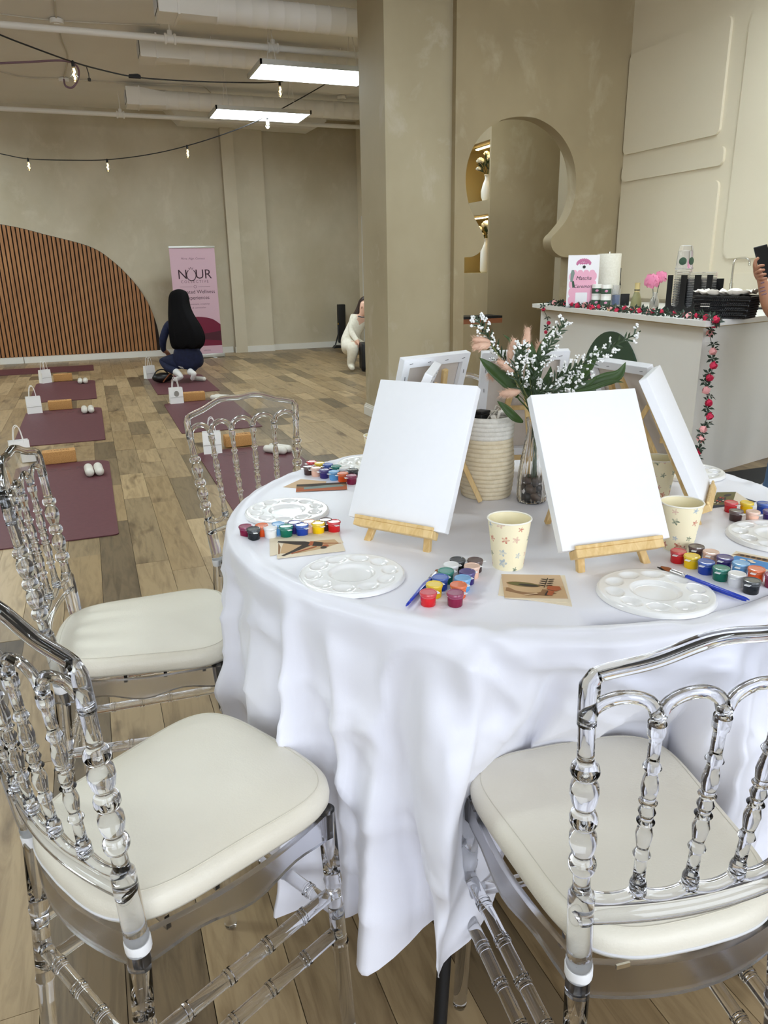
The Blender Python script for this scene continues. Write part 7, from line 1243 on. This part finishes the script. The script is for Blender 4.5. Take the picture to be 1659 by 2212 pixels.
# ---------------------------------------------------------------- yoga mats with blocks, bags and hand weights
def yoga_mat(lab, x0, x1, y0, y1, print_end=True, rnear=0.03, rfar=0.16):
    cx_, cy_ = (x0+x1)/2, (y0+y1)/2; w_, l_ = x1-x0, y1-y0; p = []
    for x, y, r_, a in ((w_/2, l_/2, rfar, 0), (-w_/2, l_/2, rfar, PI/2), (-w_/2, -l_/2, rnear, PI), (w_/2, -l_/2, rnear, 1.5*PI)):
        sx, sy = math.copysign(1, x), math.copysign(1, y)
        p += [(x-sx*r_+r_*math.cos(a+PI/2*i/8), y-sy*r_*0.7+r_*0.7*math.sin(a+PI/2*i/8)) for i in range(9)]
    t = thing('yoga_mat', lab, 'yoga mat', (cx_, cy_, 0), 0, 'maroon yoga mats on the floor')
    G().slab(p, 0.0005, 0.006).build('mat', 'mat_maroon', t, smooth=30)
    if print_end: text('NOUR', 0.11, 'mat_print', t, Matrix.Translation((0, l_/2-0.20, 0.0065)), ext=0.0002, space=1.3)
    return t
yoga_mat('maroon yoga mat nearest in the left column, cut by frame', -0.70, 0.0, 3.95, 5.76)
yoga_mat('maroon yoga mat second in the left column', -0.715, -0.005, 6.50, 8.25)
yoga_mat('maroon yoga mat third in the left column', -0.74, -0.04, 8.84, 10.52)
yoga_mat('maroon yoga mat laid sideways along the far wall', -1.95, -0.04, 11.62, 12.36, False, 0.03, 0.03)
yoga_mat('maroon yoga mat seen through the clear chair back', 0.63, 1.33, 3.95, 5.70)
yoga_mat('maroon yoga mat second in the right column, behind clear chair', 0.61, 1.31, 6.47, 8.15)
yoga_mat('maroon yoga mat under the squatting woman', 0.61, 1.31, 8.80, 10.46)
def block(lab, x, y, rz=0.0):
    t = thing('cork_block', lab, 'yoga block', (x, y, 0.006), rz, 'cork yoga blocks')
    G().rbox((0, 0, 0.045), (0.225, 0.10, 0.09), 0.006).build('block', 'cork', t); text('NOUR', 0.045, 'cork_print', t, Matrix.Translation((0, 0, 0.0902)), ext=0.0003, space=1.3)
block('cork block on the nearest left mat', -0.335, 5.80, 0.06); block('cork block on the second left mat', -0.395, 8.27, 0.03); block('cork block on the third left mat', -0.425, 10.60, 0.05); block('cork block seen through the clear chair back', 0.975, 5.79, 0.03); block('cork block on the second right mat behind the chair', 0.94, 8.20, 0.0)
def bag(lab, x, y, rz, seal=False):
    t = thing('gift_bag', lab, 'paper bag', (x, y, 0.006), rz, 'white paper gift bags')
    w_, d_, h_ = 0.135, 0.075, 0.165; g = G(); v = []
    for z, k in ((0, 1.0), (h_*0.5, 0.93), (h_, 0.72)):
        for sx, sy in ((-1, -1), (0, -1), (1, -1), (1, 0), (1, 1), (0, 1), (-1, 1), (-1, 0)): v.append((sx*w_/2*(0.86 if sy == 0 and z > 0 else 1), sy*d_/2*k, z))
    g.add(v, [(r_*8+i, r_*8+(i+1) % 8, r_*8+8+(i+1) % 8, r_*8+8+i) for r_ in range(2) for i in range(8)] + [tuple(reversed(range(8)))])
    g.build('bag_body', 'bag_paper', t, smooth=0)
    for s_ in (-1, 1):
        y_ = s_*d_*0.36; G().tube(spline([(-0.032, y_, h_-0.02), (-0.03, y_, h_+0.02), (-0.018, y_*1.1, h_+0.085), (0, y_*1.15, h_+0.105), (0.018, y_*1.1, h_+0.085), (0.03, y_, h_+0.02), (0.032, y_, h_-0.02)], 5), 0.0028, 6).build('handle', 'bag_paper', t)
    G().box((0, -d_/2*0.95-0.001, h_*0.4), (w_*0.98, 0.0008, 0.003)).build('fold_line', 'seal_grey', t, smooth=0)
    if seal: G().prism([(0.026*math.cos(a*PI/12), h_*0.62+0.030*math.sin(a*PI/12)) for a in range(24)], -d_/2*0.9-0.002, -d_/2*0.9-0.001).build('seal_print', 'seal_grey', t, smooth=0)
bag('white gift bag behind the second left clear chair', -0.60, 5.92, 0.2); bag('white gift bag on the second left mat', -0.63, 8.14, 0.15); bag('white gift bag on the third left mat', -0.63, 10.50, 0.7); bag('white gift bag with grey seal behind the squatting woman', 0.745, 8.10, 0.1, True); bag('white gift bag seen through the clear chair back', 0.745, 5.62, -0.1); bag('white gift bag in front of the squatting woman', 0.64, 10.30, 0.5)
def weight(lab, x, y, rz):
    r_, l_ = 0.029, 0.21; t = [( r_*math.sin(PI/2*k/6), l_/2-r_+r_*math.cos(PI/2*k/6)) for k in range(7)]
    pr = [(a, b) for a, b in t] + [(a, -b) for a, b in reversed(t)]; pr[0] = (0, l_/2); pr[-1] = (0, -l_/2)
    g = G(); g.lathe(pr, 20, M=Matrix.Rotation(PI/2, 4, 'X')); return tag(g.build('hand_weight', 'weight_white', None, (x, y, 0.006+r_), (0, 0, rz), smooth=60), lab, 'hand weight', 'pale capsule hand weights')
for lab, x, y, a in (('on the nearest left mat', -0.105, 5.34, 0.06), ('on the second left mat', -0.135, 7.95, 0.02), ('on the third left mat', -0.185, 10.25, 0.0), ('on the second right mat', 1.2, 8.08, 0.75), ('seen through the chair back', 1.2, 5.42, 0.7)):
    c, s_ = math.cos(a)*0.0315, math.sin(a)*0.0315
    weight('left one of the pale capsule hand weights %s' % lab, x-c, y-s_, a); weight('right one of the pale capsule hand weights %s' % lab, x+c, y+s_, a)
weight('single pale capsule hand weight beside the squatting woman', 1.2, 9.72, 0.7)

# ---------------------------------------------------------------- roll-up banner
bn = thing('roll_up_banner', 'pink roll-up banner with dark lettering beside the timber panel', 'banner', (1.615, 12.52, 0), 0.06)
bw_, b0_, b1_ = 0.70, 0.06, 1.69
G().rbox((0, 0, 0.035), (0.76, 0.10, 0.06), 0.012).build('base_cassette', 'alu', bn); G().rbox((0.0, 0, b1_+0.01), (bw_+0.01, 0.022, 0.032), 0.005).build('top_rail', 'alu', bn)
for s_ in (-1, 1): G().rbox((s_*0.2, -0.02, 0.004), (0.05, 0.28, 0.008), 0.002, n=1).build('foot', 'alu', bn)
G().tube([(0, 0.03, 0.05), (0, 0.02, b1_)], 0.008, 8).build('support_pole', 'alu', bn)
G().box((0, 0, (b0_+b1_)/2), (bw_, 0.0015, b1_-b0_)).build('sheet', 'banner_pink', bn, smooth=0)
yb = -0.0012; x0 = -bw_/2
pic = [(x0, 0.19), (bw_/2, 0.19), (bw_/2, 0.52)] + [(p.x, p.y) for p in spline([Vector(q) for q in ((bw_/2, 0.52, 0), (0.24, 0.60, 0), (0.10, 0.64, 0), (-0.05, 0.65, 0), (-0.2, 0.62, 0), (x0, 0.55, 0))], 5)]
G().prism(pic, yb-0.0006, yb).build('picture', 'banner_maroon', bn, smooth=0)
G().prism([(x0, 0.27), (0.1, 0.29), (bw_/2, 0.26), (bw_/2, 0.42), (0.15, 0.39), (x0, 0.36)], yb-0.0011, yb-0.0007).build('picture_shade', 'banner_shade', bn, smooth=0)
def btext(s_, size, z, mat='ink_dark', x=0.0, **k): text(s_, size, mat, bn, Matrix.Translation((x, yb-0.0005, z)) @ RX, **k)
btext('Move. Align. Connect', 0.042, 1.53, 'ink_soft', shear=0.3); btext('N', 0.20, 1.29, x=-0.18); btext('U', 0.20, 1.29, x=0.085); btext('R', 0.20, 1.29, x=0.215); btext('COLLECTIVE', 0.058, 1.185, 'ink_soft', space=1.4); btext('Curated Wellness', 0.078, 1.03, x=0.02); btext('Experiences', 0.078, 0.94, x=0.02); btext('movement, creativity', 0.04, 0.845, 'ink_soft', x=0.03, shear=0.3); btext('& connection', 0.04, 0.79, 'ink_soft', x=0.03, shear=0.3); btext('collective', 0.03, 0.12, 'ink_soft', x=0.1)
G().tube([(-0.045+0.072*math.cos(a*PI/16), yb-0.002, 1.285+0.083*math.sin(a*PI/16)) for a in range(11, 38)], 0.006, 6).build('fruit_emblem', 'ink_dark', bn)
G().tube([(-0.078, yb-0.002, 1.392), (-0.066, yb-0.002, 1.368), (-0.045, yb-0.002, 1.402), (-0.024, yb-0.002, 1.368), (-0.010, yb-0.002, 1.395)], 0.004, 6).build('fruit_emblem', 'ink_dark', bn)
for s_ in (-1, 1): G().box((s_*0.14, yb-0.0006, 1.11), (0.19, 0.0008, 0.004)).build('rule', 'ink_soft', bn, smooth=0)
G().tube([(0.022*math.cos(a*PI/8), yb-0.001, 1.11+0.02*math.sin(a*PI/8)) for a in range(16)], 0.003, 5, closed=True).build('rule', 'ink_soft', bn)

# ---------------------------------------------------------------- people
def figure(name, label, J, E, mats, pos):
    """one continuous skinned body; J joint -> (point, radius), E (joint, joint, material index)"""
    names = list(J); idx = {n_: i for i, n_ in enumerate(names)}; o0 = Vector(pos)
    me = bpy.data.meshes.new(name); me.from_pydata([tuple(J[n_][0]-o0) for n_ in names], [(idx[a], idx[b]) for a, b, _ in E], [])
    o = bpy.data.objects.new(name, me); COL.objects.link(o)
    sk = o.modifiers.new('skin', 'SKIN'); sk.use_smooth_shade = True
    for i, n_ in enumerate(names):
        r_ = J[n_][1]; s_ = me.skin_vertices[0].data[i]; s_.radius = r_ if isinstance(r_, tuple) else (r_, r_); s_.use_root = (i == 0)
    ss = o.modifiers.new('smooth', 'SUBSURF'); ss.levels = 2; ss.render_levels = 2
    bpy.context.view_layer.update()
    m2 = bpy.data.meshes.new_from_object(o.evaluated_get(bpy.context.evaluated_depsgraph_get()))
    bpy.data.objects.remove(o); m2.name = name; m2.materials.clear()
    for q_ in mats: m2.materials.append(MATS[q_])
    segs = [(J[a][0]-o0, J[b][0]-o0, k) for a, b, k in E]
    for p_ in m2.polygons:
        c = p_.center; best = (9, 0)
        for a, b, k in segs:
            d = b-a; u = max(0, min(1, (c-a).dot(d)/max(d.length_squared, 1e-9))); best = min(best, ((c-a-d*u).length, k))
        p_.material_index = best[1]; p_.use_smooth = True
    t = thing(name, label, 'person', o0); link('body', m2, t); return t
def loft(name, mat, par, o0, secs, n_=48):
    """rings: (px, py, depth, half width m, half depth m)"""
    v = []; hr = Vector((CR.x, CR.y, 0)).normalized(); hf = Vector((CF.x, CF.y, 0)).normalized()
    for i, (px, py, d, a, b) in enumerate(secs):
        c = at(px, py, d)-o0; u = i/(len(secs)-1)     # locks: shallow flutes that deepen towards ragged ends
        fl3 = [1+0.045*u*math.sin(11*2*PI*k/n_)+0.03*u*math.sin(17*2*PI*k/n_+1) for k in range(n_)]; dr = [-0.035*(u > 0.85)*(0.5+0.5*math.sin(7*2*PI*k/n_+2)) for k in range(n_)]
        v += [tuple(c+hr*a*fl3[k]*math.cos(2*PI*k/n_)+hf*b*fl3[k]*math.sin(2*PI*k/n_)+Vector((0, 0, dr[k]))) for k in range(n_)]
    r_ = len(secs); f = [(i*n_+k, i*n_+(k+1) % n_, (i+1)*n_+(k+1) % n_, (i+1)*n_+k) for i in range(r_-1) for k in range(n_)] + [tuple(range(n_)), tuple(reversed(range((r_-1)*n_, r_*n_)))]
    g = G(); g.add(v, f); o = g.build(name, mat, par, smooth=180); sb_ = o.modifiers.new('smooth', 'SUBSURF'); sb_.levels = 1; sb_.render_levels = 2; return o
def face(par, o0, c, fw, s_):
    up = Vector((0, 0, 1)); sd = fw.cross(up).normalized(); q0 = c-o0
    for k in (-1, 1):
        G().ico(q0+fw*s_*0.92+sd*k*s_*0.36+up*s_*0.05, s_*0.13, 1, sc3=(1, 1, 0.6)).build('eye', 'ink_black', par)
        G().ico(q0+sd*k*s_*0.93, s_*0.2, 1, sc3=(0.5, 0.8, 1.3)).build('ear', 'skin_light', par)
    G().ico(q0+fw*s_*1.02-up*s_*0.25, s_*0.16, 1, sc3=(0.8, 0.8, 1.3)).build('nose', 'skin_light', par); G().ico(q0+fw*s_*0.88-up*s_*0.6, s_*0.2, 1, sc3=(1.2, 1.0, 0.4)).build('mouth', 'rose_pink', par)
D1 = 9.27
def A1(px, py, off=0.0): return at(px, py, D1+off)
fp = onz(400, 829, 0.008); fp = Vector((fp.x, fp.y, 0.006))
def lowest(v, z): return Vector((v.x, v.y, z))
J = {'pelvis': (A1(406, 775, .0), .155), 'waist': (A1(402, 750, .02), (.135, .115)), 'chest': (A1(394, 714, .06), (.15, .12)), 'neck': (A1(389, 685, .09), .052), 'head': (A1(386, 660, .11), .082), 'crown': (A1(385, 643, .10), .072),
     'left_shoulder': (A1(363, 699, .06), .062), 'left_elbow': (A1(351, 735, .10), .052), 'left_wrist': (A1(353, 756, .24), .034), 'left_hand': (A1(360, 761, .32), .028), 'right_shoulder': (A1(423, 702, .06), .062), 'right_elbow': (A1(436, 736, .14), .052), 'right_wrist': (A1(424, 757, .28), .034), 'right_hand': (A1(414, 762, .34), .028),
     'left_hip': (A1(388, 779, .08), .115), 'left_knee': (A1(350, 784, .24), .085), 'left_ankle': (A1(380, 803, .03), .047), 'left_heel': (lowest(A1(393, 815, -.02), 0.085), .036), 'left_toe': (lowest(A1(377, 829, .06), 0.036), .030),
     'right_hip': (A1(424, 779, .08), .115), 'right_knee': (A1(426, 778, .42), .085), 'right_ankle': (A1(410, 804, .04), .047), 'right_heel': (lowest(A1(420, 806, -.04), 0.125), .036), 'right_toe': (lowest(A1(415, 826, .05), 0.036), .030)}
E = [('pelvis', 'waist', 0), ('waist', 'chest', 0), ('chest', 'neck', 2), ('neck', 'head', 2), ('head', 'crown', 2), ('chest', 'left_shoulder', 0), ('left_shoulder', 'left_elbow', 0), ('left_elbow', 'left_wrist', 0), ('left_wrist', 'left_hand', 2), ('chest', 'right_shoulder', 0), ('right_shoulder', 'right_elbow', 0), ('right_elbow', 'right_wrist', 0), ('right_wrist', 'right_hand', 2),
     ('pelvis', 'left_hip', 0), ('left_hip', 'left_knee', 0), ('left_knee', 'left_ankle', 0), ('left_ankle', 'left_heel', 1), ('left_heel', 'left_toe', 1), ('pelvis', 'right_hip', 0), ('right_hip', 'right_knee', 0), ('right_knee', 'right_ankle', 0), ('right_ankle', 'right_heel', 1), ('right_heel', 'right_toe', 1)]
for s_, hn in (('left', 'left_hand'), ('right', 'right_hand')):
    w0 = J[s_+'_wrist'][0]; h0_ = J[hn][0]; d = (h0_-w0).normalized(); sd = d.cross(Vector((0, 0, 1))).normalized()
    for k in range(4):
        b = h0_+sd*(k-1.5)*0.017+d*0.012; m_ = b+d*(0.035+0.004*(1.5-abs(k-1.5)))-Vector((0, 0, 0.012)); e = m_+d*0.018-Vector((0, 0, 0.022)); J['%s_finger_%d_root' % (s_, k)] = (b, .0095); J['%s_finger_%d_knuckle' % (s_, k)] = (m_, .0085); J['%s_finger_%d_tip' % (s_, k)] = (e, .007); E += [(hn, '%s_finger_%d_root' % (s_, k), 2), ('%s_finger_%d_root' % (s_, k), '%s_finger_%d_knuckle' % (s_, k), 2), ('%s_finger_%d_knuckle' % (s_, k), '%s_finger_%d_tip' % (s_, k), 2)]
    b = h0_-sd*0.034-d*0.012; J['%s_thumb_root' % s_] = (b, .010); J['%s_thumb_tip' % s_] = (b+d*0.032-sd*0.006, .008); E += [(hn, '%s_thumb_root' % s_, 2), ('%s_thumb_root' % s_, '%s_thumb_tip' % s_, 2)]
W1 = figure('person', 'person in navy with long black hair squatting on a yoga mat', J, E, ['navy_knit', 'sock_white', 'skin_tan'], fp)
loft('hair', 'hair_black', W1, fp, [(386, 624.5, D1+.09, .012, .015), (386, 626.5, D1+.09, .066, .066), (386, 632, D1+.09, .112, .108), (386, 645, D1+.08, .130, .122), (387, 662, D1+.06, .134, .118), (391, 682, D1+.00, .162, .105), (398, 700, D1-.04, .195, .10), (402, 716, D1-.06, .215, .095), (405, 731, D1-.07, .222, .085), (404, 743, D1-.08, .205, .07), (402, 750, D1-.08, .160, .05)])
face(W1, fp, A1(386, 657, .11), Vector((0.1, 1, -0.15)).normalized(), 0.085)
q = A1(352, 822, .10); t = thing('leather_bag', 'dark leather handbag slumped on mat beside squatting woman', 'handbag', lowest(q, 0.006), 0.2)
g = G(); g.ico((0, 0, 0.062), 0.12, 3, sc3=(1.1, 0.62, 0.52)); g.build('bag_body', 'black_leather', t, smooth=180); G().tube(spline([(-0.02, -0.07, 0.012), (0.02, -0.08, 0.06), (0.07, -0.07, 0.10), (0.12, -0.02, 0.10)], 6), 0.012, 8, flat=0.4).build('tan_strap', 'tan_leather', t); G().tube(spline([(-0.11, 0.0, 0.09), (-0.06, 0, 0.15), (0.02, 0, 0.16), (0.08, 0, 0.10)], 6), 0.008, 8).build('handle', 'black_leather', t)

D2 = 10.3
def A2(px, py, off=0.0): return at(px, py, D2+off)
fp2 = onz(762, 795, 0.0); fp2.z = 0.0
J = {'pelvis': (A2(752, 741, .10), .15), 'waist': (A2(763, 722, .08), (.125, .11)), 'chest': (A2(775, 698, .02), (.14, .115)), 'neck': (A2(783, 683, -.02), .046), 'head': (A2(788, 663, -.05), .080), 'crown': (A2(790, 650, -.03), .072),
     'left_shoulder': (A2(761, 686, .0), .058), 'left_elbow': (A2(758, 716, -.03), .048), 'left_wrist': (A2(771, 736, -.12), .034), 'left_hand': (A2(775, 742, -.15), .027), 'right_shoulder': (A2(797, 690, .06), .058), 'right_elbow': (A2(806, 718, .02), .048), 'right_wrist': (A2(796, 738, -.1), .032), 'right_hand': (A2(791, 741, -.12), .026),
     'left_hip': (A2(750, 750, .0), .13), 'left_knee': (A2(764, 752, -.22), .092), 'shin': (A2(760, 775, -.14), .072), 'left_ankle': (lowest(A2(757, 790, -.08), 0.07), .055), 'left_toe': (lowest(A2(763, 794, -.2), 0.034), .032), 'right_hip': (A2(768, 750, .18), .12), 'right_knee': (A2(794, 752, .05), .09), 'right_ankle': (lowest(A2(786, 792, .12), 0.07), .055), 'right_toe': (lowest(A2(795, 794, .04), 0.034), .032)}
E = [('pelvis', 'waist', 0), ('waist', 'chest', 0), ('chest', 'neck', 1), ('neck', 'head', 1), ('head', 'crown', 1), ('chest', 'left_shoulder', 0), ('left_shoulder', 'left_elbow', 0), ('left_elbow', 'left_wrist', 0), ('left_wrist', 'left_hand', 1), ('chest', 'right_shoulder', 0), ('right_shoulder', 'right_elbow', 0), ('right_elbow', 'right_wrist', 0), ('right_wrist', 'right_hand', 1), ('pelvis', 'left_hip', 0), ('left_hip', 'left_knee', 0), ('left_knee', 'shin', 0), ('shin', 'left_ankle', 0), ('left_ankle', 'left_toe', 0), ('pelvis', 'right_hip', 0), ('right_hip', 'right_knee', 0), ('right_knee', 'right_ankle', 0), ('right_ankle', 'right_toe', 0)]
for s_, hn in (('left', 'left_hand'), ('right', 'right_hand')):
    h0_ = J[hn][0]; d = Vector((0.25, -0.1, -1)).normalized(); sd = Vector((CR.x, CR.y, 0)).cross(d).normalized()
    for k in range(4):
        b = h0_+sd*(k-1.5)*0.016+d*0.02; m_ = b+d*0.036; e = m_+d*0.022+Vector((0.01, 0, 0)); J['%s_finger_%d_root' % (s_, k)] = (b, .009); J['%s_finger_%d_knuckle' % (s_, k)] = (m_, .008); J['%s_finger_%d_tip' % (s_, k)] = (e, .0065); E += [(hn, '%s_finger_%d_root' % (s_, k), 1), ('%s_finger_%d_root' % (s_, k), '%s_finger_%d_knuckle' % (s_, k), 1), ('%s_finger_%d_knuckle' % (s_, k), '%s_finger_%d_tip' % (s_, k), 1)]
    b = h0_+sd*0.032; J['%s_thumb_root' % s_] = (b, .0095); J['%s_thumb_tip' % s_] = (b+d*0.03, .0075); E += [(hn, '%s_thumb_root' % s_, 1), ('%s_thumb_root' % s_, '%s_thumb_tip' % s_, 1)]
W2 = figure('person', 'person in cream outfit crouching by a black case beyond the column', J, E, ['white_knit', 'skin_light'], fp2)
loft('hair', 'hair_brown', W2, fp2, [(792, 638, D2-.0, .012, .02), (790, 641, D2, .055, .06), (788, 648, D2+.02, .085, .085), (784, 658, D2+.05, .078, .07), (778, 668, D2+.07, .062, .05), (772, 675, D2+.07, .05, .04), (766, 680, D2+.07, .028, .03)])
fw2 = Vector((0.55, -0.75, -0.3)).normalized(); face(W2, fp2, A2(788, 662, -.05), fw2, 0.082)
sd2 = fw2.cross(Vector((0, 0, 1))).normalized(); hc = A2(788, 662, -.05)-fp2
for k in (-1, 1): G().tube([hc+fw2*0.088+sd2*k*0.034+sd2*0.024*math.cos(a*PI/8)+Vector((0, 0, 0.004+0.018*math.sin(a*PI/8))) for a in range(16)], 0.003, 5, closed=True).build('glasses', 'black_plastic', W2)
G().tube([A2(774, 683, -.10)-fp2, A2(781, 685, -.13)-fp2, A2(790, 685, -.13)-fp2], 0.010, 6, flat=0.4).build('neck_band', 'black_plastic', W2)
q = onz(790, 803, 0); t = thing('suitcase', 'upright black case the crouching person rests a hand on', 'case', (q.x+0.02, q.y+0.08, 0), -0.1)
G().rbox((0.07, 0, 0.205), (0.26, 0.20, 0.36), 0.025).build('shell', 'black_plastic', t); G().rbox((0.07, 0, 0.40), (0.12, 0.03, 0.03), 0.008).build('handle', 'black_plastic', t)
for sx in (-0.03, 0.17): G().lathe([(0.02, -0.01), (0.02, 0.01)], 12, (sx, 0, 0), Matrix.Translation((0, 0, 0.022)) @ Matrix.Rotation(PI/2, 4, 'X')).build('wheel', 'black_plastic', t)
t = thing('folded_case', 'tall narrow black case leaning on the far wall', 'case', (4.16, 12.98, 0), 0.0)
G().rbox((0, 0, 0.42), (0.13, 0.10, 0.66), 0.01, Matrix.Rotation(0.03, 4, 'X')).build('case_body', 'black_plastic', t); G().prism([(-0.17, 0.0), (0.12, 0.0), (0.10, 0.035), (-0.13, 0.05)], -0.07, 0.06).build('base_bag', 'black_plastic', t, smooth=0); G().tube([(-0.065, -0.05, 0.40), (-0.08, -0.06, 0.25), (-0.14, -0.06, 0.06)], 0.012, 6).build('strap', 'black_plastic', t); G().rbox((-0.066, -0.04, 0.42), (0.02, 0.02, 0.03), 0.004, n=1).build('buckle', 'gold', t)

# person at the right edge holding up a phone, elbow on the counter
D3 = 4.12
def A3(px, py, off=0.0): return at(px, py, D3+off)
fp3 = Vector((A3(1712, 900).x, A3(1712, 900).y-0.05, 0)); 
def ground(off): return Vector((fp3.x+off[0], fp3.y+off[1], off[2]))
J = {'pelvis': (Vector((fp3.x+0.03, fp3.y, 0.90)), (.16, .12)), 'waist': (A3(1752, 690, .0), (.14, .10)), 'chest': (A3(1765, 600, .02), (.16, .11)), 'neck': (A3(1752, 520, .0), .052), 'head': (A3(1745, 468, .0), .085), 'crown': (A3(1745, 440, .0), .076),
     'left_shoulder': (A3(1712, 560, .0), .058), 'left_elbow': (A3(1668, 686, .02), .046), 'left_forearm': (A3(1659, 655, .02), .045), 'left_wrist': (A3(1648, 612, .02), .029), 'left_hand': (A3(1640, 590, .02), (.034, .022)), 'right_shoulder': (A3(1815, 570, .1), .058), 'right_elbow': (A3(1800, 660, .1), .046), 'right_wrist': (A3(1700, 610, .12), .03), 'right_hand': (A3(1680, 590, .1), (.034, .022)),
     'left_hip': (ground((-0.09, 0, 0.86)), .105), 'left_knee': (ground((-0.10, -0.03, 0.47)), .075), 'left_ankle': (ground((-0.10, 0.03, 0.09)), .05), 'left_toe': (ground((-0.12, 0.17, 0.035)), .035), 'right_hip': (ground((0.14, 0, 0.86)), .105), 'right_knee': (ground((0.15, -0.03, 0.47)), .075), 'right_ankle': (ground((0.15, 0.03, 0.09)), .05), 'right_toe': (ground((0.17, 0.17, 0.035)), .035)}
E = [('pelvis', 'waist', 1), ('waist', 'chest', 1), ('chest', 'neck', 0), ('neck', 'head', 0), ('head', 'crown', 0), ('chest', 'left_shoulder', 1), ('left_shoulder', 'left_elbow', 0), ('left_elbow', 'left_forearm', 0), ('left_forearm', 'left_wrist', 0), ('left_wrist', 'left_hand', 0), ('chest', 'right_shoulder', 1), ('right_shoulder', 'right_elbow', 0), ('right_elbow', 'right_wrist', 0), ('right_wrist', 'right_hand', 0), ('pelvis', 'left_hip', 2), ('left_hip', 'left_knee', 2), ('left_knee', 'left_ankle', 2), ('left_ankle', 'left_toe', 3), ('pelvis', 'right_hip', 2), ('right_hip', 'right_knee', 2), ('right_knee', 'right_ankle', 2), ('right_ankle', 'right_toe', 3)]
# fingers of the near hand wrap the phone, the thumb lies across its face
for k, (a, b, c) in enumerate([((1634, 582), (1640, 574), (1652, 573)), ((1634, 589), (1641, 584), (1653, 583)), ((1637, 596), (1645, 593), (1656, 592)), ((1641, 603), (1649, 602), (1658, 601))]):
    J['finger_%d_root' % k] = (A3(*a, -.005), .0095); J['finger_%d_knuckle' % k] = (A3(*b, -.03), .009); J['finger_%d_tip' % k] = (A3(*c, -.03), .0075); E += [('left_hand', 'finger_%d_root' % k, 0), ('finger_%d_root' % k, 'finger_%d_knuckle' % k, 0), ('finger_%d_knuckle' % k, 'finger_%d_tip' % k, 0)]
J['thumb_root'] = (A3(1630, 574, -.01), .0115); J['thumb_knuckle'] = (A3(1632, 562, -.02), .010); J['thumb_tip'] = (A3(1640, 556, -.03), .008); E += [('left_hand', 'thumb_root', 0), ('thumb_root', 'thumb_knuckle', 0), ('thumb_knuckle', 'thumb_tip', 0)]
W3 = figure('person', 'person at right edge holding up a phone, forearm on counter', J, E, ['skin_tan', 'tee_dark', 'denim', 'sock_white'], fp3)
loft('hair', 'hair_black', W3, fp3, [(1745, 405, D3, .012, .02), (1745, 409, D3, .06, .06), (1746, 420, D3+.01, .10, .10), (1748, 445, D3+.03, .112, .10), (1752, 475, D3+.05, .11, .075), (1755, 500, D3+.06, .10, .06), (1757, 520, D3+.07, .07, .04)])
face(W3, fp3, A3(1745, 465), Vector((-0.8, -0.3, -0.1)).normalized(), 0.088)
for a, b in (((1641, 622), (1651, 620)), ((1642, 630), (1653, 627)), ((1645, 637), (1655, 634)), ((1643, 612), (1650, 610))):
    g = G(); g.tube([A3(a[0], a[1], -.032)-fp3, A3((a[0]+b[0])/2, (a[1]+b[1])/2, -.036)-fp3, A3(b[0], b[1], -.032)-fp3], 0.004, 5); g.build('tattoo', 'ink_soft', W3)
c = A3(1651, 566, .0); ux = (A3(1665, 561)-A3(1640, 566)).normalized(); uz = (A3(1641, 529)-A3(1659, 600)).normalized(); uy = uz.cross(ux).normalized(); ux = uy.cross(uz)
PM = Matrix(((ux.x, uy.x, uz.x, c.x), (ux.y, uy.y, uz.y, c.y), (ux.z, uy.z, uz.z, c.z), (0, 0, 0, 1)))
t = thing('phone', 'black phone held upright at the right edge of the frame', 'phone', mat=PM); G().rbox((0, 0, 0), (0.078, 0.008, 0.185), 0.0035, n=3).build('phone_body', 'black_plastic', t); G().rbox((0, -0.0042, 0), (0.072, 0.0012, 0.175), 0.0005, n=1).build('screen', 'phone_glass', t)
